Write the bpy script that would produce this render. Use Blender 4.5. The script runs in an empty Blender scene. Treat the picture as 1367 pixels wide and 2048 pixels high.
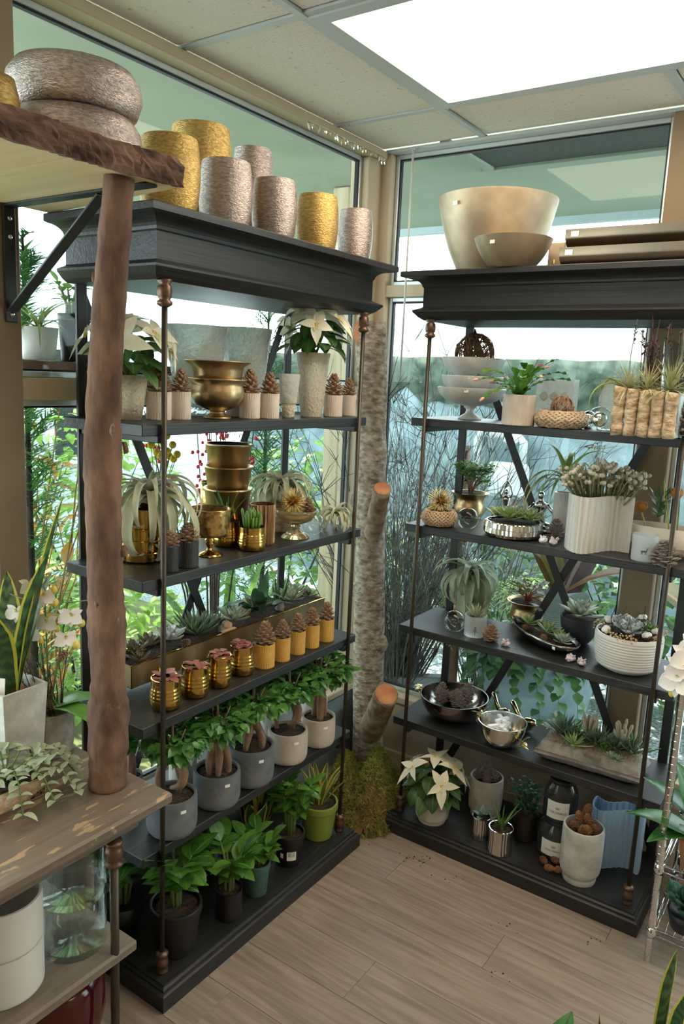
import bpy, math, random
from mathutils import Vector, Matrix, Euler
SC = bpy.context.scene
COL = SC.collection
rnd = random.Random(7)
PI = math.pi
# ------------------------------------------------------------------ camera
CAM = Vector((2.1523, -2.8204, 1.8192)); FPX = 1530.5
_yaw, _pit, _rol = math.radians(34.339), math.radians(-10.115), math.radians(2.613)
_F = Vector((-math.sin(_yaw)*math.cos(_pit), math.cos(_yaw)*math.cos(_pit), math.sin(_pit)))
_r = Vector((math.cos(_yaw), math.sin(_yaw), 0)); _u = _r.cross(_F)
_R = math.cos(_rol)*_r + math.sin(_rol)*_u
_U = -math.sin(_rol)*_r + math.cos(_rol)*_u
cd = bpy.data.cameras.new('camera'); cam = bpy.data.objects.new('camera', cd); COL.objects.link(cam)
m = Matrix((( _R.x, _U.x, -_F.x, CAM.x), (_R.y, _U.y, -_F.y, CAM.y), (_R.z, _U.z, -_F.z, CAM.z), (0, 0, 0, 1)))
cam.matrix_world = m
cd.sensor_fit = 'VERTICAL'; cd.sensor_height = 36; cd.lens = FPX*36/2048; cd.clip_start = .02
SC.camera = cam
SC.view_settings.view_transform = 'Standard'; SC.view_settings.look = 'None'
SC.view_settings.gamma = 1; SC.view_settings.use_curve_mapping = False
SC.view_settings.exposure = -0.22
if hasattr(SC, 'cycles'):
    SC.cycles.diffuse_bounces = 4; SC.cycles.glossy_bounces = 4; SC.cycles.transmission_bounces = 8; SC.cycles.transparent_max_bounces = 12
# ------------------------------------------------------------------ sky and sun
W = bpy.data.worlds.new('sky'); SC.world = W; W.use_nodes = True
bg = W.node_tree.nodes['Background']
bg.inputs[0].default_value = (.86, .94, 1, 1); bg.inputs[1].default_value = 9.0
sd = bpy.data.lights.new('sun', 'SUN'); sd.energy = 14; sd.angle = .02; sd.color = (1, .9, .72)
sun = bpy.data.objects.new('sun', sd); COL.objects.link(sun)
sun.rotation_euler = Vector((.66, -.25, -.65)).to_track_quat('-Z', 'Y').to_euler()
PANEL_POWER = 9.5

# ------------------------------------------------------------------ placing by measured sight lines on real planes
def ray(px, py): return _F + _R*((px-683.5)/FPX) - _U*((py-1024)/FPX)
def onp(px, py, ax, val):
    d = ray(px, py); return CAM + d*((val-CAM[ax])/d[ax])
def depth(p): return (Vector(p)-CAM).dot(_F)
def hz(x, y, py):
    k = (1024-py)/FPX; d = Vector((x-CAM.x, y-CAM.y, 0))
    a = _U - _F*k
    return CAM.z - (d.x*a.x+d.y*a.y)/a.z
def spot(xl, xr, yb, z, base=1.0):
    p = onp((xl+xr)/2, yb, 2, z); d = depth(p); r = (xr-xl)/2*d/FPX
    h = Vector((p.x-CAM.x, p.y-CAM.y, 0)).normalized()
    r *= (1 + .9*r/d)
    c = p + h*r*base
    return c.x, c.y, r, p

# ------------------------------------------------------------------ materials
MATS = {}
def M(name, col, rough=.5, metal=0, col2=None, ns=12, bump=0, bs=80, st=(1, 1, 1), trans=0, ior=1.45, emit=0, spec=.5, lo=.35, hi=.65, sss=0, alpha=None, det=4):
    m = bpy.data.materials.new(name); MATS[name] = m; m.use_nodes = True
    nt = m.node_tree; b = nt.nodes['Principled BSDF']
    b.inputs['Base Color'].default_value = (*col, 1); b.inputs['Roughness'].default_value = rough
    b.inputs['Metallic'].default_value = metal; b.inputs['IOR'].default_value = ior
    b.inputs['Specular IOR Level'].default_value = spec
    b.inputs['Transmission Weight'].default_value = trans
    if emit:
        b.inputs['Emission Color'].default_value = (*col, 1); b.inputs['Emission Strength'].default_value = emit
    if col2 or bump:
        tc = nt.nodes.new('ShaderNodeTexCoord'); mp = nt.nodes.new('ShaderNodeMapping')
        mp.inputs['Scale'].default_value = st; nt.links.new(tc.outputs['Object'], mp.inputs[0])
    if col2:
        n = nt.nodes.new('ShaderNodeTexNoise'); n.inputs['Scale'].default_value = ns; n.inputs['Detail'].default_value = det
        nt.links.new(mp.outputs[0], n.inputs['Vector'])
        cr = nt.nodes.new('ShaderNodeValToRGB'); e = cr.color_ramp.elements
        e[0].position = lo; e[0].color = (*col, 1); e[1].position = hi; e[1].color = (*col2, 1)
        nt.links.new(n.outputs['Fac'], cr.inputs[0]); nt.links.new(cr.outputs[0], b.inputs['Base Color'])
    if bump:
        n2 = nt.nodes.new('ShaderNodeTexNoise'); n2.inputs['Scale'].default_value = bs; n2.inputs['Detail'].default_value = 3
        nt.links.new(mp.outputs[0], n2.inputs['Vector'])
        bp = nt.nodes.new('ShaderNodeBump'); bp.inputs['Strength'].default_value = bump; bp.inputs['Distance'].default_value = .01
        nt.links.new(n2.outputs['Fac'], bp.inputs['Height']); nt.links.new(bp.outputs[0], b.inputs['Normal'])
    return m
def leafmat(name, col, col2, edge=None, ew=.36, rib=None, rough=.45, band=None, trl=.25):
    """leaf colour by the leaf's own UV: margin, midrib, cross bands; thin-leaf translucency"""
    m = bpy.data.materials.new(name); MATS[name] = m; m.use_nodes = True
    nt = m.node_tree; N = nt.nodes; L = nt.links; b = N['Principled BSDF']; b.inputs['Roughness'].default_value = rough
    uv = N.new('ShaderNodeUVMap'); sx = N.new('ShaderNodeSeparateXYZ'); L.new(uv.outputs[0], sx.inputs[0])
    tc = N.new('ShaderNodeTexCoord'); n = N.new('ShaderNodeTexNoise'); n.inputs['Scale'].default_value = 25
    L.new(tc.outputs['Object'], n.inputs['Vector'])
    oi = N.new('ShaderNodeObjectInfo'); ad = N.new('ShaderNodeMath'); ad.operation = 'MULTIPLY_ADD'
    L.new(oi.outputs['Random'], ad.inputs[0]); ad.inputs[1].default_value = .5; L.new(n.outputs['Fac'], ad.inputs[2])
    cr = N.new('ShaderNodeValToRGB'); e = cr.color_ramp.elements
    e[0].position = .4; e[0].color = (*col, 1); e[1].position = 1.05; e[1].color = (*col2, 1); L.new(ad.outputs[0], cr.inputs[0])
    out = cr.outputs[0]
    d = N.new('ShaderNodeMath'); d.operation = 'SUBTRACT'; L.new(sx.outputs[0], d.inputs[0]); d.inputs[1].default_value = .5
    ab = N.new('ShaderNodeMath'); ab.operation = 'ABSOLUTE'; L.new(d.outputs[0], ab.inputs[0])
    def mix(fac, c, o):
        x = N.new('ShaderNodeMix'); x.data_type = 'RGBA'; L.new(fac, x.inputs[0]); L.new(o, x.inputs[6]); x.inputs[7].default_value = (*c, 1); return x.outputs[2]
    if band:
        w = N.new('ShaderNodeTexWave'); w.wave_type = 'BANDS'; w.bands_direction = 'Y'; w.inputs['Scale'].default_value = band[1]; w.inputs['Distortion'].default_value = band[2]
        L.new(uv.outputs[0], w.inputs['Vector']); out = mix(w.outputs['Fac'], band[0], out)
    if rib:
        lt = N.new('ShaderNodeMath'); lt.operation = 'LESS_THAN'; L.new(ab.outputs[0], lt.inputs[0]); lt.inputs[1].default_value = .05; out = mix(lt.outputs[0], rib, out)
    if edge:
        gt = N.new('ShaderNodeMath'); gt.operation = 'GREATER_THAN'; L.new(ab.outputs[0], gt.inputs[0]); gt.inputs[1].default_value = ew; out = mix(gt.outputs[0], edge, out)
    L.new(out, b.inputs['Base Color'])
    tr = N.new('ShaderNodeBsdfTranslucent'); L.new(out, tr.inputs[0]); ms = N.new('ShaderNodeMixShader'); ms.inputs[0].default_value = trl
    L.new(b.outputs[0], ms.inputs[1]); L.new(tr.outputs[0], ms.inputs[2]); L.new(ms.outputs[0], N['Material Output'].inputs[0])
    return m
def woodmat(name, c1, c2, rough=.5, scale=3, st=(1, 12, 12), bump=.3, chip=None, metal=0):
    m = bpy.data.materials.new(name); MATS[name] = m; m.use_nodes = True
    nt = m.node_tree; N = nt.nodes; L = nt.links; b = N['Principled BSDF']; b.inputs['Roughness'].default_value = rough
    tc = N.new('ShaderNodeTexCoord'); mp = N.new('ShaderNodeMapping'); mp.inputs['Scale'].default_value = st; L.new(tc.outputs['Object'], mp.inputs[0])
    oi = N.new('ShaderNodeObjectInfo'); va = N.new('ShaderNodeVectorMath'); va.operation = 'ADD'
    sc_ = N.new('ShaderNodeVectorMath'); sc_.operation = 'SCALE'; sc_.inputs[0].default_value = (17, 5, 3); L.new(oi.outputs['Random'], sc_.inputs['Scale'])
    L.new(mp.outputs[0], va.inputs[0]); L.new(sc_.outputs[0], va.inputs[1])
    n = N.new('ShaderNodeTexNoise'); n.inputs['Scale'].default_value = scale; n.inputs['Detail'].default_value = 6; n.inputs['Distortion'].default_value = .6; L.new(va.outputs[0], n.inputs['Vector'])
    cr = N.new('ShaderNodeValToRGB'); e = cr.color_ramp.elements; e[0].position = .3; e[0].color = (*c1, 1); e[1].position = .7; e[1].color = (*c2, 1)
    L.new(n.outputs['Fac'], cr.inputs[0]); out = cr.outputs[0]
    if chip:
        n3 = N.new('ShaderNodeTexNoise'); n3.inputs['Scale'].default_value = chip[1]; n3.inputs['Detail'].default_value = 5
        mp3 = N.new('ShaderNodeMapping'); mp3.inputs['Scale'].default_value = chip[2]; L.new(tc.outputs['Object'], mp3.inputs[0]); L.new(mp3.outputs[0], n3.inputs['Vector'])
        c3 = N.new('ShaderNodeValToRGB'); c3.color_ramp.elements[0].position = chip[3]; c3.color_ramp.elements[1].position = chip[3]+.02; L.new(n3.outputs['Fac'], c3.inputs[0])
        x = N.new('ShaderNodeMix'); x.data_type = 'RGBA'; L.new(c3.outputs[0], x.inputs[0]); L.new(out, x.inputs[6]); x.inputs[7].default_value = (*chip[0], 1); out = x.outputs[2]
    L.new(out, b.inputs['Base Color'])
    if bump:
        bp = N.new('ShaderNodeBump'); bp.inputs['Strength'].default_value = bump; bp.inputs['Distance'].default_value = .004
        L.new(n.outputs['Fac'], bp.inputs['Height']); L.new(bp.outputs[0], b.inputs['Normal'])
    return m
def pane(name, tint, refl=.6):
    m = bpy.data.materials.new(name); MATS[name] = m; m.use_nodes = True
    nt = m.node_tree; N = nt.nodes; L = nt.links; N.remove(N['Principled BSDF'])
    t = N.new('ShaderNodeBsdfTransparent'); t.inputs[0].default_value = (*tint, 1)
    g = N.new('ShaderNodeBsdfGlossy'); g.inputs['Roughness'].default_value = .02
    fr = N.new('ShaderNodeLayerWeight'); fr.inputs[0].default_value = .5
    pw = N.new('ShaderNodeMath'); pw.operation = 'POWER'; pw.inputs[1].default_value = 3.5; L.new(fr.outputs['Facing'], pw.inputs[0])
    mu = N.new('ShaderNodeMath'); mu.operation = 'MULTIPLY_ADD'; mu.inputs[1].default_value = refl*.7; mu.inputs[2].default_value = refl*.045; L.new(pw.outputs[0], mu.inputs[0])
    x = N.new('ShaderNodeMixShader'); L.new(mu.outputs[0], x.inputs[0]); L.new(t.outputs[0], x.inputs[1]); L.new(g.outputs[0], x.inputs[2])
    L.new(x.outputs[0], N['Material Output'].inputs[0]); return m

pane('thinglass', (.93, .97, .955), 1.0)
M('shelf_edge', (.03, .03, .032), .5)
woodmat('blackwood', (.008, .0085, .009), (.024, .024, .025), .45, 4, (1.2, 30, 30), .35)
M('black_metal', (.02, .021, .022), .45)
M('bronze', (.075, .06, .048), .42, .7)
M('copper', (.15, .09, .062), .38, .75)
M('chrome', (.72, .72, .74), .12, 1)
M('brass', (.54, .40, .22), .34, 1, (.44, .31, .16), 6, .05, 120, (1, 1, .1))
M('gold', (.62, .39, .11), .16, 1, (.46, .27, .07), 5, .08, 25)
M('goldtex', (.62, .42, .14), .42, .85, (.36, .235, .08), 75, .42, 160, (1, 1, 3.2))
M('silvertex', (.50, .42, .385), .38, .88, (.28, .23, .215), 75, .42, 160, (1, 1, 3.2))
M('champagne', (.50, .40, .28), .52, .75, (.35, .275, .19), 9, .06, 30)
M('silver', (.66, .64, .60), .16, 1)
M('orchidwhite', (.85, .83, .82), .6)
M('pewter', (.17, .155, .15), .16, 1, (.26, .235, .22), 8)
M('mercury', (.62, .40, .16), .22, .85, (.28, .17, .06), 55, .15, 60, lo=.45, hi=.62)
M('copperbark', (.55, .30, .15), .3, .8, (.25, .13, .06), 40, .5, 60, (1, 1, .15))
M('whiteceramic', (.66, .56, .48), .42, 0, (.58, .49, .41), 30)
M('blackceramic', (.03, .03, .035), .5)
M('mustard', (.62, .36, .08), .5, 0, (.52, .29, .06), 30)
M('mattewhite', (.62, .595, .56), .4)
M('concrete_dark', (.10, .11, .12), .8, 0, (.16, .17, .18), 14, .15, 60)
M('concrete_cream', (.44, .38, .32), .8, 0, (.52, .45, .38), 14, .12, 60)
M('concrete_grey', (.38, .37, .35), .85, 0, (.55, .53, .49), 16, .25, 50)
M('cement', (.19, .17, .15), .9, 0, (.30, .27, .24), 30, .35, 90)
M('soil', (.02, .013, .009), .95, 0, (.10, .06, .03), 90, 1, 120, lo=.4, hi=.75)
M('terracotta', (.42, .16, .07), .8, 0, (.50, .21, .1), 10)
M('plastic_black', (.012, .012, .013), .45)
M('plastic_green', (.06, .13, .11), .45)
M('plastic_olive', (.20, .26, .04), .4)
M('paper', (.82, .80, .76), .7)
M('ink', (.08, .075, .07), .7)
M('cone', (.22, .115, .06), .7, 0, (.42, .27, .175), 60)
M('cone_grey', (.15, .115, .095), .75, 0, (.36, .30, .26), 50)
M('cone_orange', (.20, .085, .03), .65, 0, (.36, .18, .08), 60)
M('twig', (.20, .11, .065), .95, spec=.1)
M('twig_dark', (.045, .028, .022), .8)
M('willow', (.46, .31, .19), .6, 0, (.60, .44, .30), 20)
M('goldwire', (.78, .52, .16), .3, .9)
M('barkbirch', (.15, .105, .075), .9, 0, (.50, .44, .37), 30, 1, 60, (1, 1, 1.7), lo=.34, hi=.76, det=8)
M('barkbrown', (.075, .038, .024), .85, 0, (.21, .115, .075), 16, .8, 34, (1, 1, .45))
M('slabbark', (.045, .022, .015), .95, 0, (.20, .11, .08), 24, 1, 40, (1, .4, 1))
M('heartwood', (.38, .13, .05), .7, 0, (.60, .28, .13), 9, .2, 40)
M('birchlog', (.34, .22, .12), .85, 0, (.66, .50, .34), 30, .9, 50, (1, 1, 1.6))
woodmat('palewood', (.60, .46, .24), (.74, .60, .36), .55, 2, (1, 14, 14), .1)
woodmat('cedarpost', (.50, .40, .26), (.68, .58, .42), .7, 2, (14, 14, 1), .1)
M('moss', (.07, .10, .01), .95, 0, (.22, .24, .04), 14)
M('mossbrown', (.09, .05, .015), .95, 0, (.20, .13, .05), 14)
M('glass', (.97, .99, .98), .02, 0, trans=1, ior=1.45)
M('glass_frost', (.86, .92, .94), .45, 0, trans=.75, ior=1.3)
M('glass_amber', (.95, .80, .48), .06, 0, trans=.9, ior=1.4)
M('glass_smoke', (.06, .065, .07), .05, 0, trans=.4, ior=1.4)
M('glass_crackle', (.92, .95, .92), .22, 0, trans=.70, ior=1.12, bump=.9, bs=45)
M('glass_sand', (.70, .58, .42), .4, 0, (.82, .72, .56), 120, .8, 120, trans=.35, ior=1.3)
M('glass_white', (.86, .86, .85), .3, 0, (.72, .74, .72), 22, trans=.25, ior=1.3)
M('glass_blue', (.46, .66, .88), .35, 0, trans=.35, ior=1.3)
M('glass_mirror', (.86, .84, .80), .06, 1)
M('flake', (.82, .52, .22), .4, .7)
M('crystal', (.70, .62, .60), .35, 0, (.46, .36, .44), 30, .4, 40)
M('selenite', (.90, .91, .94), .5)
M('cotton', (.86, .82, .78), .95)
M('husk', (.10, .05, .035), .8)
M('tanflower', (.46, .31, .16), .85, 0, (.60, .44, .26), 60)
M('brunia', (.36, .33, .25), .9)
M('brunia_ball', (.60, .56, .47), .9, 0, (.48, .44, .36), 120)
leafmat('brunia_leaf', (.20, .21, .11), (.32, .32, .18), rough=.7)
M('champagne_white', (.66, .60, .54), .25)
M('goldleaf', (.74, .62, .34), .25, 1)
M('brunia_stem', (.22, .24, .13), .8)
M('craspedia', (.66, .52, .05), .9, 0, (.50, .38, .03), 150, .6, 150)
M('banksia', (.36, .14, .03), .9, 0, (.50, .24, .06), 60, .8, 120)
M('rootwood', (.17, .09, .05), .6, 0, (.27, .17, .11), 24, .3, 40)
M('redberry', (.50, .03, .04), .3)
M('stone', (.30, .29, .28), .8, 0, (.44, .42, .40), 20, .3, 40)
M('stalk', (.14, .20, .06), .6)
M('redstalk', (.32, .09, .05), .6)
M('petal', (.84, .80, .78), .55)
M('petalyellow', (.70, .55, .10), .6)
M('redglaze', (.07, .004, .007), .12)
M('figure', (.60, .60, .62), .12, 1)
leafmat('xero', (.36, .38, .25), (.58, .58, .42), rough=.6)
leafmat('xero2', (.44, .46, .32), (.66, .66, .48), rough=.6)
leafmat('xeroblue', (.24, .30, .22), (.44, .50, .36), rough=.6)
leafmat('airgreen', (.16, .24, .06), (.34, .40, .14), rough=.5)
leafmat('airgrass', (.26, .29, .14), (.48, .46, .24), rough=.6)
leafmat('bract', (.80, .74, .56), (.86, .82, .70), rib=(.80, .78, .52), rough=.55)
leafmat('bractgreen', (.56, .56, .24), (.74, .70, .46), rib=(.66, .66, .36), rough=.55)
leafmat('pleaf', (.022, .06, .02), (.06, .15, .03), rib=(.10, .20, .06), rough=.4)
leafmat('ficus', (.03, .11, .025), (.11, .28, .06), rough=.3)
leafmat('zz', (.03, .11, .015), (.12, .28, .04), rib=(.14, .30, .07), rough=.28)
leafmat('snake', (.035, .09, .03), (.08, .16, .05), edge=(.50, .46, .06), ew=.38, rough=.35, band=((.02, .05, .02), 3, 6))
leafmat('snakeyellow', (.07, .13, .03), (.13, .20, .05), edge=(.60, .50, .09), ew=.27, rough=.35)
leafmat('bromel', (.02, .07, .02), (.05, .12, .03), edge=(.62, .52, .12), ew=.33, rough=.35)
leafmat('eche', (.28, .37, .27), (.50, .55, .42), rough=.5, trl=.1)
leafmat('echegreen', (.26, .40, .12), (.50, .62, .28), rough=.45, trl=.12)
leafmat('echeblue', (.36, .42, .42), (.58, .62, .60), edge=(.70, .72, .68), ew=.45, rough=.5, trl=.08)
leafmat('echered', (.10, .12, .06), (.20, .19, .11), edge=(.20, .09, .06), ew=.4, rough=.45, trl=.1)
leafmat('hawor', (.045, .10, .05), (.10, .19, .09), rough=.4, band=((.16, .22, .14), 9, .5), trl=.05)
leafmat('haworstripe', (.08, .13, .05), (.14, .19, .07), rough=.4, band=((.60, .60, .36), 12, .4), trl=.05)
leafmat('aloe', (.05, .15, .03), (.12, .26, .05), rough=.4, trl=.1)
leafmat('pencil', (.05, .14, .02), (.12, .26, .04), rough=.35, trl=.05)
leafmat('xmascactus', (.05, .18, .03), (.16, .36, .05), rib=(.10, .2, .04), rough=.4)
leafmat('jade', (.14, .30, .08), (.36, .54, .20), rough=.35)
leafmat('jadedark', (.02, .09, .05), (.06, .17, .09), rough=.3)
leafmat('staghorn', (.03, .09, .04), (.09, .18, .09), rough=.5)
leafmat('begonia', (.09, .12, .04), (.20, .22, .08), edge=(.18, .04, .03), ew=.40, rib=(.14, .05, .03), rough=.4)
leafmat('begoniasilver', (.34, .42, .44), (.50, .58, .60), edge=(.10, .12, .10), ew=.40, rough=.4)
leafmat('fitt', (.40, .10, .08), (.52, .20, .16), edge=(.20, .16, .06), ew=.42, rough=.5)
leafmat('orchidleaf', (.02, .10, .03), (.06, .19, .05), rib=(.03, .10, .03), rough=.25)
leafmat('orchidlight', (.08, .24, .04), (.16, .36, .08), rough=.3)
leafmat('silvertrail', (.30, .36, .24), (.50, .54, .38), rough=.6)
leafmat('wleaf', (.66, .66, .60), (.80, .80, .74), rough=.7)
leafmat('pepero', (.10, .20, .16), (.22, .32, .26), rough=.25)
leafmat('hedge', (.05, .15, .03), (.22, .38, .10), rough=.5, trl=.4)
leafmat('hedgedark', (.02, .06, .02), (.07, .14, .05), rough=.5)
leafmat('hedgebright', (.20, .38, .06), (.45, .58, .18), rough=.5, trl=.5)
leafmat('ivy', (.04, .13, .05), (.14, .26, .10), rough=.45)
leafmat('canna', (.22, .05, .03), (.16, .16, .06), rib=(.35, .2, .12), rough=.4, trl=.5)
leafmat('cannadark', (.06, .04, .05), (.12, .08, .08), rib=(.3, .2, .2), rough=.35)
leafmat('cannagrey', (.18, .24, .22), (.32, .36, .34), rough=.35, band=((.10, .13, .13), 14, .3))
leafmat('needle', (.02, .10, .03), (.08, .22, .06), rough=.6)
leafmat('dryleaf', (.50, .24, .04), (.66, .40, .12), rough=.6, trl=.5)

# ------------------------------------------------------------------ geometry
class G:
    def __init__(s): s.v = []; s.f = []; s.uv = []
    def add(s, vs, fs, uvs=None, mat=None):
        o = len(s.v)
        s.v += [tuple(mat @ Vector(p)) for p in vs] if mat is not None else [tuple(p) for p in vs]
        s.uv += uvs if uvs else [(.5, .5)]*len(vs)
        s.f += [tuple(i+o for i in f) for f in fs]; return s
    def box(s, x0, x1, y0, y1, z0, z1, mat=None):
        vs = [(x, y, z) for x in (x0, x1) for y in (y0, y1) for z in (z0, z1)]
        return s.add(vs, [(0, 1, 3, 2), (4, 6, 7, 5), (0, 4, 5, 1), (2, 3, 7, 6), (0, 2, 6, 4), (1, 5, 7, 3)], None, mat)
    def bevbox(s, x0, x1, y0, y1, z0, z1, b=.003, mat=None):
        X, Y, Z = ((x0, x1), (y0, y1), (z0, z1)); vs = []; idx = {}
        for i in (0, 1):
            for j in (0, 1):
                for k in (0, 1):
                    sg = (1-2*i, 1-2*j, 1-2*k); c = (X[i], Y[j], Z[k])
                    for ax in range(3):
                        p = [c[q]+(sg[q]*b if q != ax else 0) for q in range(3)]
                        idx[(i, j, k, ax)] = len(vs); vs.append(p)
        fs = []
        for ax in range(3):
            for e in (0, 1):
                q = []
                for (a, c) in ((0, 0), (1, 0), (1, 1), (0, 1)):
                    t = [0, 0, 0]; t[ax] = e; o = [x for x in range(3) if x != ax]; t[o[0]] = a; t[o[1]] = c
                    q.append(idx[(*t, ax)])
                fs.append(tuple(q if (e == 1) == (ax != 1) else q[::-1]))
        for ax in range(3):
            o = [x for x in range(3) if x != ax]
            for a in (0, 1):
                for c in (0, 1):
                    t0 = [0, 0, 0]; t0[o[0]] = a; t0[o[1]] = c; t1 = list(t0); t1[ax] = 1
                    fs.append((idx[(*t0, o[0])], idx[(*t1, o[0])], idx[(*t1, o[1])], idx[(*t0, o[1])]))
        for i in (0, 1):
            for j in (0, 1):
                for k in (0, 1): fs.append(tuple(idx[(i, j, k, ax)] for ax in range(3)))
        return s.add(vs, fs, None, mat)
    def lathe(s, prof, seg=24, rf=None, mat=None, sx=1, sy=1):
        vs = []; uv = []; n = len(prof); h = prof[-1][1] or 1
        for i, (r, z) in enumerate(prof):
            for k in range(seg):
                a = 2*PI*k/seg; q = r*(1+rf(a, z, i)) if rf else r
                vs.append((q*math.cos(a)*sx, q*math.sin(a)*sy, z)); uv.append((k/seg, i/max(1, n-1)))
        fs = [(i*seg+k, i*seg+(k+1) % seg, (i+1)*seg+(k+1) % seg, (i+1)*seg+k) for i in range(n-1) for k in range(seg)]
        if prof[0][0] > 1e-5: fs.append(tuple(range(seg))[::-1])
        if prof[-1][0] > 1e-5: fs.append(tuple((n-1)*seg+k for k in range(seg)))
        return s.add(vs, fs, uv, mat)
    def tube(s, pts, rad, seg=6, mat=None):
        P = [Vector(p) for p in pts]; n = len(P)
        R_ = rad if isinstance(rad, (list, tuple)) else [rad]*n
        t = (P[1]-P[0]).normalized(); nn = t.orthogonal().normalized(); vs = []; fs = []; uv = []
        for i in range(n):
            t = (P[min(i+1, n-1)]-P[max(i-1, 0)]).normalized()
            nn = (nn-t*nn.dot(t)); nn = nn.normalized() if nn.length > 1e-6 else t.orthogonal().normalized()
            bb = t.cross(nn)
            for k in range(seg):
                a = 2*PI*k/seg; vs.append(tuple(P[i]+(nn*math.cos(a)+bb*math.sin(a))*R_[i])); uv.append((k/seg, i/(n-1)))
        fs = [(i*seg+k, i*seg+(k+1) % seg, (i+1)*seg+(k+1) % seg, (i+1)*seg+k) for i in range(n-1) for k in range(seg)]
        fs += [tuple(range(seg))[::-1], tuple((n-1)*seg+k for k in range(seg))]
        return s.add(vs, fs, uv, mat)
    def ball(s, r, seg=10, rings=6, mat=None, sz=1):
        pr = [(max(1e-6, r*math.sin(PI*i/rings)), -r*sz*math.cos(PI*i/rings)) for i in range(rings+1)]
        return s.lathe(pr, seg, mat=mat)
    def leaf(s, L=.1, Wd=.04, bend=.6, e0=0, n=7, shape='ov', fold=.12, thick=0, ce=1, mat=None, wave=0, twist=0):
        """one leaf growing along +x in the xz plane from the origin; e0 = starting elevation, bend = total droop"""
        x = z = 0; vs = []; uv = []; k = 4 if thick else 3; a0 = e0
        for i in range(n+1):
            t = i/n; a = e0-bend*t**ce
            if i: x += L/n*math.cos((a+a0)/2); z += L/n*math.sin((a+a0)/2)
            a0 = a
            if shape == 'ov': w = math.sin(PI*min(1, t*.97+.015)**.78)**.9
            elif shape == 'strap': w = (1-t**2.2)*(.75+.25*min(1, t*4))
            elif shape == 'blade': w = (1-t)**.75
            elif shape == 'xero': w = (1-t)**.6*(.7+.3*min(1, t*5))
            elif shape == 'lance': w = math.sin(PI*(t*.94+.06)**.7)**1.1
            elif shape == 'spoon': w = .35+.65*math.sin(PI*min(1, t*.98)**1.5) if t < .97 else .12
            elif shape == 'snake': w = (.55+.45*min(1, t*2.2))*min(1, (1-t)*3.0)**.7
            else: w = 1
            w = max(w, .015)*Wd/2
            nx, nz = -math.sin(a), math.cos(a); wv = wave*w*math.sin(t*14)
            tw = twist*t; cy, sy = math.cos(tw), math.sin(tw)
            def pt(sd, up): return (x+nx*(up+sd*sy), sd*cy, z+nz*(up+sd*sy))
            vs.append(pt(w, fold*w*2+wv)); uv.append((0, t))
            vs.append(pt(0, thick*Wd*.25 if thick else 0)); uv.append((.5, t))
            vs.append(pt(-w, fold*w*2-wv)); uv.append((1, t))
            if thick: vs.append(pt(0, -thick*w)); uv.append((.5, t))
        fs = []
        for i in range(n):
            a, b = i*k, (i+1)*k
            if thick: fs += [(a+j, a+(j+1) % 4, b+(j+1) % 4, b+j) for j in range(4)]
            else: fs += [(a, a+1, b+1, b), (a+1, a+2, b+2, b+1)]
        return s.add(vs, fs, uv, mat)
    def mesh(s, name, mat=None, smooth=True):
        me = bpy.data.meshes.new(name); me.from_pydata(s.v, [], s.f)
        ul = me.uv_layers.new(name='UVMap')
        li = [0]*len(me.loops); me.loops.foreach_get('vertex_index', li)
        ul.data.foreach_set('uv', [c for i in li for c in s.uv[i]])
        if smooth: me.polygons.foreach_set('use_smooth', [True]*len(me.polygons))
        if mat: me.materials.append(MATS[mat])
        me.update(); return me
def O(name, g, mat=None, parent=None, loc=(0, 0, 0), rot=(0, 0, 0), sc=1, smooth=True, sharp=None):
    me = g.mesh(name, mat, smooth) if isinstance(g, G) else g
    if sharp and smooth and isinstance(g, G): me.set_sharp_from_angle(angle=sharp)
    o = bpy.data.objects.new(name, me); COL.objects.link(o)
    o.location = loc; o.rotation_euler = rot; o.scale = (sc,)*3 if isinstance(sc, (int, float)) else sc
    if parent: o.parent = parent
    return o
def tag(o, label=None, cat=None, group=None, kind=None):
    if label: o['label'] = label
    if cat: o['category'] = cat
    if group: o['group'] = group
    if kind: o['kind'] = kind
    return o
def thing(name, label=None, cat=None, loc=(0, 0, 0), rz=0, group=None, kind=None):
    o = bpy.data.objects.new(name, None); COL.objects.link(o); o.empty_display_size = .02
    o.location = loc; o.rotation_euler = (0, 0, rz); return tag(o, label, cat, group, kind)
def T(x, y, z): return Matrix.Translation((x, y, z))
def RX(a): return Matrix.Rotation(a, 4, 'X')
def RY(a): return Matrix.Rotation(a, 4, 'Y')
def RZ(a): return Matrix.Rotation(a, 4, 'Z')
def U(a, b): return rnd.uniform(a, b)
# ================================================================== the room
XW, YW, ZC = .26, .13, 2.775
XE, YE = 4.3, -4.6
M('wallpaint', (.44, .37, .27), .8, 0, (.40, .33, .24), 4)
M('frame', (.50, .41, .28), .5, 0, (.46, .37, .25), 3)
M('alum', (.55, .60, .60), .35, .6)
M('gasket', (.01, .01, .012), .5)
M('tile', (.46, .42, .38), .95, 0, (.70, .64, .57), 60, .25, 90, lo=.27, hi=.36)
M('tbar', (.48, .50, .48), .5)
woodmat('plank', (.195, .152, .122), (.335, .270, .224), .42, 3, (1.2, 16, 1), .14)
M('subfloor', (.18, .14, .11), .8)
M('panel', (1, .85, .66), .5, emit=PANEL_POWER)
M('sillgrey', (.24, .28, .30), .5)
pane('pane', (.91, .96, .94), .3)
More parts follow.
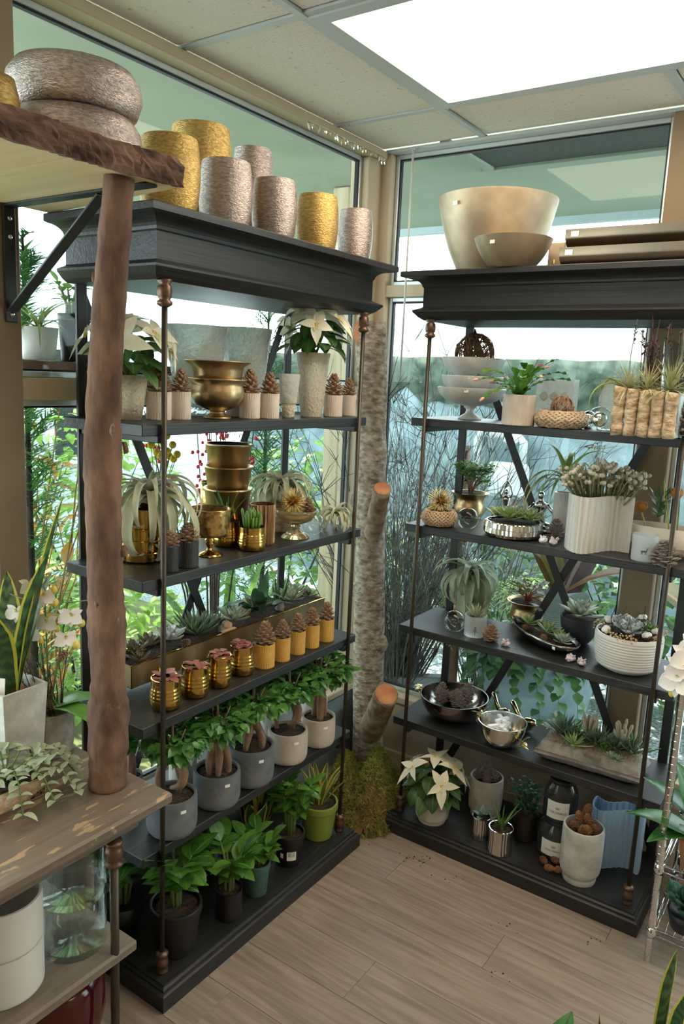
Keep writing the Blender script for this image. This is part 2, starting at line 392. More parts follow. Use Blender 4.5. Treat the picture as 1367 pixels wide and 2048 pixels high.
# floor: planks running along x
fl = O('floor', G().box(XW-.05, XE, YE, YW+.05, -.06, -.004), 'subfloor', smooth=False); tag(fl, kind='structure')
pl = {}
y = YE; row = 0
while y < YW:
    x = XW - (row*.47 % 1.22)
    while x < XE:
        a, b = max(x, XW), min(x+1.22, XE)
        if b-a > .05:
            key = round(b-a, 3)
            if key not in pl: pl[key] = G().bevbox(0, b-a-.0012, 0, min(.182, 9)-.0012, 0, .004, .0008).mesh('plank', 'plank', False)
            O('plank', pl[key], parent=fl, loc=(a, y, -.004))
        x += 1.22
    y += .182; row += 1
# ceiling: tiles and T-bars
ce = O('ceiling', G().box(XW-.05, XE, YE, YW+.05, ZC+.02, ZC+.06), 'tile', smooth=False); tag(ce, kind='structure')
gx = [XW, .735, 1.50, 2.2, 2.97, 3.7, XE]; gy = [YW, -.235, -1.045, -1.86, -2.67, -3.48, YE]
lights = {(1, 1), (3, 1), (1, 4), (3, 4), (5, 2)}
def merged(i, j): return None
for i in range(6):
    for j in range(6):
        if (i, j) in lights or (i-1, j) in {(1, 1)}: continue
        x0, x1, y1, y0 = gx[i], gx[i+1], gy[j], gy[j+1]
        O('ceiling_tile', G().bevbox(x0+.012, x1-.012, y0+.012, y1-.012, ZC-.002, ZC+.02, .006), 'tile', ce, smooth=False)
for i, x in enumerate(gx[1:-1]):
    for (y0, y1) in ([(YE, YW)] if i != 1 else [(YE, gy[2]), (gy[1], YW)]):
        O('ceiling_bar', G().box(x-.012, x+.012, y0, y1, ZC-.010, ZC), 'tbar', ce, smooth=False)
for yv in gy[1:-1]: O('ceiling_bar', G().box(XW, XE, yv-.012, yv+.012, ZC-.008, ZC), 'tbar', ce, smooth=False)
def panel(x0, x1, y0, y1, label):
    t = thing('ceiling_light', label, 'light', ((x0+x1)/2, (y0+y1)/2, ZC-.014), group='lit panels set into the ceiling grid')
    w, h = (x1-x0)/2, (y1-y0)/2; b = .045
    g = G()
    for q in ((-w, w, -h, -h+b), (-w, w, h-b, h), (-w, -w+b, -h+b, h-b), (w-b, w, -h+b, h-b)): g.box(*q, 0, .03)
    O('frame', g, 'tbar', t, smooth=False)
    O('diffuser', G().box(-w+b, w-b, -h+b, h-b, .006, .012), 'panel', t, smooth=False)
panel(gx[1]+.012, gx[3]-.012, gy[2]+.012, gy[1]-.012, 'large glowing ceiling light panel above the corner shelves')
panel(gx[3]+.012, gx[4]-.012, gy[2]+.012, gy[1]-.012, 'ceiling light panel out to the right of the picture')
panel(gx[1]+.012, gx[2]-.012, gy[5]+.012, gy[4]-.012, 'ceiling light panel behind the viewer on the left')
panel(gx[3]+.012, gx[4]-.012, gy[5]+.012, gy[4]-.012, 'ceiling light panel behind the viewer on the right')
panel(gx[5]+.012, gx[6]-.012, gy[3]+.012, gy[2]-.012, 'ceiling light panel by the far right wall')
# closed sides of the shop behind the viewer
tag(O('wall_back', G().box(XW-.05, XE, YE-.1, YE, 0, ZC+.06), 'wallpaint', smooth=False), kind='structure')
tag(O('wall_side', G().box(XE, XE+.1, YE, YW+.1, 0, ZC+.06), 'wallpaint', smooth=False), kind='structure')
# window walls: low wall, sill, posts, rails, panes
SZ = .36
wl = O('wall_left', G().box(XW-.14, XW, YE, YW+.14, 0, SZ), 'sillgrey', smooth=False); tag(wl, kind='structure')
O('sill', G().bevbox(XW-.10, XW+.035, YE, YW, SZ, SZ+.03, .004), 'frame', wl, smooth=False)
O('sill_moulding', G().box(XW, XW+.012, YE, YW-.02, SZ-.09, SZ-.02), 'sillgrey', wl, smooth=False)
wr = O('wall_right', G().box(XW, XE, YW, YW+.14, 0, SZ-.02), 'wallpaint', smooth=False); tag(wr, kind='structure')
O('sill', G().bevbox(XW, XE, YW-.035, YW+.10, SZ-.02, SZ+.012, .004), 'frame', wr, smooth=False)
tag(O('baseboard_right', G().bevbox(XW+.02, XE, YW-.016, YW, 0, .09, .004), 'frame', smooth=False), kind='structure')
O('moulding', G().box(XW, XE, YW-.01, YW, SZ-.10, SZ-.04), 'frame', wr, smooth=False)
tag(O('trim_1', G().bevbox(XW-.055, XW+.035, YE, YW, ZC-.045, ZC-.012, .004), 'frame', smooth=False), kind='structure')
tag(O('trim_2', G().bevbox(XW+.03, XE, YW-.02, YW+.055, ZC-.02, ZC-.008, .003), 'tbar', smooth=False), kind='structure')
def window(n, ax, a0, a1, z0, z1, p0, p1, rail=None):
    """frame in plane; ax='x': left wall (runs along y), ax='y': right wall. p0/p1: bar widths at both ends"""
    w = thing('window_%d' % n, kind='structure')
    def bar(u0, u1, d0, d1, za, zb, mat, nm):
        if ax == 'x': g = G().bevbox(XW-d1, XW-d0, u0, u1, za, zb, .002)
        else: g = G().bevbox(u0, u1, YW+d0, YW+d1, za, zb, .002)
        return O(nm, g, mat, w, smooth=False)
    t = .018
    spans = [(z0, z1)] if rail is None else [(z0, rail[0]), (rail[1], z1)]
    if rail: bar(a0, a1, 0, .075, rail[0], rail[1], 'frame', 'rail')
    for (za, zb) in spans:
        for (u0, u1, z_0, z_1) in ((a0, a0+t, za, zb), (a1-t, a1, za, zb), (a0+t, a1-t, za, za+t), (a0+t, a1-t, zb-t, zb)):
            bar(u0, u1, .03, .06, z_0, z_1, 'alum', 'frame_bar')
        for (u0, u1, z_0, z_1) in ((a0+t, a0+t+.006, za+t, zb-t), (a1-t-.006, a1-t, za+t, zb-t), (a0+t, a1-t, zb-t-.006, zb-t), (a0+t, a1-t, za+t, za+t+.006)):
            bar(u0, u1, .035, .055, z_0, z_1, 'gasket', 'gasket')
        bar(a0+t, a1-t, .044, .048, za+t, zb-t, 'pane', 'glass_pane')
    return w
MZ = SZ+.03
# posts
M('postbrown', (.22, .155, .09), .6, 0, (.19, .135, .08), 3)
tag(O('trim_3', G().bevbox(XW-.09, XW+.03, -1.70, -1.612, MZ, ZC-.045, .004), 'postbrown', smooth=False), kind='structure')
tag(O('trim_4', G().bevbox(XW-.09, XW+.005, YW-.10, YW+.09, MZ, ZC-.045, .004).bevbox(XW, XW+.055, YW-.005, YW+.09, MZ, ZC-.02, .004), 'frame', smooth=False), kind='structure')
tag(O('trim_5', G().bevbox(1.445, 1.56, YW-.02, YW+.09, SZ+.012, ZC-.02, .004), 'postbrown', smooth=False), kind='structure')
tag(O('trim_6', G().bevbox(XW-.09, XW+.03, -3.02, -2.93, MZ, ZC-.045, .004), 'postbrown', smooth=False), kind='structure')
tag(O('trim_7', G().bevbox(2.88, 2.98, YW-.02, YW+.09, SZ+.012, ZC-.02, .004), 'postbrown', smooth=False), kind='structure')
window(1, 'x', -1.612, YW-.10, MZ, ZC-.045, 0, 0, (1.715, 1.775))
window(2, 'x', -2.93, -1.70, MZ, ZC-.045, 0, 0, (1.715, 1.775))
window(3, 'y', XW+.055, 1.445, SZ+.012, ZC-.02, 0, 0, (2.165, 2.215))
window(4, 'y', 1.56, 2.88, SZ+.012, ZC-.02, 0, 0, None)
window(5, 'x', YE, -3.02, MZ, ZC-.045, 0, 0, (1.715, 1.775))
window(6, 'y', 2.98, XE, SZ+.012, ZC-.02, 0, 0, None)
# ================================================================== the two tall shelf units
S1, S2, S3, S4, SB = 1.674, 1.263, .852, .460, .070
def tall_unit(label, loc, rz):
    t = thing('shelf_unit', label, 'shelf', loc, rz)
    Ws, D = .5186, .32
    def rectring(g, prof, back):       # moulded ring: (half-width, front, z) swept round front and ends
        vs = []; n = len(prof)
        for (w, f, z) in prof: vs += [(-w, back, z), (-w, -f, z), (w, -f, z), (w, back, z)]
        fs = [(i*4+k, i*4+k+1, (i+1)*4+k+1, (i+1)*4+k) for i in range(n-1) for k in range(3)]
        fs += [(i*4+3, i*4, (i+1)*4, (i+1)*4+3) for i in range(n-1)]
        fs += [(0, 3, 2, 1), ((n-1)*4, (n-1)*4+1, (n-1)*4+2, (n-1)*4+3)]
        g.add(vs, fs)
    g = G()
    pr = [(.485, .012, 2.032), (.50, .028, 2.042), (.517, .046, 2.060), (.517, .046, 2.066), (.503, .032, 2.072), (.492, .022, 2.076), (.488, .018, 2.080), (.488, .018, 2.146)]
    for k in range(7):
        a = k/6*PI/2; pr.append((.492+.05*(1-math.cos(a)), .022+.045*(1-math.cos(a)), 2.150+.028*math.sin(a)))
    pr += [(.5547, .080, 2.181), (.5547, .080, 2.197), (.552, .077, 2.200)]
    rectring(g, pr, D+.02)
    O('cornice', g, 'blackwood', t, smooth=False)
    for z in (S1, S2, S3, S4):
        s = O('shelf_board', G().bevbox(-Ws, Ws, 0, D, z-.030, z, .002), 'blackwood', t, smooth=False)
        for sx in (-1, 1):
            O('side_rail', G().bevbox(sx*.455-.012, sx*.455+.012, .0, D, z-.05, z-.030, .002), 'black_metal', s, smooth=False)
    g = G()
    rectring(g, [(.5085, .075, 0), (.5085, .075, .048), (.503, .069, .052), (.497, .063, .053), (.497, .063, .058), (.490, .055, .062), (.490, .055, SB)], D+.02)
    O('base', g, 'blackwood', t, smooth=False)
    fin = [(.0085, 0), (.0085, .006), (.011, .010), (.014, .014), (.016, .022), (.0155, .034), (.012, .042), (.0155, .046), (.0155, .052), (.009, .058)]
    fin2 = [(.018, 0), (.018, .006), (.013, .012), (.017, .018), (.019, .030), (.017, .044), (.013, .050), (.019, .055), (.019, .062), (.010, .068)]
    for sx in (-1, 1):
        p = O('post', G().lathe([(.0075, SB+.05), (.0075, 1.99)], 10), 'bronze', t, (sx*.455, -.010, 0))
        O('base_finial', G().lathe(fin2, 16), 'copper', p, (0, 0, SB))
        O('top_finial', G().lathe([(r*1.02, -z) for r, z in fin2][::-1], 16), 'copper', p, (0, 0, 2.036))
        O('back_post', G().bevbox(sx*.455-.017, sx*.455+.017, D-.004, D+.008, SB, 2.04, .002), 'black_metal', t, smooth=False)
    for sx in (-1, 1):
        a = Vector((sx*.452, D+.010, 2.02)); b = Vector((-sx*.452, D+.010, .10)); d = b-a; L = d.length
        ang = math.atan2(d.x, -d.z)
        O('cross_brace', G().bevbox(-.016, .016, 0 if sx < 0 else .006, .006 if sx < 0 else .012, -L, 0, .001), 'black_metal', t, a, (0, -ang if False else math.atan2(-d.x, -d.z), 0), smooth=False)
    return t
tall_unit('tall black shelf unit with bronze posts along the left window, metallic pots on top', (.640, -.996, 0), PI/2)
tall_unit('tall black shelf unit with bronze posts along the right window, pale bowls on top', (1.220, -.259, 0), 0)
# ================================================================== outside the windows
M('soffit', (.40, .44, .36), .9, 0, (.36, .40, .33), 3)
M('soffit_vent', (.05, .055, .055), .9, 0, (.12, .13, .125), 90, st=(1, 6, 1))
M('fascia', (.55, .66, .72), .7)
M('gravel', (.16, .20, .22), .9, 0, (.50, .56, .58), 60, 1, 60, lo=.4, hi=.62)
M('earth', (.10, .09, .05), .95, 0, (.24, .26, .12), 6)
M('oldconcrete', (.13, .19, .21), .9, 0, (.27, .36, .40), 5, .3, 20)
M('wallmoss', (.015, .03, .02), .95, 0, (.09, .12, .09), 8)
M('housepaint', (.52, .62, .64), .7)
M('housecream', (.80, .76, .66), .8)
M('housetrim', (.70, .74, .76), .6)
M('pipegrey', (.50, .56, .58), .5)
tag(O('ground', G().box(-9, XE+3, YW+.14, 8, -.16, -.10).box(-9, XW-.14, YE, YW+.14, -.16, -.10), 'gravel', smooth=False), kind='structure')
tag(O('garden_bed', G().box(-8.9, XW-.5, YE, 1.2, -.10, -.04), 'earth', smooth=False), kind='structure')
so = O('soffit', G().box(-2.2, XW-.09, YE, 1.75, ZC+.015, ZC+.08).box(XW-.09, XE, YW+.09, 1.75, ZC+.015, ZC+.08), 'soffit', smooth=False); tag(so, kind='structure')
O('soffit_vent', G().box(.57, XE, .20, .60, ZC+.008, ZC+.015), 'soffit_vent', so, smooth=False)
O('vent_batten', G().bevbox(.50, XE, .60, .64, ZC-.005, ZC+.015, .002), 'soffit', so, smooth=False)
O('vent_batten', G().bevbox(.53, .57, .14, .60, ZC-.005, ZC+.015, .002), 'soffit', so, smooth=False)
O('fascia_board', G().bevbox(-2.24, XE, 1.75, 1.79, ZC-.03, ZC+.13, .004), 'fascia', so, smooth=False)
O('fascia_board', G().bevbox(-2.24, -2.20, YE, 1.75, ZC-.03, ZC+.13, .004), 'fascia', so, smooth=False)
gw = O('garden_wall', G().box(-3.2, 7, 3.2, 3.45, -.1, 1.98), 'oldconcrete', smooth=False); tag(gw, 'stained concrete garden wall beyond the right window', 'wall')
g = G(); n = 60
vs = []; fs = []
for i in range(n+1):
    x = -3.2+10.2*i/n; h = .22+.22*rnd.random()
    vs += [(x, 3.192, 1.985-h), (x, 3.18, 1.985-h*.4), (x, 3.20, 2.0+.03*rnd.random()), (x, 3.46, 2.0+.02*rnd.random())]
for i in range(n): fs += [(i*4+k, i*4+4+k, i*4+5+k, i*4+1+k) for k in range(3)]
O('moss_crest', g.add(vs, fs), 'wallmoss', gw)
t = thing('far_building', 'pale low building with a grey roof edge behind the garden wall', 'building', (2, 6.2, -.1))
O('wall', G().box(-7, 7, 0, .3, 0, 2.75), 'housecream', t, smooth=False)
O('roof_edge', G().bevbox(-7.1, 7.1, -.2, .3, 2.55, 2.72, .01), 'fascia', t, smooth=False)
t = thing('grey_house', 'blue grey panelled house wall behind the left window', 'building', (-4.2, 2.2, -.1))
O('wall', G().box(0, .3, -2.6, 1.0, 0, 2.95), 'housepaint', t, smooth=False)
for z in (.9, 1.75, 2.6): O('wall_joint', G().box(.3, .306, -2.6, 1.0, z, z+.02), 'housetrim', t, smooth=False)
for y in (-2.1, -.9):
    w = O('window', G().bevbox(.3, .34, y, y+.8, 1.0, 2.1, .006), 'housetrim', t, smooth=False)
    O('pane', G().box(.34, .345, y+.07, y+.73, 1.07, 2.03), 'glass_smoke', w, smooth=False)
def leafvars(mat, L, Wd, shape='ov', k=4, b0=.3, b1=1.2, n=5, fold=.12, name='leaf', thick=0, **kw):
    return [G().leaf(L*U(.85, 1.15), Wd*U(.85, 1.15), b0+(b1-b0)*i/max(1, k-1), n=n, shape=shape, fold=fold, thick=thick, **kw).mesh(name, mat) for i in range(k)]
def cloud(parent, name, mat, c, rad, n, L, Wd, shape='ov', nn=3, kind='stuff', shell=.35, bias=0, zmax=9):
    g = G()
    for i in range(n):
        while True:
            p = Vector((U(-1, 1), U(-1, 1), U(-1, 1)))
            if shell < p.length <= 1 and c[2]+p.z*rad[2] < zmax: break
        az = math.atan2(p.y, p.x)+U(-.9, .9); q = Vector((c[0]+p.x*rad[0], c[1]+p.y*rad[1], c[2]+p.z*rad[2])); s = U(.7, 1.25)
        g.leaf(L*s, Wd*s, U(.2, 1.2), n=nn, shape=shape, mat=Matrix.Translation(q) @ RZ(az) @ RY(-U(-.6, .9)-bias) @ RX(U(-.6, .6)))
    o = O(name, g, mat, parent)
    if kind: o['kind'] = kind
    return o
def shrub(name, label, cat, loc, rad, n, L, Wd, mat, group=None, stems=5, shape='ov', nn=3):
    t = thing(name, label, cat, loc, group=group)
    g = G()
    for i in range(stems):
        a = U(0, 6.28); g.tube([(0, 0, -.01), (rad[0]*.3*math.cos(a), rad[1]*.3*math.sin(a), rad[2]*.7), (rad[0]*.6*math.cos(a), rad[1]*.6*math.sin(a), rad[2]*1.4)], [.012, .008, .003], 5)
    O('stems', g, 'twig_dark', t)
    cloud(t, 'foliage', mat, (0, 0, rad[2]*1.02), rad, n, L, Wd, shape, nn)
    return t
# --- left side
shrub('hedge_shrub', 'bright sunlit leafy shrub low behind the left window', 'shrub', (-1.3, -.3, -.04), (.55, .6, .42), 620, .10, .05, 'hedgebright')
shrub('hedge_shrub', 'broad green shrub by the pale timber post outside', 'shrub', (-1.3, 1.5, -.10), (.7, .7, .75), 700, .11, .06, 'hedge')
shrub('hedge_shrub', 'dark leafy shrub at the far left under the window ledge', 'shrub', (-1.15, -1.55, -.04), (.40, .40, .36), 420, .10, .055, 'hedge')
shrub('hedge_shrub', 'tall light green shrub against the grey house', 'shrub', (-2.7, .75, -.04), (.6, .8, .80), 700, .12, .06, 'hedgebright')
def strapclump(name, label, loc, n, L, Wd, mat, b=(.3, 1.4), e=(.7, 1.45), shape='blade', cat='plant', group=None, pn='leaf'):
    t = thing(name, label, cat, loc, group=group)
    vs = [G().leaf(L*U(.7, 1.1), Wd, b[0]+(b[1]-b[0])*i/5, e0=e[0]+(e[1]-e[0])*rnd.random(), n=8, shape=shape, fold=.2).mesh(pn, mat) for i in range(6)]
    for i in range(n): O(pn, vs[i % 6], parent=t, rot=(0, 0, i*2.4+U(-.3, .3)), loc=(U(-.03, .03), U(-.03, .03), 0))
    return t
strapclump('iris_clump', 'clump of upright green strap leaves outside the left window', (-1.05, -.95, -.04), 26, 1.1, .045, 'hedge')
strapclump('iris_clump', 'yellow green grass clump in sunlight outside at far left', (-.9, -1.9, -.04), 30, 1.1, .03, 'hedgebright')
strapclump('iris_clump', 'broad leaved green clump behind the brass pots outside', (-.55, .10, -.04), 16, 1.2, .08, 'hedge', (.4, 1.2), (.9, 1.5), 'lance')
t = thing('dry_shrub', 'bare orange stemmed dry shrub in sun at the far left window', 'shrub', (-.55, -1.12, -.04))
g = G(); g2 = G()
for i in range(26):
    a = U(0, 6.28); r = U(.1, .4); h = U(1.0, 1.85); p = Vector((0, 0, 0)); pts = [p]
    for k in range(5): p = Vector((r*math.cos(a)*(k+1)/5+U(-.04, .04), r*math.sin(a)*(k+1)/5+U(-.04, .04), h*(k+1)/5)); pts.append(p)
    g.tube(pts, [.010, .008, .006, .005, .003, .002], 5)
    for k in range(3):
        g2.leaf(U(.08, .16), .05, U(.3, 1.6), n=4, mat=Matrix.Translation(pts[3+k % 3]) @ RZ(U(0, 6)) @ RY(U(-1, .5)))
M('drystem', (.42, .20, .06), .8)
O('stems', g, 'drystem', t); tag(O('dry_leaves', g2, 'dryleaf', t), kind='stuff')
def conifer(label, loc, h, r, n):
    t = thing('cedar_shrub', label, 'shrub', loc)
    g = G(); g.tube([(0, 0, 0), (0, 0, h)], [.02, .004], 5); O('trunk', g, 'twig_dark', t)
    g = G()
    for i in range(n):
        f = rnd.random()**.8; z = h*(.12+.88*f); a = U(0, 6.28); L = r*(1-f)*U(.6, 1.1)+.05
        b = Matrix.Translation((0, 0, z)) @ RZ(a) @ RY(-U(.2, .8))
        g.leaf(L, .012, U(.1, .7), n=3, shape='blade', mat=b)
        for k in range(6):
            q = L*(.3+.7*k/6)
            for s_ in (-1, 1): g.leaf(.055*U(.7, 1.3), .007, .3, n=2, shape='blade', mat=b @ T(q, 0, -.04*q) @ RZ(s_*U(.4, .9)) @ RY(U(-.4, .3)))
    tag(O('foliage', g, 'needle', t), kind='stuff')
conifer('feathery evergreen outside behind the white potted poinsettia pair', (-.45, .25, -.04), 2.35, .5, 300)
conifer('feathery evergreen outside at the far left above the window ledge', (-.30, -1.22, .2), 2.05, .34, 260)
def pxbox(name, label, cat, p0, p1, w, d, mat, lean=0):
    t = thing(name, label, cat, p0)
    O('post', G().bevbox(-w/2, w/2, -d/2, d/2, 0, p1, .004), mat, t, smooth=False); return t
pxbox('timber_post', 'pale cedar timber post outside near the window corner', 'post', (-.30, .67, -.10), 2.885, .10, .09, 'cedarpost')
t = thing('berry_branch', 'branches of red winter berries outside behind the stacked brass pots', 'plant', (-.12, -.45, -.04))
g = G(); g2 = G()
for i in range(13):
    a = U(0, 6.28); top = Vector((U(-.25, .25), U(-.30, .30), U(1.55, 1.80))); mid = Vector((top.x*.4, top.y*.4, .9))
    g.tube([(0, 0, 0), mid, top], [.006, .004, .002], 4)
    for k in range(16):
        q = mid.lerp(top, U(.55, 1)) + Vector((U(-.02, .02), U(-.02, .02), U(-.02, .02))); g2.ball(.009, 6, 4, T(*q))
O('stems', g, 'twig_dark', t); tag(O('berries', g2, 'redberry', t), kind='stuff')
# --- right side
def twigbush(label, loc, n, h, r, mat, spread=1, sub=7):
    t = thing('twig_bush', label, 'shrub', loc); g = G()
    for i in range(n):
        a = U(0, 6.28); p = Vector((U(-.05, .05), U(-.05, .05), 0)); d = Vector((math.cos(a)*.28*spread, math.sin(a)*.28*spread, 1)).normalized(); L = h*U(.5, 1.05)/6; pts = [p]
        for k in range(6):
            d = (d + Vector((U(-.22, .22), U(-.22, .22), U(-.08, .05)))).normalized(); p = p+d*L; pts.append(p)
        g.tube(pts, [r, r*.9, r*.75, r*.6, r*.45, r*.35, r*.2], 3)
        for k in range(sub):
            j = rnd.randrange(1, 7); q = pts[j]; d2 = (d+Vector((U(-1, 1), U(-1, 1), U(-.6, .5)))).normalized(); l2 = U(.06, .22)
            g.tube([q, q+d2*l2*.5+Vector((0, 0, U(-.02, .03))), q+d2*l2], [r*.4, r*.3, r*.15], 3)
    tag(O('twigs', g, mat, t), kind='stuff'); return t
M('twiggrey', (.06, .06, .06), .8, 0, (.15, .15, .14), 8)
twigbush('dense bare twiggy bush just outside the window corner', (.16, .66, -.10), 210, 2.1, .0055, 'twiggrey', .8, 10)
twigbush('second bare twiggy bush behind the left end of the right shelves', (.48, 1.15, -.10), 70, 1.9, .0045, 'twiggrey', 1.1, 8)
def fern(label, loc, n, L, mat, e=(.4, 1.1)):
    t = thing('fern', label, 'fern', loc)
    for i in range(n):
        g = G(); az = i*2.4+U(-.3, .3); e0 = U(*e); bend = U(.8, 1.5); l = L*U(.75, 1.1); x = z = 0; pts = [(0, 0, 0)]
        for k in range(12):
            a = e0-bend*(k+1)/12; x += l/12*math.cos(a); z += l/12*math.sin(a); pts.append((x, 0, z))
            w = .17*l*math.sin(PI*(k+2)/15)*2.2
            for s_ in (-1, 1): g.leaf(w, .035*l, .4, n=2, shape='lance', mat=T(x, 0, z) @ RZ(s_*1.2) @ RY(.1))
        g.tube(pts, .003, 3); O('frond', g, mat, t, rot=(0, 0, az))
    return t
fern('green fern low outside between the trunk and the right shelves', (.40, .62, -.06), 12, .42, 'hedgebright')
fern('pale fern arching in the twiggy bush outside', (.62, .85, .75), 7, .45, 'hedgebright', (.2, .7))
pxbox('planter_edging', 'low grey timber edging board of the bed outside the corner', 'edging', (.02, .45, -.10), .34, .06, 1.0, 'sillgrey').rotation_euler = (0, 0, -.9)
t = thing('garden_trunk', 'slim weathered tree trunk outside behind the left end of the right shelves', 'trunk', (.47, .72, -.10))
O('trunk', G().tube([(0, 0, 0), (.005, 0, .5), (-.02, .01, 1.0), (.0, 0, 1.6)], [.05, .042, .038, .03], 9), 'barkbrown', t)
x, y = .86, .95
t = thing('grey_planter', 'large round grey planter trailing ivy outside the right window', 'planter', (x, y, -.10))
O('pot', G().lathe([(.20, 0), (.25, .15), (.30, .40), (.32, .52), (.335, .54), (.335, .60), (.30, .60), (.28, .54), (.28, .5), (0, .5)], 32), 'oldconcrete', t)
cloud(t, 'ivy_leaves', 'ivy', (0, 0, .60), (.40, .40, .20), 240, .07, .065, 'ov', 3)
for i in range(9):
    a = -2.9+i*.28; g = G(); pts = [(.30*math.cos(a), .30*math.sin(a), .60), (.36*math.cos(a), .36*math.sin(a), .52), (.35*math.cos(a+.1), .35*math.sin(a+.1), .30), (.33*math.cos(a), .33*math.sin(a), .12+U(0, .15))]
    for k in range(14):
        j = k/14*3; i0 = min(2, int(j)); q = Vector(pts[i0]).lerp(Vector(pts[i0+1]), j-i0)
        g.leaf(.06*U(.7, 1.2), .055, .6, n=3, mat=Matrix.Translation(q) @ RZ(a+U(-1, 1)) @ RY(U(.1, .9)))
    g.tube(pts, .002, 3); tag(O('ivy_trail', g, 'ivy', t), kind='stuff')
def canna(label, loc, spec):
    t = thing('canna_plant', label, 'plant', loc)
    for (az, e0, L, Wd, bend, mat, z) in spec: O('leaf', G().leaf(L, Wd, bend, e0=e0, n=9, fold=.1).mesh('leaf', mat), parent=t, rot=(0, 0, az), loc=(0, 0, z))
    O('stem', G().tube([(0, 0, 0), (.01, 0, .6), (0, 0, 1.3)], [.02, .018, .01], 7), 'stalk', t); return t
canna('large red and green leafed plant outside behind the right shelves', (1.0, .75, -.10), [(2.9, 1.2, .6, .2, .6, 'canna', .9), (.4, 1.3, .8, .22, .5, 'cannadark', .9), (-1.2, 1.0, .75, .26, .9, 'cannagrey', .7), (-2.4, .7, .6, .22, 1.0, 'cannagrey', .6), (.0, .8, .7, .22, 1.0, 'canna', .9), (1.4, 1.1, .7, .2, .8, 'cannadark', .8), (-2.0, 1.3, .6, .16, .5, 'canna', .9)])
canna('reddish broad leafed plant outside by the right window post', (1.75, 1.0, -.10), [(2.9, .9, .7, .26, .9, 'canna', .7), (.4, 1.2, .7, .22, .6, 'canna', .9), (-1.2, 1.0, .7, .24, .9, 'canna', .8), (-2.4, .9, .6, .22, .9, 'cannagrey', .6)])
shrub('ivy_bank', 'bank of ivy leaves outside behind the middle of the right shelves', 'ivy', (1.25, 1.75, -.10), (.75, .35, .58), 720, .085, .08, 'ivy')
shrub('hedge_shrub', 'feathery green shrub outside beyond the right window post', 'shrub', (2.0, 2.2, -.10), (.8, .5, .72), 760, .09, .025, 'hedge')
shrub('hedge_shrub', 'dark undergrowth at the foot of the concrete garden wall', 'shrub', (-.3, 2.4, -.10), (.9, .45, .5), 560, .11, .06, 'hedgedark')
t = thing('gas_meter', 'grey pipework and gas meter on the garden wall', 'meter', (-.25, 3.1, .9))
O('meter_body', G().bevbox(-.16, .16, -.12, .05, 0, .28, .03), 'pipegrey', t)
O('pipe', G().tube([(-.3, 0, -.9), (-.3, 0, .45), (-.28, 0, .5), (.05, 0, .5), (.1, 0, .45), (.1, 0, .28)], .035, 8), 'pipegrey', t)
O('valve', G().bevbox(-.06, .06, -.05, .05, .44, .56, .01), 'housetrim', t)
# ================================================================== makers of pots and plants
SH = dict(
 cyl=[(.95, 0), (1, .03), (1, 1)], round=[(.80, 0), (.92, .05), (1, .25), (1, .8), (.97, 1)],
 barrel=[(.80, 0), (.86, .06), (.95, .25), (1, .52), (.97, .78), (.90, .96), (.88, 1)],
 taper=[(.68, 0), (.70, .02), (1, .97), (1, 1)], vase=[(.62, 0), (.64, .02), (1, 1)],
 nursery=[(.74, 0), (.76, .02), (.93, .80), (.95, .82), (1, .83), (1, .98), (.98, 1)],
 goldpot=[(.80, 0), (.90, .05), (.985, .18), (1, .30), (.985, .36), (.99, .42), (.965, .48), (.965, .54), (.94, .60), (.935, .66), (.905, .72), (.90, .84), (.91, 1)],
 bowl=[(.42, 0), (.60, .08), (.80, .30), (.93, .62), (1, .97), (1, 1)],
 deep=[(.50, 0), (.56, .03), (.76, .34), (.90, .66), (1, .98), (1, 1)],
 lowbowl=[(.62, 0), (.80, .08), (.94, .35), (1, .70), (.985, 1)],
 bell=[(.62, 0), (.66, .04), (.78, .18), (.80, .40), (.72, .62), (.74, .78), (.90, .94), (1, 1)],
 footed=[(.80, 0), (.82, .05), (.80, .10), (.86, .13), (.97, .22), (1, .45), (1, .88), (.97, 1)])
RIB3 = [(.97, 0), (1, .02), (1, .34), (1, .345), (1, .66), (1, .665), (1, .98), (.98, 1)]
SMOOTH = {'deep', 'bowl', 'barrel', 'lowbowl', 'bell', 'footed', 'round', 'goldpot'}
def smp(pr, k=4):
    out = []
    for i in range(len(pr)-1):
        a, b, c, d = (Vector((*pr[max(0, min(len(pr)-1, j))], 0)) for j in (i-1, i, i+1, i+2))
        for q in range(k):
            u = q/k; v = .5*((2*b)+(c-a)*u+(2*a-5*b+4*c-d)*u*u+(3*b-a-3*c+d)*u**3); out.append((max(1e-4, v.x), max(0, v.y)))
    return out+[pr[-1]]
def ribf(n, depth, rows=True):
    def f(a, z, i):
        k = int(round(a*n/PI)); row = (i-1)//2 if rows else 0
        return depth if (k+row) % 2 else -depth
    return f
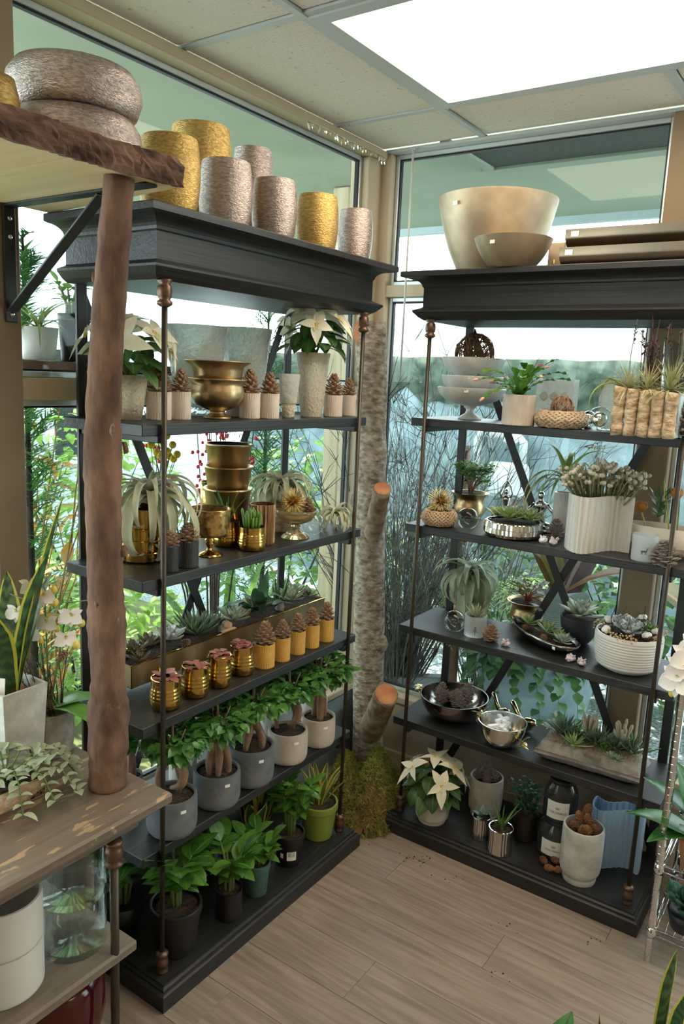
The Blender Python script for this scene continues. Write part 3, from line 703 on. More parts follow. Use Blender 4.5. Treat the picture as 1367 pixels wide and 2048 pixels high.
def pot(name, label, cat, xl, xr, yt, yb, z, shape='cyl', mat='mattewhite', group=None, wall=.08, soil=.86, soilmat='soil', rib=None, seg=36, part='pot', zoff=0, loc=None):
    """bounding pixels on the shelf plane give centre, radius and height; the solid is then a real turned vessel"""
    sh = SH[shape] if isinstance(shape, str) else shape
    x, y, R, P0 = spot(xl, xr, yb, z, sh[0][0])
    h = Vector((x-CAM.x, y-CAM.y, 0)).normalized(); H = hz(x-h.x*R*sh[-1][0], y-h.y*R*sh[-1][0], yt)-z
    if loc: x, y = loc
    t = thing(name, label, cat, (x, y, z+.0005+zoff), group=group)
    pr = [(max(r, .001)*R, q*H) for r, q in sh]; rt = sh[-1][0]*R; si = (soil if soil else .06)*H
    def rin(q):
        for (r0, a0), (r1, a1) in zip(sh, sh[1:]):
            if a0 <= q <= a1: return (r0+(r1-r0)*((q-a0)/max(1e-6, a1-a0)))*R
        return rt
    inn = []; k = 5
    for j in range(k+1):
        q = 1-(1-si/H)*j/k; inn.append((max(.001, (rin(q) if j else rt)-wall*R), q*H))
    rf = None
    if rib:
        n_, dp, rows = rib; f0 = ribf(n_, dp, rows); npr = len(pr)
        seg = 2*n_; rf = lambda a, zz, i: (f0(a, zz, i) if 0 < i < npr else 0)
    if isinstance(shape, str) and shape in SMOOTH: pr = smp(pr)
    O(part, G().lathe(pr+inn+[(1e-6, inn[-1][1])], seg, rf), mat, t, sharp=.35)
    if soil and soilmat: O('soil', G().lathe([(inn[-1][0]*1.0, 0), (inn[-1][0]*.7, .004), (1e-6, .006)], 20, lambda a, zz, i: 0), soilmat, t, (0, 0, si))
    return t, R, H
def sticker(t, R, z, az, w=.018, h=.011, mat='paper', name='price_sticker', bars=0):
    g = G(); n = 5; vs = []; fs = []; da = w/R
    for i in range(n+1):
        a = az-da/2+da*i/n; vs += [((R+.0008)*math.cos(a), (R+.0008)*math.sin(a), z-h/2), ((R+.0008)*math.cos(a), (R+.0008)*math.sin(a), z+h/2)]
    for i in range(n): fs.append((i*2, i*2+2, i*2+3, i*2+1))
    s_ = O(name, g.add(vs, fs), mat, t)
    if bars:
        g = G()
        for i in range(bars):
            a = az-da*.35+da*.7*i/bars; b = da*.7/bars*U(.2, .6); r = R+.0014
            g.add([(r*math.cos(a), r*math.sin(a), z-h*.1), (r*math.cos(a+b), r*math.sin(a+b), z-h*.1), (r*math.cos(a+b), r*math.sin(a+b), z+h*.38), (r*math.cos(a), r*math.sin(a), z+h*.38)], [(0, 1, 2, 3)])
        O('barcode', g, 'ink', s_)
    return s_
def camaz(x, y): return math.atan2(CAM.y-y, CAM.x-x)
# ---- pine cones
def conemesh(mat, n=56, open_=.75, fat=1.0, egg=False):
    g = G()
    for i in range(n):
        t = (i+.5)/n; r = .5*fat*(1-t*.93)**.55*(.62+.38*min(1, t*4)); a = i*2.39996
        if egg:
            r = .42*fat*math.sin(PI*(t*.80+.17))**.8; g.leaf(r*.62, .20+.16*math.sin(PI*t), -.5, e0=-.25+.9*t*1.6, n=2, shape='spoon', fold=.1, thick=.45, mat=T(0, 0, .06+.86*t) @ RZ(a) @ T(r*.42, 0, 0)); continue
        g.leaf(r*.80, .17+.13*(1-t), -.45, e0=-.35+open_*t*1.5, n=3, shape='spoon', fold=.06, thick=.35, mat=T(0, 0, .07+.86*t) @ RZ(a) @ T(r*.22, 0, 0))
    g.lathe([(1e-5, 0), (.13, .05), (.17, .3), (.13, .6), (.05, .92), (1e-5, .97)], 8)
    return g.mesh('pine_cone', mat)
CONES = {m: conemesh(m) for m in ('cone', 'cone_grey')}
CONES['tight'] = conemesh('cone_orange', 60, .9, 1.0, True)
def cone(label, x, y, z, h, d, kind='cone', rot=(0, 0, 0), group=None):
    o = O('pine_cone', CONES[kind], None, None, (x, y, z), (rot[0], rot[1], rot[2] or U(0, 6)), (d*(1.7 if kind != 'tight' else 1.3),)*2+(h,))
    return tag(o, label, 'pine cone', group)
# ---- succulents
def rosette(parent, mat, loc, R, n=26, up=(.15, 1.35), Wd=.5, shape='spoon', thick=.3, sep=False, bend=-.35, name='rosette', L=1.0, tilt=(0, 0)):
    par = parent; R = R*1.25
    base = Matrix.Translation(loc) @ RX(tilt[0]) @ RY(tilt[1])
    if sep: vs = leafvars(mat, R, R*Wd, shape, 2, bend*.6, bend*1.4, 6, .12, 'leaf', thick)
    g = G()
    for i in range(n):
        t = i/n; s_ = (1-.72*t)*U(.93, 1.06); a = i*2.39996; e = up[0]+(up[1]-up[0])*t
        if sep:
            o = O('leaf', vs[i % 2], None, par, sc=s_); o.matrix_local = base @ T(0, 0, R*.16*t) @ RZ(a) @ RY(-e) @ Matrix.Scale(s_, 4)
        else: g.leaf(R*s_*L, R*Wd*s_, bend, n=4, shape=shape, thick=thick, mat=base @ T(0, 0, R*.16*t) @ RZ(a) @ RY(-e))
    if not sep: return O(name, g, mat, par)
def haworthia(parent, loc, R, n=30, mat='hawor', Wd=.2, up=(.35, 1.5), name='rosette', bend=-.3): return rosette(parent, mat, loc, R, n, up, Wd, 'lance', .5, False, bend, name)
def xero(parent, loc, R, n=22, mat='xero', e=(-.1, 1.35), b=(2.6, 4.4), Wd=.30, Lf=1.9, curl=1.0):
    V = []
    for i in range(8):
        t = i/7; V.append(G().leaf(R*Lf*U(.85, 1.15), R*Wd*U(.85, 1.35), (b[0]+(b[1]-b[0])*rnd.random())*curl, e0=0, n=20, shape='xero', fold=.2, ce=1.15, twist=U(-.6, .6)).mesh('leaf', mat))
    for i in range(int(n*1.35)):
        t = i/(n*1.35); a = i*2.39996+U(-.2, .2); el = e[0]+(e[1]-e[0])*t**.8; s_ = (1-.30*t)*U(.85, 1.1)
        O('leaf', V[rnd.randrange(8)], None, parent, loc, (0, -el, a), s_)
    O('crown', G().lathe([(R*.06, -R*.1), (R*.09, 0), (R*.05, R*.1), (1e-5, R*.14)], 8), mat, parent, loc)
def grassy(parent, loc, R, n=40, mat='airgrass', Wd=.05, up=(.1, 1.5), b=(.2, 1.2), name='tuft', shape='blade', stuff=True):
    g = G()
    for i in range(n):
        a = i*2.39996; e_ = up[0]+(up[1]-up[0])*rnd.random()
        g.leaf(R*U(.7, 1.15), R*Wd, U(*b), e0=e_, n=6, shape=shape, fold=.2, mat=Matrix.Translation(loc) @ RZ(a))
    o = O(name, g, mat, parent)
    return o
# ---- leafy plants
def poinsettia(t, z0, R, H, heads=8, greens=26, seed=1):
    """dome of green leaves with star heads of white bracts on it; z0 = rim height of the pot"""
    gl = leafvars('pleaf', R*.58, R*.36, 'ov', 4, .5, 1.3, 6, .08)
    br = leafvars('bract', R*.54, R*.25, 'lance', 4, .2, 1.1, 6, .10, 'bract'); brg = leafvars('bractgreen', R*.36, R*.17, 'lance', 2, .3, 1.0, 5, .1, 'bract')
    O('stems', G().tube([(0, 0, z0-.03), (0, 0, z0+H*.5)], [.006, .004], 6).tube([(0, 0, z0-.03), (R*.3, R*.1, z0+H*.6)], [.005, .003], 6).tube([(0, 0, z0-.03), (-R*.25, -R*.2, z0+H*.6)], [.005, .003], 6), 'stalk', t)
    for i in range(greens):
        f = (i+.5)/greens; a = i*2.39996; zz = z0+H*(.10+.56*f); r = R*.40*math.cos(f*1.1)
        O('leaf', gl[i % 4], None, t, (r*math.cos(a), r*math.sin(a), zz), (U(-.3, .3), .15+U(-.2, .35)-f*.25, a), U(.8, 1.1))
    for i in range(heads):
        f = (i+.5)/heads; a = i*2.39996+.6; th = 1.55*math.sqrt(1-f)
        if i == heads-1: th = 0
        c = Vector((R*.80*math.sin(th)*math.cos(a), R*.80*math.sin(th)*math.sin(a), z0+H*(.42+.50*math.cos(th))))
        q = RZ(a) @ RY(th*.95)
        for k in range(6):
            me = br[k % 4] if k < 5 else brg[0]
            o = O('bract', me, None, t); s_ = U(.85, 1.15)*(1 if k < 4 else .7)
            o.matrix_local = Matrix.Translation(c) @ q @ RZ(k*2*PI/5+U(-.2, .2)) @ RY(-.12-(.25 if k > 3 else 0)) @ Matrix.Scale(s_, 4)
        o = O('flower_centre', G().ball(R*.035, 6, 4).ball(R*.03, 6, 4, T(R*.05, 0, 0)).ball(R*.03, 6, 4, T(0, R*.05, 0)), 'petalyellow', t); o.matrix_local = Matrix.Translation(c) @ q
def zzplant(t, z0, H, stems=6, leafL=.07, mat='zz', spread=.5, lw=.5, pairs=5, up=1.1):
    V = leafvars(mat, leafL, leafL*lw*1.15, 'ov', 4, .3, 1.1, 6, .1)
    for i in range(stems):
        a = i*2.39996+U(-.3, .3); h = H*U(.7, 1.05); s_ = spread*U(.5, 1.1); g = G()
        pts = [Vector((.012*math.cos(a), .012*math.sin(a), z0-.01)), Vector((h*s_*.25*math.cos(a), h*s_*.25*math.sin(a), z0+h*.4)), Vector((h*s_*.6*math.cos(a), h*s_*.6*math.sin(a), z0+h*.75)), Vector((h*s_*.95*math.cos(a), h*s_*.95*math.sin(a), z0+h))]
        st = O('stem', g.tube(pts, [.006, .005, .004, .002], 6), 'stalk', t)
        for k in range(pairs):
            j = 1.0+2.0*(k+.5)/pairs; i0 = min(2, int(j)); p = pts[i0].lerp(pts[i0+1], j-i0)
            for sd in (-1, 1): O('leaf', V[rnd.randrange(4)], None, t, p, (0, -U(.2, .8), a+sd*U(.7, 1.4)), U(.75, 1.1))
        O('leaf', V[0], None, t, pts[3], (0, -U(.5, 1.0), a), 1)
def snakeplant(t, z0, n, L, Wd, mat, lean=(.02, .28), twist=.5, spread=.02, bend=(.0, .35)):
    V = [G().leaf(L*U(.72, 1.08), Wd*U(.8, 1.1), U(*bend), n=10, shape='snake', fold=.22, wave=.12, twist=U(-twist, twist)).mesh('leaf', mat) for i in range(5)]
    for i in range(n):
        a = i*2.39996; O('leaf', V[i % 5], None, t, (spread*math.cos(a), spread*math.sin(a), z0), (0, -PI/2+U(*lean), a), U(.8, 1.05))
def ficus(t, z0, R, H, kind, fol=(1, .8), nl=170, off=(0, 0)):
    """ginseng ficus: swollen roots, short trunk, leafy crown"""
    if kind == 'legs':
        sp = [[(.30, .05, 0), (.30, .08, .25), (.12, .02, .5), (0, 0, .62)], [(-.32, .1, 0), (-.34, .12, .25), (-.16, .03, .5), (0, 0, .62)], [(.05, -.30, 0), (.08, -.26, .28), (.02, -.05, .5), (0, 0, .62)]]; rr = [.07, .14, .15, .13]
    elif kind == 'loop':
        sp = [[(-.35, -.1, 0), (-.40, -.1, .30), (-.22, 0, .58), (.10, .05, .66), (.34, .05, .50), (.30, 0, .30), (.05, -.1, .22)], [(.0, .2, 0), (.15, .15, .35), (.08, .05, .64)]]; rr = [.08, .12, .14, .15, .16, .14, .06]
    elif kind == 'stump':
        sp = [[(-.22, .0, 0), (-.12, 0, .4), (.05, 0, .75), (.10, 0, .95)], [(.18, -.15, 0), (.12, -.08, .35), (.05, 0, .7)], [(.10, .2, 0), (.08, .1, .35), (.05, 0, .7)]]; rr = [.12, .20, .16, .10]
    else:
        sp = [[(-.3, .1, 0), (-.26, .1, .35), (-.02, 0, .62), (0, 0, .8)], [(.28, .15, 0), (.25, .1, .35), (.0, 0, .62)], [(0, -.28, 0), (-.04, -.24, .3), (.0, -.02, .6)], [(.22, -.2, 0), (.18, -.12, .35), (0, 0, .6)]]; rr = [.07, .15, .16, .12]
    s_ = H*.62
    for q in sp:
        # smooth the path
        P = [Vector((p[0]*R*1.6, p[1]*R*1.6, z0-.006+p[2]*s_)) for p in q]; r0 = [rr[min(i, len(rr)-1)]*R*1.25 for i in range(len(P))]
        pts = []; rad = []
        for i in range(len(P)-1):
            for k in range(4):
                u = k/4; a = P[max(0, i-1)]; b = P[i]; c = P[i+1]; d = P[min(len(P)-1, i+2)]
                pts.append(.5*((2*b)+(c-a)*u+(2*a-5*b+4*c-d)*u*u+(3*b-a-3*c+d)*u**3)); rad.append((r0[i]*(1-u)+r0[i+1]*u)*U(.93, 1.07))
        pts.append(P[-1]); rad.append(r0[-1])
        O('root', G().tube(pts, rad, 9), 'rootwood', t)
    top = z0+s_*.62
    O('branches', G().tube([(0, 0, top-.01), (off[0]*.5, off[1]*.5, top+H*.2), (off[0], off[1], top+H*.4)], [R*.14, R*.07, R*.03], 6).tube([(0, 0, top), (R*.5, R*.2, top+H*.35)], [R*.07, R*.02], 5).tube([(0, 0, top), (-R*.5, R*.1, top+H*.3)], [R*.07, R*.02], 5), 'rootwood', t)
    cloud(t, 'foliage', 'ficus', (off[0], off[1], z0+H*.66), (R*1.30*fol[0], R*1.30*fol[0], H*.30*fol[1]), int(nl*1.9), .042, .026, 'ov', 3, 'stuff', .1, 0, .305)
def sphereshell(r, seg=28, rings=18, th=.035):
    pr = [(max(1e-6, r*math.sin(PI*i/rings)), r-r*math.cos(PI*i/rings)) for i in range(rings+1)]
    g = G().lathe(pr, seg); q = r*(1-th)
    p2 = [(max(1e-6, q*math.sin(PI*i/rings)), r-q*math.cos(PI*i/rings)) for i in range(rings+1)]
    return g.lathe(p2[::-1], seg)
def glassball(label, xl, xr, yb, z, fill='flake', group=None):
    x, y, R, p = spot(xl, xr, yb-2, z, .5)
    t = thing('glass_ball', label, 'ornament', (x, y, z+.0005), group=group)
    O('shell', G().lathe([(max(1e-6, R*math.sin(PI*i/20)), R-R*math.cos(PI*i/20)) for i in range(21)], 32), 'thinglass', t)
    g = G()
    for i in range(70):
        a = U(0, 6.28); r = R*.62*math.sqrt(rnd.random()); zz = R-math.sqrt(max(.01, (R*.9)**2-r*r))+.002+U(0, R*.35)
        g.leaf(R*U(.12, .25), R*.12, U(-1, 1), n=2, mat=T(r*math.cos(a), r*math.sin(a), zz) @ RZ(U(0, 6)) @ RY(U(-1, 1)))
    tag(O('flakes', g, fill, t), kind='stuff'); return t, R
def starburst(label, x, y, z, R, group=None):
    t = thing('starburst_ball', label, 'ornament', (x, y, z), group=group)
    g = G(); n = 130
    for i in range(n):
        ph = math.acos(1-2*(i+.5)/n); a = i*2.39996; d = Vector((math.sin(ph)*math.cos(a), math.sin(ph)*math.sin(a), math.cos(ph)))
        g.tube([d*R*.1, d*R*U(.88, 1.03)], [R*.024, R*.014], 4)
    O('spikes', g, 'goldwire', t, (0, 0, R)); O('core', G().ball(R*.16, 10, 6), 'gold', t, (0, 0, R)); return t
def vineball(label, x, y, z, R, n, mat, r=.0022):
    g = G()
    for i in range(n):
        q = Euler((U(0, 6), U(0, 6), U(0, 6))).to_matrix().to_4x4(); rr = R*U(.86, 1.0); m_ = 20; o_ = U(-.25, .25)*R
        k = math.sqrt(max(.1, 1-(o_/R)**2)); g.tube([q @ Vector((rr*k*math.cos(2*PI*j/m_), rr*k*math.sin(2*PI*j/m_), o_+U(-.03, .03)*R)) for j in range(m_+1)], r*U(.6, 1.2), 4)
    for i in range(int(n*.4)):
        d = Vector((U(-1, 1), U(-1, 1), U(-.2, 1))).normalized(); g.tube([d*R*.95, d*R*1.1+Vector((U(-.01, .01), U(-.01, .01), .004))], [r*.6, r*.25], 3)
    o = O('vine_ball', g, mat, None, (x, y, z+R*.98)); return tag(o, label, 'ornament')
def willowring(label, x, y, z, R, H, group=None):
    t = thing('willow_ring', label, 'basket', (x, y, z), group=group); g = G(); n = 26
    for s_ in (-1, 1):
        for i in range(n):
            a0 = 2*PI*i/n; pts = []
            for k in range(7):
                f = k/6; a = a0+s_*f*1.1; rad = R*(.80+.2*math.sin(PI*f)) + (.0015 if (i+k) % 2 else -.0015); pts.append((rad*math.cos(a), rad*math.sin(a), H*(.09+.87*f)))
            g.tube(pts, R*.055, 4)
    O('woven_strips', g, 'willow', t)
    for zz, q in ((.95, .80), (.11, .80), (.90, .72)):
        O('hoop', G().tube([(R*q*math.cos(2*PI*k/28), R*q*math.sin(2*PI*k/28), H*zz+R*.02*math.sin(k*2.1)) for k in range(29)], R*.06, 5), 'willow', t)
    O('liner', G().lathe([(R*.70, H*.05), (R*.72, H*.6), (1e-5, H*.6)], 20), 'twig_dark', t); return t
def rock(g, c, r, seed=0):
    pr = []
    vs = []; fs = []; seg = 7; rings = 5
    for i in range(rings+1):
        for k in range(seg):
            ph = PI*i/rings; a = 2*PI*k/seg; q = r*U(.72, 1.15); vs.append((c[0]+q*math.sin(ph)*math.cos(a), c[1]+q*math.sin(ph)*math.sin(a), c[2]-.8*q*math.cos(ph)))
    fs = [(i*seg+k, i*seg+(k+1) % seg, (i+1)*seg+(k+1) % seg, (i+1)*seg+k) for i in range(rings) for k in range(seg)]
    return g.add(vs, fs)
def crystal(label, xl, xr, yb, z, mat='crystal', n=4):
    x, y, R, p = spot(xl, xr, yb, z, .8); g = G()
    for i in range(n): rock(g, (U(-.4, .4)*R, U(-.4, .4)*R, R*.5), R*U(.45, .62))
    for i in range(6):
        a = U(0, 6.28); d = Vector((math.cos(a)*.6, math.sin(a)*.6, U(.5, 1))).normalized(); b = Vector((0, 0, R*.5)); g.tube([b, b+d*R*.7, b+d*R*.95], [R*.18, R*.16, .0005], 6)
    zm = min(v[2] for v in g.v); o = O('crystal_chunk', g, mat, None, (x, y, z-zm+.0004), smooth=False); return tag(o, label, 'crystal')
# ================================================================== left unit: things on top
def topot(name, label, cat, xl, xr, yt, ax, val, shape, mat, z=2.2005, group=None, wall=.06):
    sh = SH[shape] if isinstance(shape, str) else shape
    c = onp((xl+xr)/2, (yt+480)/2, ax, val); R = (xr-xl)/2*depth(c)/FPX; h = Vector((c.x-CAM.x, c.y-CAM.y, 0)).normalized()
    H = hz(c.x-h.x*R*sh[-1][0], c.y-h.y*R*sh[-1][0], yt)-z
    t = thing(name, label, cat, (c.x, c.y, z), group=group); rt = sh[-1][0]*R
    O('pot', G().lathe((smp([(r*R, q*H) for r, q in sh], 5))+[(rt*(1-wall), H)]+[(max(.01, r*R-wall*R), max(q, .08)*H) for r, q in sh[::-1] if .05 < q < .95]+[(sh[0][0]*R*.8, H*.08), (1e-6, H*.08)], 48), mat, t, sharp=.8)
    return t, R, H
gt = 'textured metallic pots on the left unit'
topot('barrel_pot', 'gold textured barrel pot in front, leftmost beside the bark edged slab', 'pot', 278, 400, 262, 0, .600, 'barrel', 'goldtex', group=gt)
topot('barrel_pot', 'larger gold textured barrel pot in the back row on the left unit', 'pot', 337, 464, 239, 0, .44, 'barrel', 'goldtex', group=gt)
topot('barrel_pot', 'rosy silver textured barrel pot right of the leftmost gold one', 'pot', 397, 505, 313, 0, .600, 'barrel', 'silvertex', group=gt)
topot('barrel_pot', 'silver textured barrel pot in the back row on the left unit', 'pot', 463, 546, 290, 0, .43, 'barrel', 'silvertex', group=gt)
topot('barrel_pot', 'rosy silver textured barrel pot in the middle of the front row', 'pot', 503, 594, 352, 0, .600, 'barrel', 'silvertex', group=gt)
topot('barrel_pot', 'gold textured barrel pot second from the right on the left unit', 'pot', 592, 677, 384, 0, .600, 'barrel', 'goldtex', group=gt)
topot('barrel_pot', 'small silver textured barrel pot at the right end of the left unit', 'pot', 676, 746, 415, 0, .600, 'barrel', 'silvertex', group=gt)
# ================================================================== left unit, top shelf
WR = 'white ribbed cylinder pots on the top shelf of the left unit'
def coneinpot(label, t, R, H, h, d, kind='cone', f=.80):
    cone(label, t.location.x, t.location.y, t.location.z+H*f, h, d, kind)
spec = [('leftmost white ribbed cylinder pot behind the bronze post', 293, 342, 784, 841), ('white ribbed cylinder pot left of the brass footed bowls', 341, 381, 784, 840),
        ('white ribbed cylinder pot half hidden behind the brass foot', 452, 489, 792, 834), ('white ribbed cylinder pot just right of the brass footed bowls', 478, 519, 787, 838), ('white ribbed cylinder pot beside the sandy glass tumblers', 519, 557, 788, 838),
        ('white ribbed cylinder pot second from the right end of the shelf', 646, 683, 791, 834), ('white ribbed cylinder pot at the right end beside the birch trunk', 680, 710, 791, 832)]
for i, (lb, a, b, c, d) in enumerate(spec):
    t, R, H = pot('ribbed_pot', lb, 'pot', a, b, c, d, S1, RIB3, 'whiteceramic', WR, soil=.84, rib=(26, .018, True))
    coneinpot('brown pine cone in the ' + ['leftmost white pot by the bronze post', 'white pot left of the brass bowls', 'white pot behind the brass foot', 'white pot right of the brass bowls', 'white pot by the sandy tumblers', 'second white pot from the shelf end', 'white pot nearest the birch trunk'][i], t, R, H, R*2.8, R*1.5)
x, y, R, p = spot(381, 487, 838, S1, .42)
t = thing('footed_bowl', 'brass footed bowl standing on the top shelf of the left unit', 'bowl', (x, y, S1+.0005)); H = hz(x-.03, y+.02, 757)-S1
br = [(.52, 0), (.52, .03), (.45, .06), (.28, .12), (.26, .18), (.45, .23), (.78, .34), (.97, .55), (.98, .72), (.93, .82), (.94, .88), (1.03, .96), (1.08, 1), (1.05, 1.0), (.9, .9), (.9, .7), (.6, .40), (1e-5, .36)]
O('bowl', G().lathe([(r*R, q*H) for r, q in br], 40), 'brass', t)
t2 = thing('footed_bowl', 'brass bowl nested in the mouth of the footed bowl below', 'bowl', (x, y, S1+H*.62)); H2 = hz(x, y, 722)-S1-H*.62; R2 = R*1.22
O('bowl', G().lathe([(r*R2, q*H2) for r, q in [(.3, 0), (.6, .15), (.72, .45), (.74, .72), (.80, .86), (.98, .97), (1, 1), (.97, 1), (.74, .84), (.68, .5), (1e-5, .2)]], 40), 'brass', t2)
# crackle glass
for lb, a, b, c, v in (('wide crackled glass vase behind the brass bowls, left of two', 330, 455, 652, .375), ('wide crackled glass vase behind the brass bowls, right of two', 438, 542, 657, .37)):
    q = onp((a+b)/2, 745, 0, v); R = (b-a)/2*depth(q)/FPX; H = hz(q.x, q.y, c)-S1
    t = thing('glass_vase', lb, 'vase', (q.x, q.y, S1+.0005), group='crackled glass vases')
    O('vase', G().lathe([(.58*R, 0), (.62*R, .01), (R, H), (R*.96, H), (R*.60, H*.1), (1e-5, H*.08)], 40), 'glass_crackle', t)
for lb, a, b, c, d, zo in (('sandy glass tumbler standing beside the poinsettia vase', 560, 592, 795, 836, 0), ('clear sandy glass tumbler nested on the lower one', 553, 596, 748, 800, .045)):
    x, y, R, p = spot(560, 592, 836, S1, .75); R = (b-a)/2*depth(p)/FPX*1.02; H = hz(x, y, c)-S1-zo
    t = thing('glass_tumbler', lb, 'tumbler', (x, y, S1+.0005+zo), group='nested sandy glass tumblers')
    O('tumbler', G().lathe([(.72*R, 0), (.74*R, .004), (R, H), (R*.93, H), (R*.68, .012), (1e-5, .012)], 32), 'glass_sand' if zo == 0 else 'glass_crackle', t)
def poinpot(label, xl, xr, yt, yb, z, shape, mat, pr, ph, heads, greens, name='poinsettia'):
    t, R, H = pot(name, label, 'poinsettia', xl, xr, yt, yb, z, shape, mat, soil=.85); poinsettia(t, H, pr, ph, heads, greens); return t
poinpot('white poinsettia in a tall sandy glass vase on the left unit', 588, 655, 705, 834, S1, 'vase', 'glass_sand', .145, .165, 9, 30)
q = onp(255, 800, 0, .47)
t = thing('poinsettia', 'white poinsettia half hidden behind the brown log post', 'poinsettia', (q.x, q.y, S1+.0005))
O('pot', G().lathe([(.038, 0), (.055, .12), (.05, .12), (.036, .1), (1e-5, .1)], 28), 'glass_sand', t); poinsettia(t, .12, .15, .16, 9, 28)
# ================================================================== left unit, second shelf
t, R, H = pot('air_plant_pot', 'curly air plant spilling over a large ridged gold pot on the left unit', 'plant', 238, 332, 1022, 1128, S2, [(.92, 0), (1, .03), (1, .18), (.96, .2), (1, .22), (1, .40), (.96, .42), (1, .44), (1, .62), (.96, .64), (1, .66), (1, 1)], 'gold', soil=None)
xero(t, (.03, .0, H*1.22), .125, 30, 'xero', (-.1, 1.4), (2.8, 5.0), .27, 2.7)
for lb, a, b, c, d in (('small black ribbed pot behind the bronze post on the second shelf', 321, 356, 1092, 1146), ('small black ribbed pot left of the gold goblet', 355, 396, 1084, 1137)):
    t, R, H = pot('ribbed_pot', lb, 'pot', a, b, c, d, S2, RIB3, 'blackceramic', 'black ribbed pots', soil=.85, rib=(26, .018, True))
    coneinpot('light brown pine cone in the ' + ('black pot behind the bronze post' if a == 321 else 'black pot left of the goblet'), t, R, H, R*2.2, R*1.75)
def goblet(label, xl, xr, yt, yb, z, mat, prof, name='goblet', cat='goblet', ax=None):
    x, y, R, p = spot(xl, xr, yb, z, .62); H = hz(x, y, yt)-z
    t = thing(name, label, cat, (x, y, z+.0005)); k = next(i for i, v in enumerate(prof) if v[1] >= prof[0][2])
    O('foot', G().lathe([(r*R, q*H) for r, q, *_ in prof[:k+1]], 40), mat[0], t)
    O('bowl', G().lathe([(r*R, q*H) for r, q, *_ in prof[k:]], 40), mat[1], t); return t, R, H
t, R, H = goblet('mottled gold mercury glass goblet on a stem', 378, 459, 1016, 1116, S2, ('gold', 'mercury'), [(.62, 0, .38), (.63, .012), (.45, .05), (.16, .10), (.12, .16), (.15, .20), (.24, .25), (.17, .29), (.26, .33), (.17, .36), (.20, .385), (.55, .40), (.85, .43), (.93, .50), (1, .98), (1, 1), (.95, 1), (.88, .52), (1e-5, .46)])
x, y, R, p = spot(366, 402, 1062, S2, .8)
for lb, z0, h_, f in (('mottled gold cylinder holder standing behind the goblet', .075, .085, 1.0), ('gold cylinder holder under the mottled one behind the goblet', 0, .074, 1.05)):
    t = thing('candle_holder', lb, 'holder', (x-.015, y+.10, S2+.0005+z0)); r = R*f*1.12
    O('holder', G().lathe([(r*.85, 0), (r*.9, .004), (r, h_), (r*.94, h_), (r*.8, .012), (1e-5, .01)], 32), 'mercury' if z0 else 'gold', t)
q = onp(405, 1010, 0, .44)
t = thing('yellow_ball_flowers', 'bunch of round yellow ball flowers on thin stems', 'flowers', (.42, -1.27, S2+.0005))
O('vase', G().lathe([(.022, 0), (.026, .09), (.020, .11), (.018, .11), (.018, .02), (1e-5, .02)], 20), 'glass_sand', t)
for (px, py) in ((333, 872), (326, 886), (345, 890), (313, 905), (335, 903), (354, 909), (347, 918), (328, 925), (302, 890), (322, 912), (338, 912)):
    c = onp(px, py, 0, .42+U(-.03, .03))-Vector((.42, -1.27, S2)); s_ = O('stem', G().tube([(0, 0, .08), (c.x*.4, c.y*.4, .08+(c.z-.08)*.5), c], .0012, 4), 'stalk', t)
    O('flower_ball', G().ball(.0115, 12, 8), 'craspedia', s_, c)
xs = onp(455, 1000, 0, .43)
z0 = S2+.0005
for i, (lb, yt, yb, w) in enumerate((('bottom brass tapered pot of the stack of three', 975, 1075, 94), ('middle brass tapered pot of the stack of three', 931, 1000, 97), ('top brass tapered pot of the stack of three', 887, 965, 94))):
    R = w/2*depth(xs)/FPX; H = hz(xs.x, xs.y, yt)-S2
    hh = (.125, .095, .085)[i]
    t = thing('brass_pot', lb, 'pot', (xs.x, xs.y, S2+H-hh), group='brass pots stacked on the left unit')
    O('pot', G().lathe([(R*.76, 0), (R*.78, .003), (R*.97, hh-.006), (R*1.04, hh-.004), (R*1.04, hh), (R*.93, hh), (R*.74, .01), (1e-5, .008)], 44), 'brass', t)
    if i == 0: t.location.z = z0; t.children[0].scale.z = H/hh
t, R, H = pot('aloe_pot', 'small aloe in a ridged gold pot behind the goblet', 'plant', 425, 480, 1046, 1096, S2, 'goldpot', 'gold'); V = leafvars('aloe', .13, .018, 'blade', 3, -.1, .3, 7, .2, 'leaf', .5)
for i in range(7): O('leaf', V[i % 3], None, t, (0, 0, H*.85), (0, -PI/2+.12+.07*i, i*2.4+1.5), (.75+.05*i)*(.75 if i % 2 else 1.05))
t, R, H = pot('pencil_cactus_pot', 'bright green finger cactus in a ridged gold pot at the shelf front', 'plant', 474, 531, 1058, 1104, S2, 'goldpot', 'gold')
g = G()
for i in range(26):
    a = i*2.4; r = R*.5*math.sqrt((i+.5)/26); l = U(.04, .07); b = Vector((r*math.cos(a), r*math.sin(a), H*.84)); d = Vector((math.cos(a)*r*9, math.sin(a)*r*9, 1)).normalized()
    g.tube([b, b+d*l*.5, b+d*l*.9, b+d*l], [.0045, .005, .0048, .0015], 6)
O('cactus_fingers', g, 'pencil', t)
t, R, H = pot('votive_holder', 'ribbed coppery bark votive holder behind the finger cactus', 'holder', 497, 548, 1012, 1092, S2, 'cyl', 'copperbark', soil=.2, soilmat=None, rib=(24, .03, False))
q = onp(560, 1030, 0, .45)
t = thing('air_plant_pot', 'big pale curly air plant on a bark wrapped cylinder behind the gold starburst', 'plant', (q.x, q.y, S2+.0005))
O('pot', G().lathe([(.045, 0), (.046, .10), (.04, .10), (.04, .05), (1e-5, .05)], 24, lambda a, z, i: U(-.05, .05)), 'birchlog', t); xero(t, (.0, 0, .155), .105, 38, 'xero', (-.1, 1.4), (2.8, 5.0), .30, 2.3)
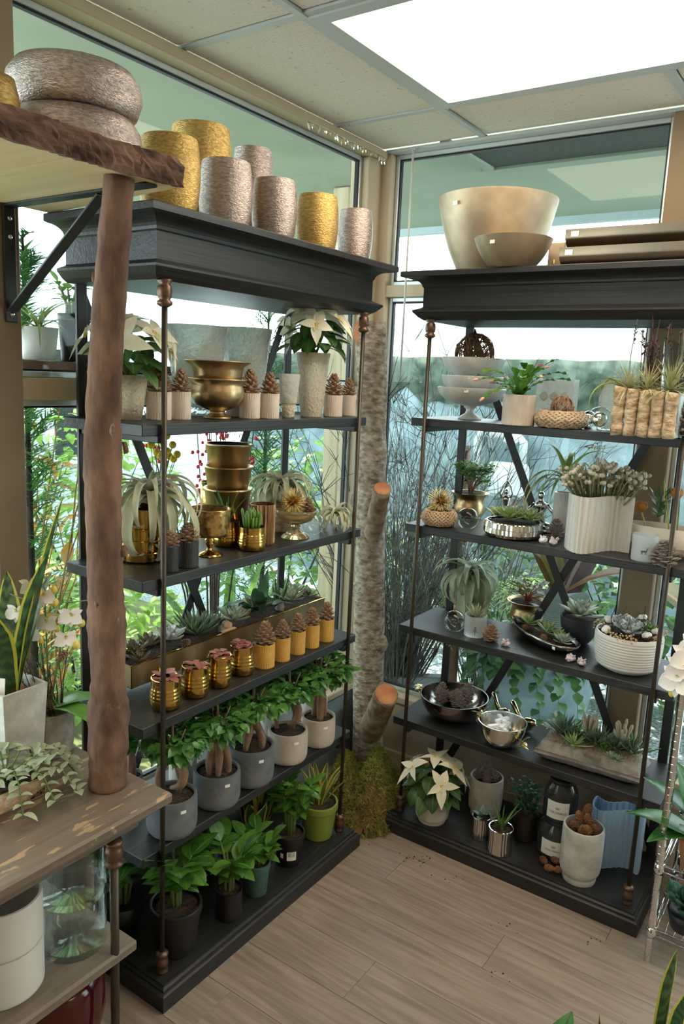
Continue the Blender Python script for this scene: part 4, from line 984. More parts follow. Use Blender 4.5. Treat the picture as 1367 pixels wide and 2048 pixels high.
t, R, H = goblet('amber glass pedestal bowl with scalloped foot', 547, 632, 1018, 1080, S2, ('glass_amber', 'glass_amber'), [(.66, 0, .40), (.66, .02), (.50, .12), (.22, .28), (.18, .34), (.24, .40), (.20, .46), (.40, .50), (.75, .62), (.95, .85), (1.02, 1), (.97, 1), (.88, .85), (.60, .66), (1e-5, .58)], 'pedestal_bowl', 'bowl')
sx, sy, sz = t.location
starburst('gold starburst ball resting in the amber pedestal bowl', sx-.006, sy-.012, S2+H*.76, .050)
cone('brown pine cone tucked beside the starburst in the amber bowl', sx+.01, sy+.055, S2+H*.78, .058, .036, 'cone')
glassball('clear glass ball with tan filling beside the amber pedestal bowl', 603, 648, 1074, S2)
q = onp(672, 1045, 0, .585)
t = thing('air_plant', 'small pale curly air plant at the right end of the second shelf', 'plant', (q.x, q.y, S2+.0005)); xero(t, (0, 0, .055), .075, 26, 'xero2', (.0, 1.4), (2.4, 4.2), .28, 2.1)
# ================================================================== left unit, third shelf
A = onp(262, 1372, 2, S3+.045); B = onp(648, 1225, 2, S3+.045)
t = thing('trough_planter', 'long brass trough planter of succulents on thin legs', 'planter', ((A.x+B.x)/2-.06, (A.y+B.y)/2, S3+.0005), PI/2)
HL = (B.y-A.y)/2; wd = .06; th = .0025; z0, z1 = .035, .105
g = G()
for q in ((-HL, HL, -wd, -wd+th), (-HL, HL, wd-th, wd), (-HL, -HL+th, -wd, wd), (HL-th, HL, -wd, wd)): g.box(*q, z0, z1)
g.box(-HL, HL, -wd, wd, z0, z0+th)
M('trough', (.36, .27, .15), .4, .9, (.26, .20, .13), 3)
O('trough', g, 'trough', t, smooth=False)
for sx in (-1, 1):
    for sy in (-1, 1): O('leg', G().lathe([(.005, 0), (.005, .075)], 8), 'gold', t, (sx*HL*.78, sy*(wd+.005), 0))
for sy in (-1, 1): O('rim', G().bevbox(-HL, HL, sy*wd-.003, sy*wd+.003, z1-.002, z1+.002, .001), 'gold', t, smooth=False)
O('soil', G().bevbox(-HL+th, HL-th, -wd+th, wd-th, z1-.022, z1-.010, .004), 'soil', t)
zz = z1-.012
rosette(t, 'echered', (-HL+.06, .0, zz+.02), .052, 24, (.2, 1.4), .34, 'spoon'); rosette(t, 'echered', (-HL+.13, .02, zz+.02), .050, 22, (.2, 1.4), .36, 'spoon'); rosette(t, 'echered', (-HL+.05, -.035, zz+.01), .040, 20, (.2, 1.4), .36, 'spoon')
rosette(t, 'echeblue', (-HL+.20, .0, zz+.025), .060, 24, (.15, 1.35), .46)
haworthia(t, (-HL+.32, .0, zz+.01), .095, 46, 'hawor', .22); haworthia(t, (-HL+.39, .025, zz+.01), .07, 30, 'hawor', .22)
rosette(t, 'eche', (-HL+.49, -.005, zz+.02), .068, 28, (.1, 1.35), .40)
V = leafvars('staghorn', .16, .05, 'lance', 4, .5, 1.6, 9, .12, wave=.3)
for i in range(11): O('fern_leaf', V[i % 4], None, t, (-HL+.62+U(-.02, .02), U(-.02, .02), zz+.02), (0, -U(.3, 1.3), i*2.4+.4), U(.75, 1.15))
rosette(t, 'aloe', (-HL+.735, .0, zz), .12, 14, (.9, 1.5), .17, 'blade', .4)
rosette(t, 'eche', (-HL+.81, -.005, zz+.02), .060, 26, (.1, 1.35), .40); rosette(t, 'eche', (-HL+.86, .02, zz+.03), .055, 24, (.2, 1.35), .36); rosette(t, 'silvertrail', (-HL+.90, -.02, zz+.02), .045, 16, (.1, 1.2), .40)
rock(g := G(), (0, 0, 0), .02); O('coral_piece', g, 'willow', t, (-HL+.44, -.02, zz+.022), smooth=False)
O('driftwood', G().leaf(.10, .045, .5, n=6, fold=.4, thick=.6, shape='lance'), 'willow', t, (-HL+.385, -.045, zz+.008), (0, -.1, .1)); O('driftwood', G().leaf(.08, .05, .7, n=6, fold=.4, thick=.6), 'birchlog', t, (-HL+.60, .03, zz), (0, -1.2, .3))
O('shell', G().lathe([(1e-5, 0), (.018, .008), (.012, .02), (.014, .026), (.007, .036), (1e-5, .05)], 10), 'cement', t, (-HL+.71, -.03, zz+.01), (0, 1.2, .3)); cone_child = O('seed_cone', CONES['cone_grey'], None, t, (-HL+.225, -.035, zz+.008), (.8, .3, 0), (.042, .042, .034))
for lb, a, b, c, d in (('gold pot of red leaves nearest the bronze post', 299, 362, 1366, 1424), ('gold pot of red leaves second from the left', 360, 418, 1340, 1399), ('gold pot of red leaves third from the left', 413, 463, 1318, 1378), ('gold pot of red leaves next to the mustard pots', 457, 509, 1298, 1354)):
    t, R, H = pot('fittonia_pot', lb, 'plant', a, b, c, d, S3, 'goldpot', 'gold', 'gold pots of red leaves')
    V = leafvars('fitt', .026, .021, 'ov', 3, .2, .8, 4, .1)
    for i in range(26):
        q = i*2.4; r = R*.75*math.sqrt((i+.5)/26); O('leaf', V[i % 3], None, t, (r*.6*math.cos(q), r*.6*math.sin(q), H*.92+U(0, .022)*(1.2-r/R)), (0, -U(-.1, .5), q+U(-.4, .4)), U(.8, 1.2))
    O('stems', G().tube([(0, 0, H*.8), (.004, 0, H)], .002, 4), 'stalk', t)
names = ['leftmost', 'second', 'middle', 'fourth', 'rightmost']
for i, (a, b, c, d) in enumerate(((508, 548, 1293, 1339), (547, 579, 1279, 1325), (577, 609, 1266, 1311), (606, 637, 1253, 1298), (635, 666, 1242, 1285))):
    t, R, H = pot('ribbed_pot', names[i]+' mustard yellow ribbed pot of the row of five', 'pot', a, b, c, d, S3, RIB3, 'mustard', 'mustard yellow ribbed pots', soil=.86, rib=(26, .018, True))
    coneinpot('brown pine cone in the '+names[i]+' mustard yellow pot', t, R, H, R*2.7, R*1.6, f=.84)
# ================================================================== left unit, fourth shelf: ginseng ficus
for lb, a, b, c, d, mat, kd, fo, fh in (('ginseng ficus in a dark grey pot nearest the worn table', 294, 393, 1612, 1681, 'concrete_dark', 'loop', (.9, .8), .30), ('ginseng ficus with spread legs in a dark grey pot, second from the left', 386, 479, 1560, 1622, 'concrete_dark', 'stump4', (1.0, .8), .31), ('ginseng ficus with hooped roots in the third dark grey pot', 454, 546, 1509, 1578, 'concrete_dark', 'legs', (1.15, .8), .30),
                                        ('ginseng ficus with a looped root in a cream pot', 533, 613, 1475, 1532, 'concrete_cream', 'loop', (1.25, .8), .31), ('ginseng ficus with a stump trunk in the cream pot at the right end', 600, 668, 1445, 1497, 'concrete_cream', 'stump', (1.3, .9), .34)):
    t, R, H = pot('ginseng_ficus', lb, 'bonsai', a, b, c, d, S4, 'round', mat, 'ginseng ficus on the left unit', wall=.10, soil=.90)
    ficus(t, H*.90, R, fh, kd, fo, 190, (U(-.01, .01), U(-.01, .01))); az = camaz(t.location.x, t.location.y)
    sticker(t, R*1.0, H*.78, az+.45, .017, .010)
for lb, a, b, c, d, o_ in (('small ficus in a white ribbed pot behind the dark pots, left', 338, 392, 1512, 1565, 0), ('small ficus in a white ribbed pot behind the dark pots, middle', 425, 480, 1465, 1520, 0), ('small ficus in a white ribbed pot behind the cream pots', 512, 556, 1430, 1478, 0), ('small ficus in a pale ribbed pot behind the rightmost cream pot', 592, 652, 1402, 1440, 0)):
    t, R, H = pot('small_ficus', lb, 'bonsai', a, b, c, d+6, S4, RIB3, 'mattewhite', 'small ficus in white ribbed pots', soil=.88, rib=(26, .018, True)); ficus(t, H*.88, R, .24, 'stump', (1.25, .8), 130)
t, R, H = pot('small_ficus', 'leafy ficus behind the worn table at the left end of the fourth shelf', 'bonsai', 235, 285, 1560, 1610, S4, 'round', 'concrete_dark'); ficus(t, H*.9, R, .30, 'stump', (1.5, .9), 200)
# ================================================================== left unit, base
t, R, H = pot('leafy_pot_plant', 'glossy green plant in a black nursery pot at the near end of the base', 'plant', 300, 402, 1838, 1920, SB, 'nursery', 'plastic_black', soil=.9); zzplant(t, H*.9, .20, 7, .085, 'zz', .62, .55, 3)
for i in range(0): O('bark_strip', G().leaf(.045, .012, 1.2, n=5, fold=.3), 'heartwood', t, (R*.75*math.cos(-1.6+i*.5), R*.75*math.sin(-1.6+i*.5), H*.93), (0, -.3, -1.4+i*.5))
t, R, H = pot('leafy_pot_plant', 'glossy green plant in a slim black pot, second on the base', 'plant', 430, 483, 1792, 1846, SB, 'cyl', 'plastic_black', soil=.92); zzplant(t, H*.9, .17, 6, .078, 'zz', .6, .55, 3)
t, R, H = pot('leafy_pot_plant', 'bright leafy plant in a dark green nursery pot on the base', 'plant', 484, 539, 1738, 1796, SB, 'nursery', 'plastic_green', soil=.9); zzplant(t, H*.9, .10, 6, .075, 'zz', .9, .5, 2)
q = onp(508, 1730, 2, SB)
t = thing('snake_plant', 'snake plant with yellow edged wavy leaves in the middle of the base', 'plant', (q.x-.035, q.y+.035, SB+.0005)); O('pot', G().lathe([(.04, 0), (.05, .07), (.052, .08), (.046, .08), (.044, .07), (1e-5, .07)], 24), 'plastic_black', t); snakeplant(t, .065, 12, .30, .062, 'bromel', (.05, .4), .7)
t, R, H = pot('leafy_pot_plant', 'plant with paired leaflets in a black pot with a barcode label', 'plant', 546, 607, 1680, 1736, SB, 'nursery', 'plastic_black', soil=.9); zzplant(t, H*.9, .23, 6, .060, 'zz', .42, .55, 6); az = camaz(t.location.x, t.location.y); sticker(t, R*.86, H*.42, az+.2, .034, .036, name='barcode_label', bars=9)
sticker(t, R*.86, H*.40, az-.55, .012, .018)
t, R, H = pot('snake_plant', 'yellow edged snake plant in an olive green pot by the moss', 'plant', 596, 672, 1622, 1684, SB, 'nursery', 'plastic_olive', soil=.9); snakeplant(t, H*.88, 13, .21, .036, 'snakeyellow', (.1, .75), .4, .018, (.0, .5))
q = onp(300, 1800, 2, SB)
t = thing('leafy_pot_plant', 'dim green plant in the dark back corner of the base near the table', 'plant', (.42, -1.40, SB+.0005)); O('pot', G().lathe([(.05, 0), (.065, .1), (.06, .1), (.055, .09), (1e-5, .09)], 20), 'plastic_black', t); zzplant(t, .09, .22, 7, .08, 'zz', .5, .5, 4)
t = thing('leafy_pot_plant', 'dark leafy plant at the back of the base behind the snake plant', 'plant', (.42, -1.05, SB+.0005)); O('pot', G().lathe([(.05, 0), (.065, .1), (.06, .1), (.055, .09), (1e-5, .09)], 20), 'plastic_black', t); zzplant(t, .09, .24, 8, .08, 'zz', .6, .5, 4)
# ================================================================== right unit: things on top
t, R, H = topot('large_bowl', 'large pale champagne tapered bowl on top of the right unit', 'bowl', 876, 1111, 374, 1, -.025, 'deep', 'champagne'); az = camaz(t.location.x, t.location.y); sticker(t, R*1.0, H*.86, az-.75, .022, .013)
t, R, H = topot('small_bowl', 'smaller champagne bowl in front of the large one on the right unit', 'bowl', 950, 1104, 465, 1, -.272, 'deep', 'champagne'); az = camaz(t.location.x, t.location.y); sticker(t, R*.99, H*.74, az-.55, .018, .011)
M('traymetal', (.36, .27, .18), .28, .95, (.24, .19, .14), 3, .1, 8)
a = onp(1134, 520, 1, -.20); b = 1.74
for lb, z0, y0, dx in (('long bronze metal tray at the bottom of the pair on the right unit', 0, -.20, 0), ('long bronze metal tray stacked on top of the other', .062, -.17, .004)):
    L = b-a.x; t = thing('metal_tray', lb, 'tray', (a.x+L/2+dx, y0, 2.2005+z0), group='stacked bronze trays'); prof = []
    for k in range(13):
        q = -PI*.02+PI*1.04*k/12; prof.append((-.085*math.cos(q), .060-.060*math.sin(q)**.55 if math.sin(q) > 0 else .060))
    vs = [(sx*L/2, y_, z_) for sx in (-1, 1) for y_, z_ in prof]+[(sx*(L/2-.004), y_*.96, z_*.94+.0035) for sx in (-1, 1) for y_, z_ in prof]; n = len(prof)
    fs = [(k, k+1, n+k+1, n+k) for k in range(n-1)]+[(2*n+k, 3*n+k, 3*n+k+1, 2*n+k+1) for k in range(n-1)]+[tuple(range(n))[::-1], tuple(range(n, 2*n)), tuple(range(2*n, 3*n)), tuple(range(3*n, 4*n))[::-1]]
    O('tray', G().add(vs, fs), 'traymetal', t, sharp=.7); O('price_sticker', G().box(-L/2+.02, -L/2+.045, -.0865, -.0855, .036, .052), 'paper', t, smooth=False)
q = onp(1118, 505, 1, -.10); t = thing('metal_holder', 'short tan metal sleeve standing behind the tray ends', 'holder', (q.x, q.y, 2.2005)); O('sleeve', G().bevbox(-.03, .03, -.03, .03, 0, .105, .004), 'champagne', t, smooth=False); O('rod', G().lathe([(.003, 0), (.003, .05)], 8), 'gold', t, (0, -.045, 0))
# ================================================================== right unit, top shelf
x, y, R0, p = spot(873, 1003, 840, S1, .30)
def compote(label, R, H, z, foot=True, st=.0):
    t = thing('glass_compote', label, 'bowl', (x, y, z), group='stacked pale glass compotes')
    pr = [(.34, 0), (.35, .04), (.25, .12), (.14, .20), (.12, .30), (.15, .36), (.20, .38), (.18, .42)] if foot else [(.30, .0)]
    b0 = .45 if foot else 0.0
    bw = [(.45, b0+(1-b0)*.06), (.75, b0+(1-b0)*.30), (.93, b0+(1-b0)*.62), (1, b0+(1-b0)*.95), (1, 1), (.97, 1), (.90, b0+(1-b0)*.64), (.70, b0+(1-b0)*.34), (1e-5, b0+(1-b0)*.15)]
    O('bowl', G().lathe([(r*R, q*H) for r, q in pr+bw], 48, lambda a, zz, i: .02*math.cos(24*a) if len(pr) <= i < len(pr)+4 else 0), 'glass_white', t); sticker(t, R*.985, H*.90, camaz(x, y)-.15, .016, .009); return t
H1 = hz(x, y, 776)-S1; compote('bottom pale glass compote on a foot in the stack', R0, H1, S1+.0005)
H2 = hz(x, y, 752)-S1; compote('middle pale glass bowl of the stacked compotes', R0*.90, .075, S1+H2-.075, False)
H3 = hz(x, y, 716)-S1; compote('top pale glass bowl of the stacked compotes holding a vine ball', R0*.92, .075, S1+H3-.075, False)
vineball('dark brown vine ball on top of the stacked compotes', x, y, S1+H3-.075+.018, .076, 46, 'twig', .0019)
t, R, H = pot('christmas_cactus', 'holiday cactus with pink buds in a white ribbed pot', 'plant', 1002, 1066, 790, 852, S1, RIB3, 'whiteceramic', soil=.88, rib=(30, .014, True))
V = [G().leaf(.052*U(.9, 1.1), .030, .35, n=5, shape='spoon', fold=.1, wave=.25).mesh('leaf', 'xmascactus') for i in range(3)]
M('bud', (.72, .36, .30), .5)
for i in range(19):
    a = i*2.4; M_ = T(0, 0, H*.88) @ RZ(a) @ RY(-U(.6, 1.5))
    for k in range(rnd.randrange(3, 5)):
        o = O('leaf', V[k % 3], None, t); o.matrix_local = M_; M_ = M_ @ T(.047, 0, -.004) @ RY(U(.1, .45)) @ RZ(U(-.3, .3))
    if i % 2: o = O('flower_bud', G().lathe([(1e-5, 0), (.004, .004), (.0055, .010), (.003, .018), (1e-5, .022)], 7), 'bud', t); o.matrix_local = M_ @ RY(PI/2)
# lace paper bag
q = onp(1108, 845, 1, -.06); w = 74*depth(q)/FPX/2; h_ = hz(q.x, q.y, 758)-S1
M('lace', (.86, .86, .82), .9, 0, (.74, .75, .72), 60, .4, 90, trans=.5, ior=1.05)
t = thing('lace_bag', 'white lace paper candle bag behind the willow ring', 'bag', (q.x, q.y, S1+.0005)); g = G(); n = 14
for y_ in (-.03, .03):
    vs = []; fs = []
    for i in range(n+1):
        u = -w+2*w*i/n; vs += [(u, y_, 0), (u, y_, h_*.97+(.004 if i % 2 else 0))]
    fs = [(2*i, 2*i+2, 2*i+3, 2*i+1) for i in range(n)]; g.add(vs, fs)
g.add([(-w, -.03, 0), (-w, .03, 0), (-w, .03, h_), (-w, -.03, h_), (w, -.03, 0), (w, .03, 0), (w, .03, h_), (w, -.03, h_)], [(0, 1, 2, 3), (4, 5, 6, 7), (0, 1, 5, 4)]); O('paper_bag', g, 'lace', t, smooth=False)
for k in range(3): O('lace_motif', G().lathe([(.016, 0), (.016, .0015), (.010, .002), (1e-5, .001)], 12, lambda a, z, i: .12*math.cos(8*a)), 'mattewhite', t, (-w*.55+k*w*.55, -.0305, h_*.62), (PI/2, 0, 0))
x, y, R, p = spot(1069, 1170, 858, S1, .85); willowring('wide willow ring basket on the top right shelf', x, y, S1+.0005, R*1.02, .058)
vineball('small brown vine ball sitting in the wide willow ring', x, y, S1+.030, .040, 40, 'cone', .0015)
x, y, R, p = spot(1167, 1191, 838, S1, .9); q = onp(1178, 820, 1, -.12); t = thing('silver_ball', 'small silver ball behind the mirrored glass ball', 'ornament', (q.x, q.y, S1+.0005)); O('ball', G().ball(.024, 20, 12), 'glass_mirror', t, (0, 0, .024))
t.location.z += .014; O('ring_foot', G().lathe([(.012, -.014), (.014, -.012), (.010, .004), (.008, .004)], 14), 'silver', t)
t, R = glassball('mirrored glass ball in front of the birch bark planter', 1171, 1221, 867, S1, 'glass_mirror'); O('inner_mirror', G().ball(R*.6, 16, 10), 'glass_mirror', t, (0, 0, R))
# birch bark planter with air plants
A = onp(1225, 868, 2, S1); Bp = onp(1342, 880, 2, S1)
cx, cy = (A.x+Bp.x)/2, (A.y+Bp.y)/2+.05; L = (Bp.x-A.x); hh = hz(cx, cy-.05, 778)-S1
t = thing('birch_planter', 'glass planter wrapped in birch logs with spiky air plants', 'planter', (cx, cy, S1+.0005))
O('glass_box', G().bevbox(-L/2, L/2, -.03, .05, .001, hh*.94, .003), 'glass_frost', t, smooth=False)
for i in range(5):
    r = L/10*.98; xx = -L/2+L*(i+.5)/5; zt = hh*(1+[.02, -.01, -.03, -.04, -.05][i]); pts = [(xx+U(-.002, .002), -.03-r, zt*k/10) for k in range(11)]
    O('birch_log', G().tube(pts, [r*U(.9, 1.08) for k in range(11)], 14), 'birchlog', t)
for i, (xx, r) in enumerate(((-L*.32, .10), (-.005, .105), (L*.32, .12))): grassy(t, (xx, -.02, hh*.97), r, 60, 'airgrass', .07, (-.05, 1.5), (.1, 1.4), 'air_plant')
V = leafvars('airgreen', .19, .016, 'blade', 3, 1.8, 3.2, 12, .2)
for i in range(7): O('leaf', V[i % 3], None, t, (-L*.40, -.02, hh*.98), (0, -U(.5, 1.2), PI+U(-.8, .8)), U(.7, 1.1))
g = G()
for i in range(17):
    b_ = Vector((U(-.4, .45)*L, .01, hh*.9)); tp = b_+Vector((U(-.05, .04), U(-.02, .02), U(.14, .27))); g.tube([b_, b_.lerp(tp, .5)+Vector((U(-.006, .006), 0, 0)), tp], [.002, .0016, .001], 4)
    for k in range(12): q = b_.lerp(tp, U(.55, 1)); g.leaf(.015, .008, .4, n=2, mat=Matrix.Translation(q) @ RZ(U(0, 6)) @ RY(-U(.3, 1.2)))
M('driedplum', (.09, .045, .045), .8)
tag(O('dried_stems', g, 'driedplum', t), kind='stuff')
q = onp(1214, 840, 1, -.09); t = thing('cut_glass_vase', 'textured clear glass vase behind the birch logs', 'vase', (q.x, q.y, S1+.0005)); O('vase', G().lathe([(.030, 0), (.034, .004), (.034, .17), (.031, .17), (.030, .01), (1e-5, .01)], 28, lambda a, z, i: .03*math.cos(14*a)), 'glass_crackle', t)
q = onp(1352, 800, 1, -.03); t = thing('clear_vase', 'tall clear vase behind the air plants at the right edge', 'vase', (min(q.x, 1.68), q.y, S1+.0005)); hv = hz(q.x, q.y, 682)-S1; O('vase', G().lathe([(.040, 0), (.045, .005), (.062, hv), (.059, hv), (.042, .012), (1e-5, .012)], 36), 'thinglass', t)
x, y, R, p = spot(1345, 1391, 878, S1, .6); cone('large grey brown pine cone at the right end of the top right shelf', x, y, S1+.002, .12, .078, 'cone_grey')
# ================================================================== right unit, second shelf
x, y, R, p = spot(843, 911, 1056, S2, .85); willowring('small willow ring basket at the left end of the right unit', x, y, S2+.0005, R*1.02, .062)
starburst('gold starburst ball sitting in the small willow ring', x, y, S2+.038, .058)
glassball('glass ball with gold flakes beside the small willow ring', 911, 955, 1063, S2)
def bonsaileaf(t, z0, R, H, mat, n, L):
    g = G(); ends = []
    for i in range(11):
        a = i*2.4; tp = Vector((R*U(.3, .9)*math.cos(a), R*U(.3, .9)*math.sin(a), z0+H*U(.35, .95))); m_ = Vector((tp.x*.3, tp.y*.3, z0+(tp.z-z0)*.5)); g.tube([(0, 0, z0-.01), m_, tp], [.006, .004, .0018], 6); ends += [tp, m_.lerp(tp, .6), m_.lerp(tp, .8)]
    O('branches', g, 'rootwood', t); g = G()
    for i in range(n):
        q = rnd.choice(ends)+Vector((U(-1, 1), U(-1, 1), U(-.6, 1)))*.023; g.leaf(L*U(.7, 1.2), L*.85, .3, n=3, shape='spoon', mat=Matrix.Translation(q) @ RZ(U(0, 6)) @ RY(-U(-.3, 1)))
    tag(O('foliage', g, mat, t), kind='stuff')
t, R, H = pot('elephant_bush', 'elephant bush bonsai in a flared brass pot on the right unit', 'bonsai', 899, 974, 990, 1036, S2, 'bell', 'brass', soil=.93); bonsaileaf(t, H*.93, .085, .125, 'jade', 700, .018)
t, R, H = pot('succulent_bowl', 'silver ribbed bowl of green rosette succulents', 'planter', 966, 1080, 1051, 1081, S2, [(.80, 0), (.92, .10), (1, .30), (1, .60), (.985, .62), (1, .64), (.97, .95), (.94, 1)], 'silver', wall=.05, soil=.85, rib=(44, .012, False))
for (u, v, r, m_) in ((-.62, -.1, .042, 'echegreen'), (-.05, -.45, .052, 'echegreen'), (.62, -.1, .044, 'echegreen'), (.1, .35, .050, 'eche'), (.55, .5, .045, 'eche'), (-.3, .5, .04, 'eche')): rosette(t, m_, (u*R*.9, v*R*.8, H*.92+.014), r*1.15, 26, (.15, 1.35), .38)
def figure(label, px, py, zb, arms, h):
    q = onp(px, py, 2, S2); t = thing('yoga_figurine', label, 'figurine', (q.x, q.y, S2+.0005)); t.rotation_euler = (0, 0, camaz(q.x, q.y)+PI/2)
    g = G(); s_ = h
    g.lathe([(.09*s_, .10*s_), (.13*s_, .14*s_), (.10*s_, .28*s_), (.085*s_, .36*s_), (.12*s_, .48*s_), (.13*s_, .54*s_), (.05*s_, .59*s_), (.035*s_, .62*s_), (.04*s_, .64*s_)], 14, sy=.65)
    g.ball(.065*s_, 12, 8, T(0, 0, .70*s_), 1.2)
    for sx in (-1, 1):
        g.tube([(sx*.06*s_, 0, .13*s_), (sx*.24*s_, -.10*s_, .09*s_), (sx*.30*s_, -.14*s_, .07*s_), (sx*.14*s_, -.22*s_, .05*s_), (-sx*.08*s_, -.20*s_, .05*s_)], [.08*s_, .075*s_, .06*s_, .05*s_, .035*s_], 9)
        if arms == 'up': g.tube([(sx*.11*s_, 0, .53*s_), (sx*.17*s_, 0, .66*s_), (sx*.11*s_, 0, .84*s_), (0, 0, 1.0*s_)], [.04*s_, .035*s_, .03*s_, .018*s_], 8)
        else: g.tube([(sx*.11*s_, 0, .53*s_), (sx*.24*s_, .02*s_, .38*s_), (sx*.30*s_, -.10*s_, .20*s_), (sx*.28*s_, -.18*s_, .15*s_)], [.04*s_, .035*s_, .03*s_, .02*s_], 8)
    O('figure', g, 'figure', t); O('plinth', G().lathe([(.25*s_, 0), (.25*s_, .02*s_), (.20*s_, .03*s_)], 20, sy=.7), 'blackceramic', t, (0, -.08*s_, 0))
figure('silver seated figurine with arms raised overhead', 1008, 1035, S2, 'up', .155); figure('silver seated figurine with hands on its knees', 1076, 1063, S2, 'down', .20)
x, y, R, p = spot(1090, 1127, 1082, S2, .6); cone('grey brown pine cone standing left of the white wavy vase', x, y, S2+.001, .078, .055, 'cone_grey')
crystal('cream crystal chunk left of the two by the wavy vase', 1072, 1096, 1088, S2, 'selenite'); crystal('pinkish crystal chunk right of the two by the wavy vase', 1094, 1121, 1093, S2)
def wavyvase(name, label, xl, xr, yt, yb, z, mat, rz, base=None, dpt=1.15):
    x, y, R, p = spot(xl, xr, yb, z, .7); H = hz(p.x, p.y, yt)-z; t = thing(name, label, 'vase', (x, y, z+.0005)); t.rotation_euler = (0, 0, rz); n = 80; vs = []; out = []
    def outline(s_):
        pts = []
        for i in range(n):
            a = 2*PI*i/n; u = math.cos(a); v = math.sin(a); off = .46*math.sin(u*PI*.95); r = (1+(.07 if i % 2 else -.07))
            pts.append((R*u*s_*(1.0), R*dpt*(v*.46*(1-(1-s_)*1.8)*r*(1 if abs(u) < .9 else 1)+off)))
        return pts
    rings = [(1, 0), (1, .02*H), (1, H), (.94, H), (.94, .06*H)]; o_ = []
    for s_, z_ in rings: o_ += [(a, b, z_) for a, b in outline(s_)]
    fs = [(j*n+i, j*n+(i+1) % n, (j+1)*n+(i+1) % n, (j+1)*n+i) for j in range(4) for i in range(n)]+[tuple(range(n))[::-1], tuple(4*n+i for i in range(n))]
    O('vase', G().add(o_, fs), mat, t, smooth=False); return t, R, H
rz = camaz(1.5, -.1)+PI/2
t, R, H = wavyvase('wavy_vase', 'white ribbed wavy vase full of grey button stems', 1129, 1252, 996, 1108, S2, 'mattewhite', rz)
g = G(); gb = G(); gl = G()
for i in range(170):
    u = U(-.9, .9); a = U(-.5, .5); b_ = Vector((R*u*.8, R*.26*math.sin(u*PI*.95)+R*.25*a, H*.85)); tp = Vector((R*u*1.35+U(-.02, .02), b_.y*1.2+R*a*.8, H+U(.035, .10)*(1.15-abs(u)*.4)))
    g.tube([b_, b_.lerp(tp, .5), tp], [.0022, .0022, .0018], 4); d = (tp-b_).normalized()
    for k in range(10):
        q = b_.lerp(tp, U(.35, 1)); gl.leaf(.020, .0036, .2, n=2, shape='lance', mat=Matrix.Translation(q) @ RZ(U(0, 6)) @ RY(-U(.6, 1.4)))
    for k in range(2): gb.ball(U(.0055, .0080), 8, 5, T(*(tp+Vector((U(-.006, .006), U(-.006, .006), U(0, .006))))))
O('button_stems', g, 'brunia_stem', t); tag(O('needle_leaves', gl, 'brunia_leaf' if 'brunia_leaf' in MATS else 'airgrass', t), kind='stuff'); tag(O('button_heads', gb, 'brunia_ball', t), kind='stuff')
q = onp(1122, 1060, 1, .0); t = thing('white_ribbed_vase', 'plain white ribbed vase with a green air plant behind the wavy vase', 'vase', (q.x, q.y, S2+.0005))
hv = hz(q.x, q.y, 985)-S2; O('vase', G().lathe([(.036, 0), (.038, .004), (.038, hv), (.034, hv), (.034, .02), (1e-5, .02)], 60, lambda a, z, i: .02*math.cos(30*a) if i < 3 else 0), 'mattewhite', t)
V = leafvars('airgreen', .26, .026, 'blade', 4, 1.5, 3.0, 14, .22)
for i in range(15): O('leaf', V[i % 4], None, t, (0, 0, hv+.035), (0, -U(.5, 1.4), i*2.4+2), U(.7, 1.1))
t, R, H = pot('deer_votive', 'frosted glass votive with a deer silhouette', 'votive', 1260, 1309, 1073, 1125, S2, 'cyl', 'glass_frost', wall=.06, soil=.12, soilmat=None); az = camaz(t.location.x, t.location.y)
M('silversilh', (.16, .16, .16), .4, .6)
def bent(t, polys, R, z, az, s_, mat, name):
    g = G()
    for poly in polys:
        vs = []
        for (u, v) in poly: a = az+u*s_/R; vs.append(((R+.0012)*math.cos(a), (R+.0012)*math.sin(a), z+v*s_))
        g.add(vs, [tuple(range(len(vs)))])
    O(name, g, mat, t, smooth=False)
bent(t, [[(-.45, .30), (.20, .30), (.28, .42), (.20, .55), (-.40, .52), (-.50, .45)], [(.12, .45), (.28, .42), (.34, .72), (.24, .74)], [(.22, .70), (.44, .70), (.46, .76), (.34, .84), (.22, .80)], [(-.44, 0), (-.38, 0), (-.34, .32), (-.44, .34)], [(-.30, 0), (-.24, 0), (-.24, .32), (-.32, .32)], [(.06, 0), (.12, 0), (.12, .32), (.04, .32)], [(.18, 0), (.24, 0), (.24, .34), (.16, .34)], [(.26, .82), (.28, .82), (.20, 1.05), (.17, 1.05)], [(.34, .82), (.36, .82), (.46, 1.05), (.43, 1.05)], [(.20, .93), (.22, .95), (.10, 1.02), (.09, 1.0)], [(.41, .95), (.42, .92), (.54, 1.0), (.53, 1.02)]], R, H*.30, az+.05, .024, 'silversilh', 'deer_silhouette')
x, y, R, p = spot(1304, 1352, 1134, S2, .6); cone('large grey brown pine cone right of the deer votive', x, y, S2+.001, .085, .070, 'cone_grey', (.15, .1, 0))
q = onp(1315, 1075, 1, -.10); t = thing('oval_planter', 'long pale planter of dried orange flowers and strap leaves', 'planter', (1.615, -.055, S2+.0005)); hv = hz(1.5, -.12, 1048)-S2
O('pot', G().lathe([(.120, 0), (.135, .01), (.150, hv), (.142, hv), (.128, hv*.75), (1e-5, hv*.75)], 48, sy=.42), 'champagne_white' if 'champagne_white' in MATS else 'whiteceramic', t); O('stone_base', G().lathe([(.137, 0), (.142, hv*.33), (.13, hv*.33)], 48, sy=.44), 'cement', t)
O('soil', G().lathe([(.130, 0), (1e-5, .006)], 32, sy=.42), 'soil', t, (0, 0, hv*.76))
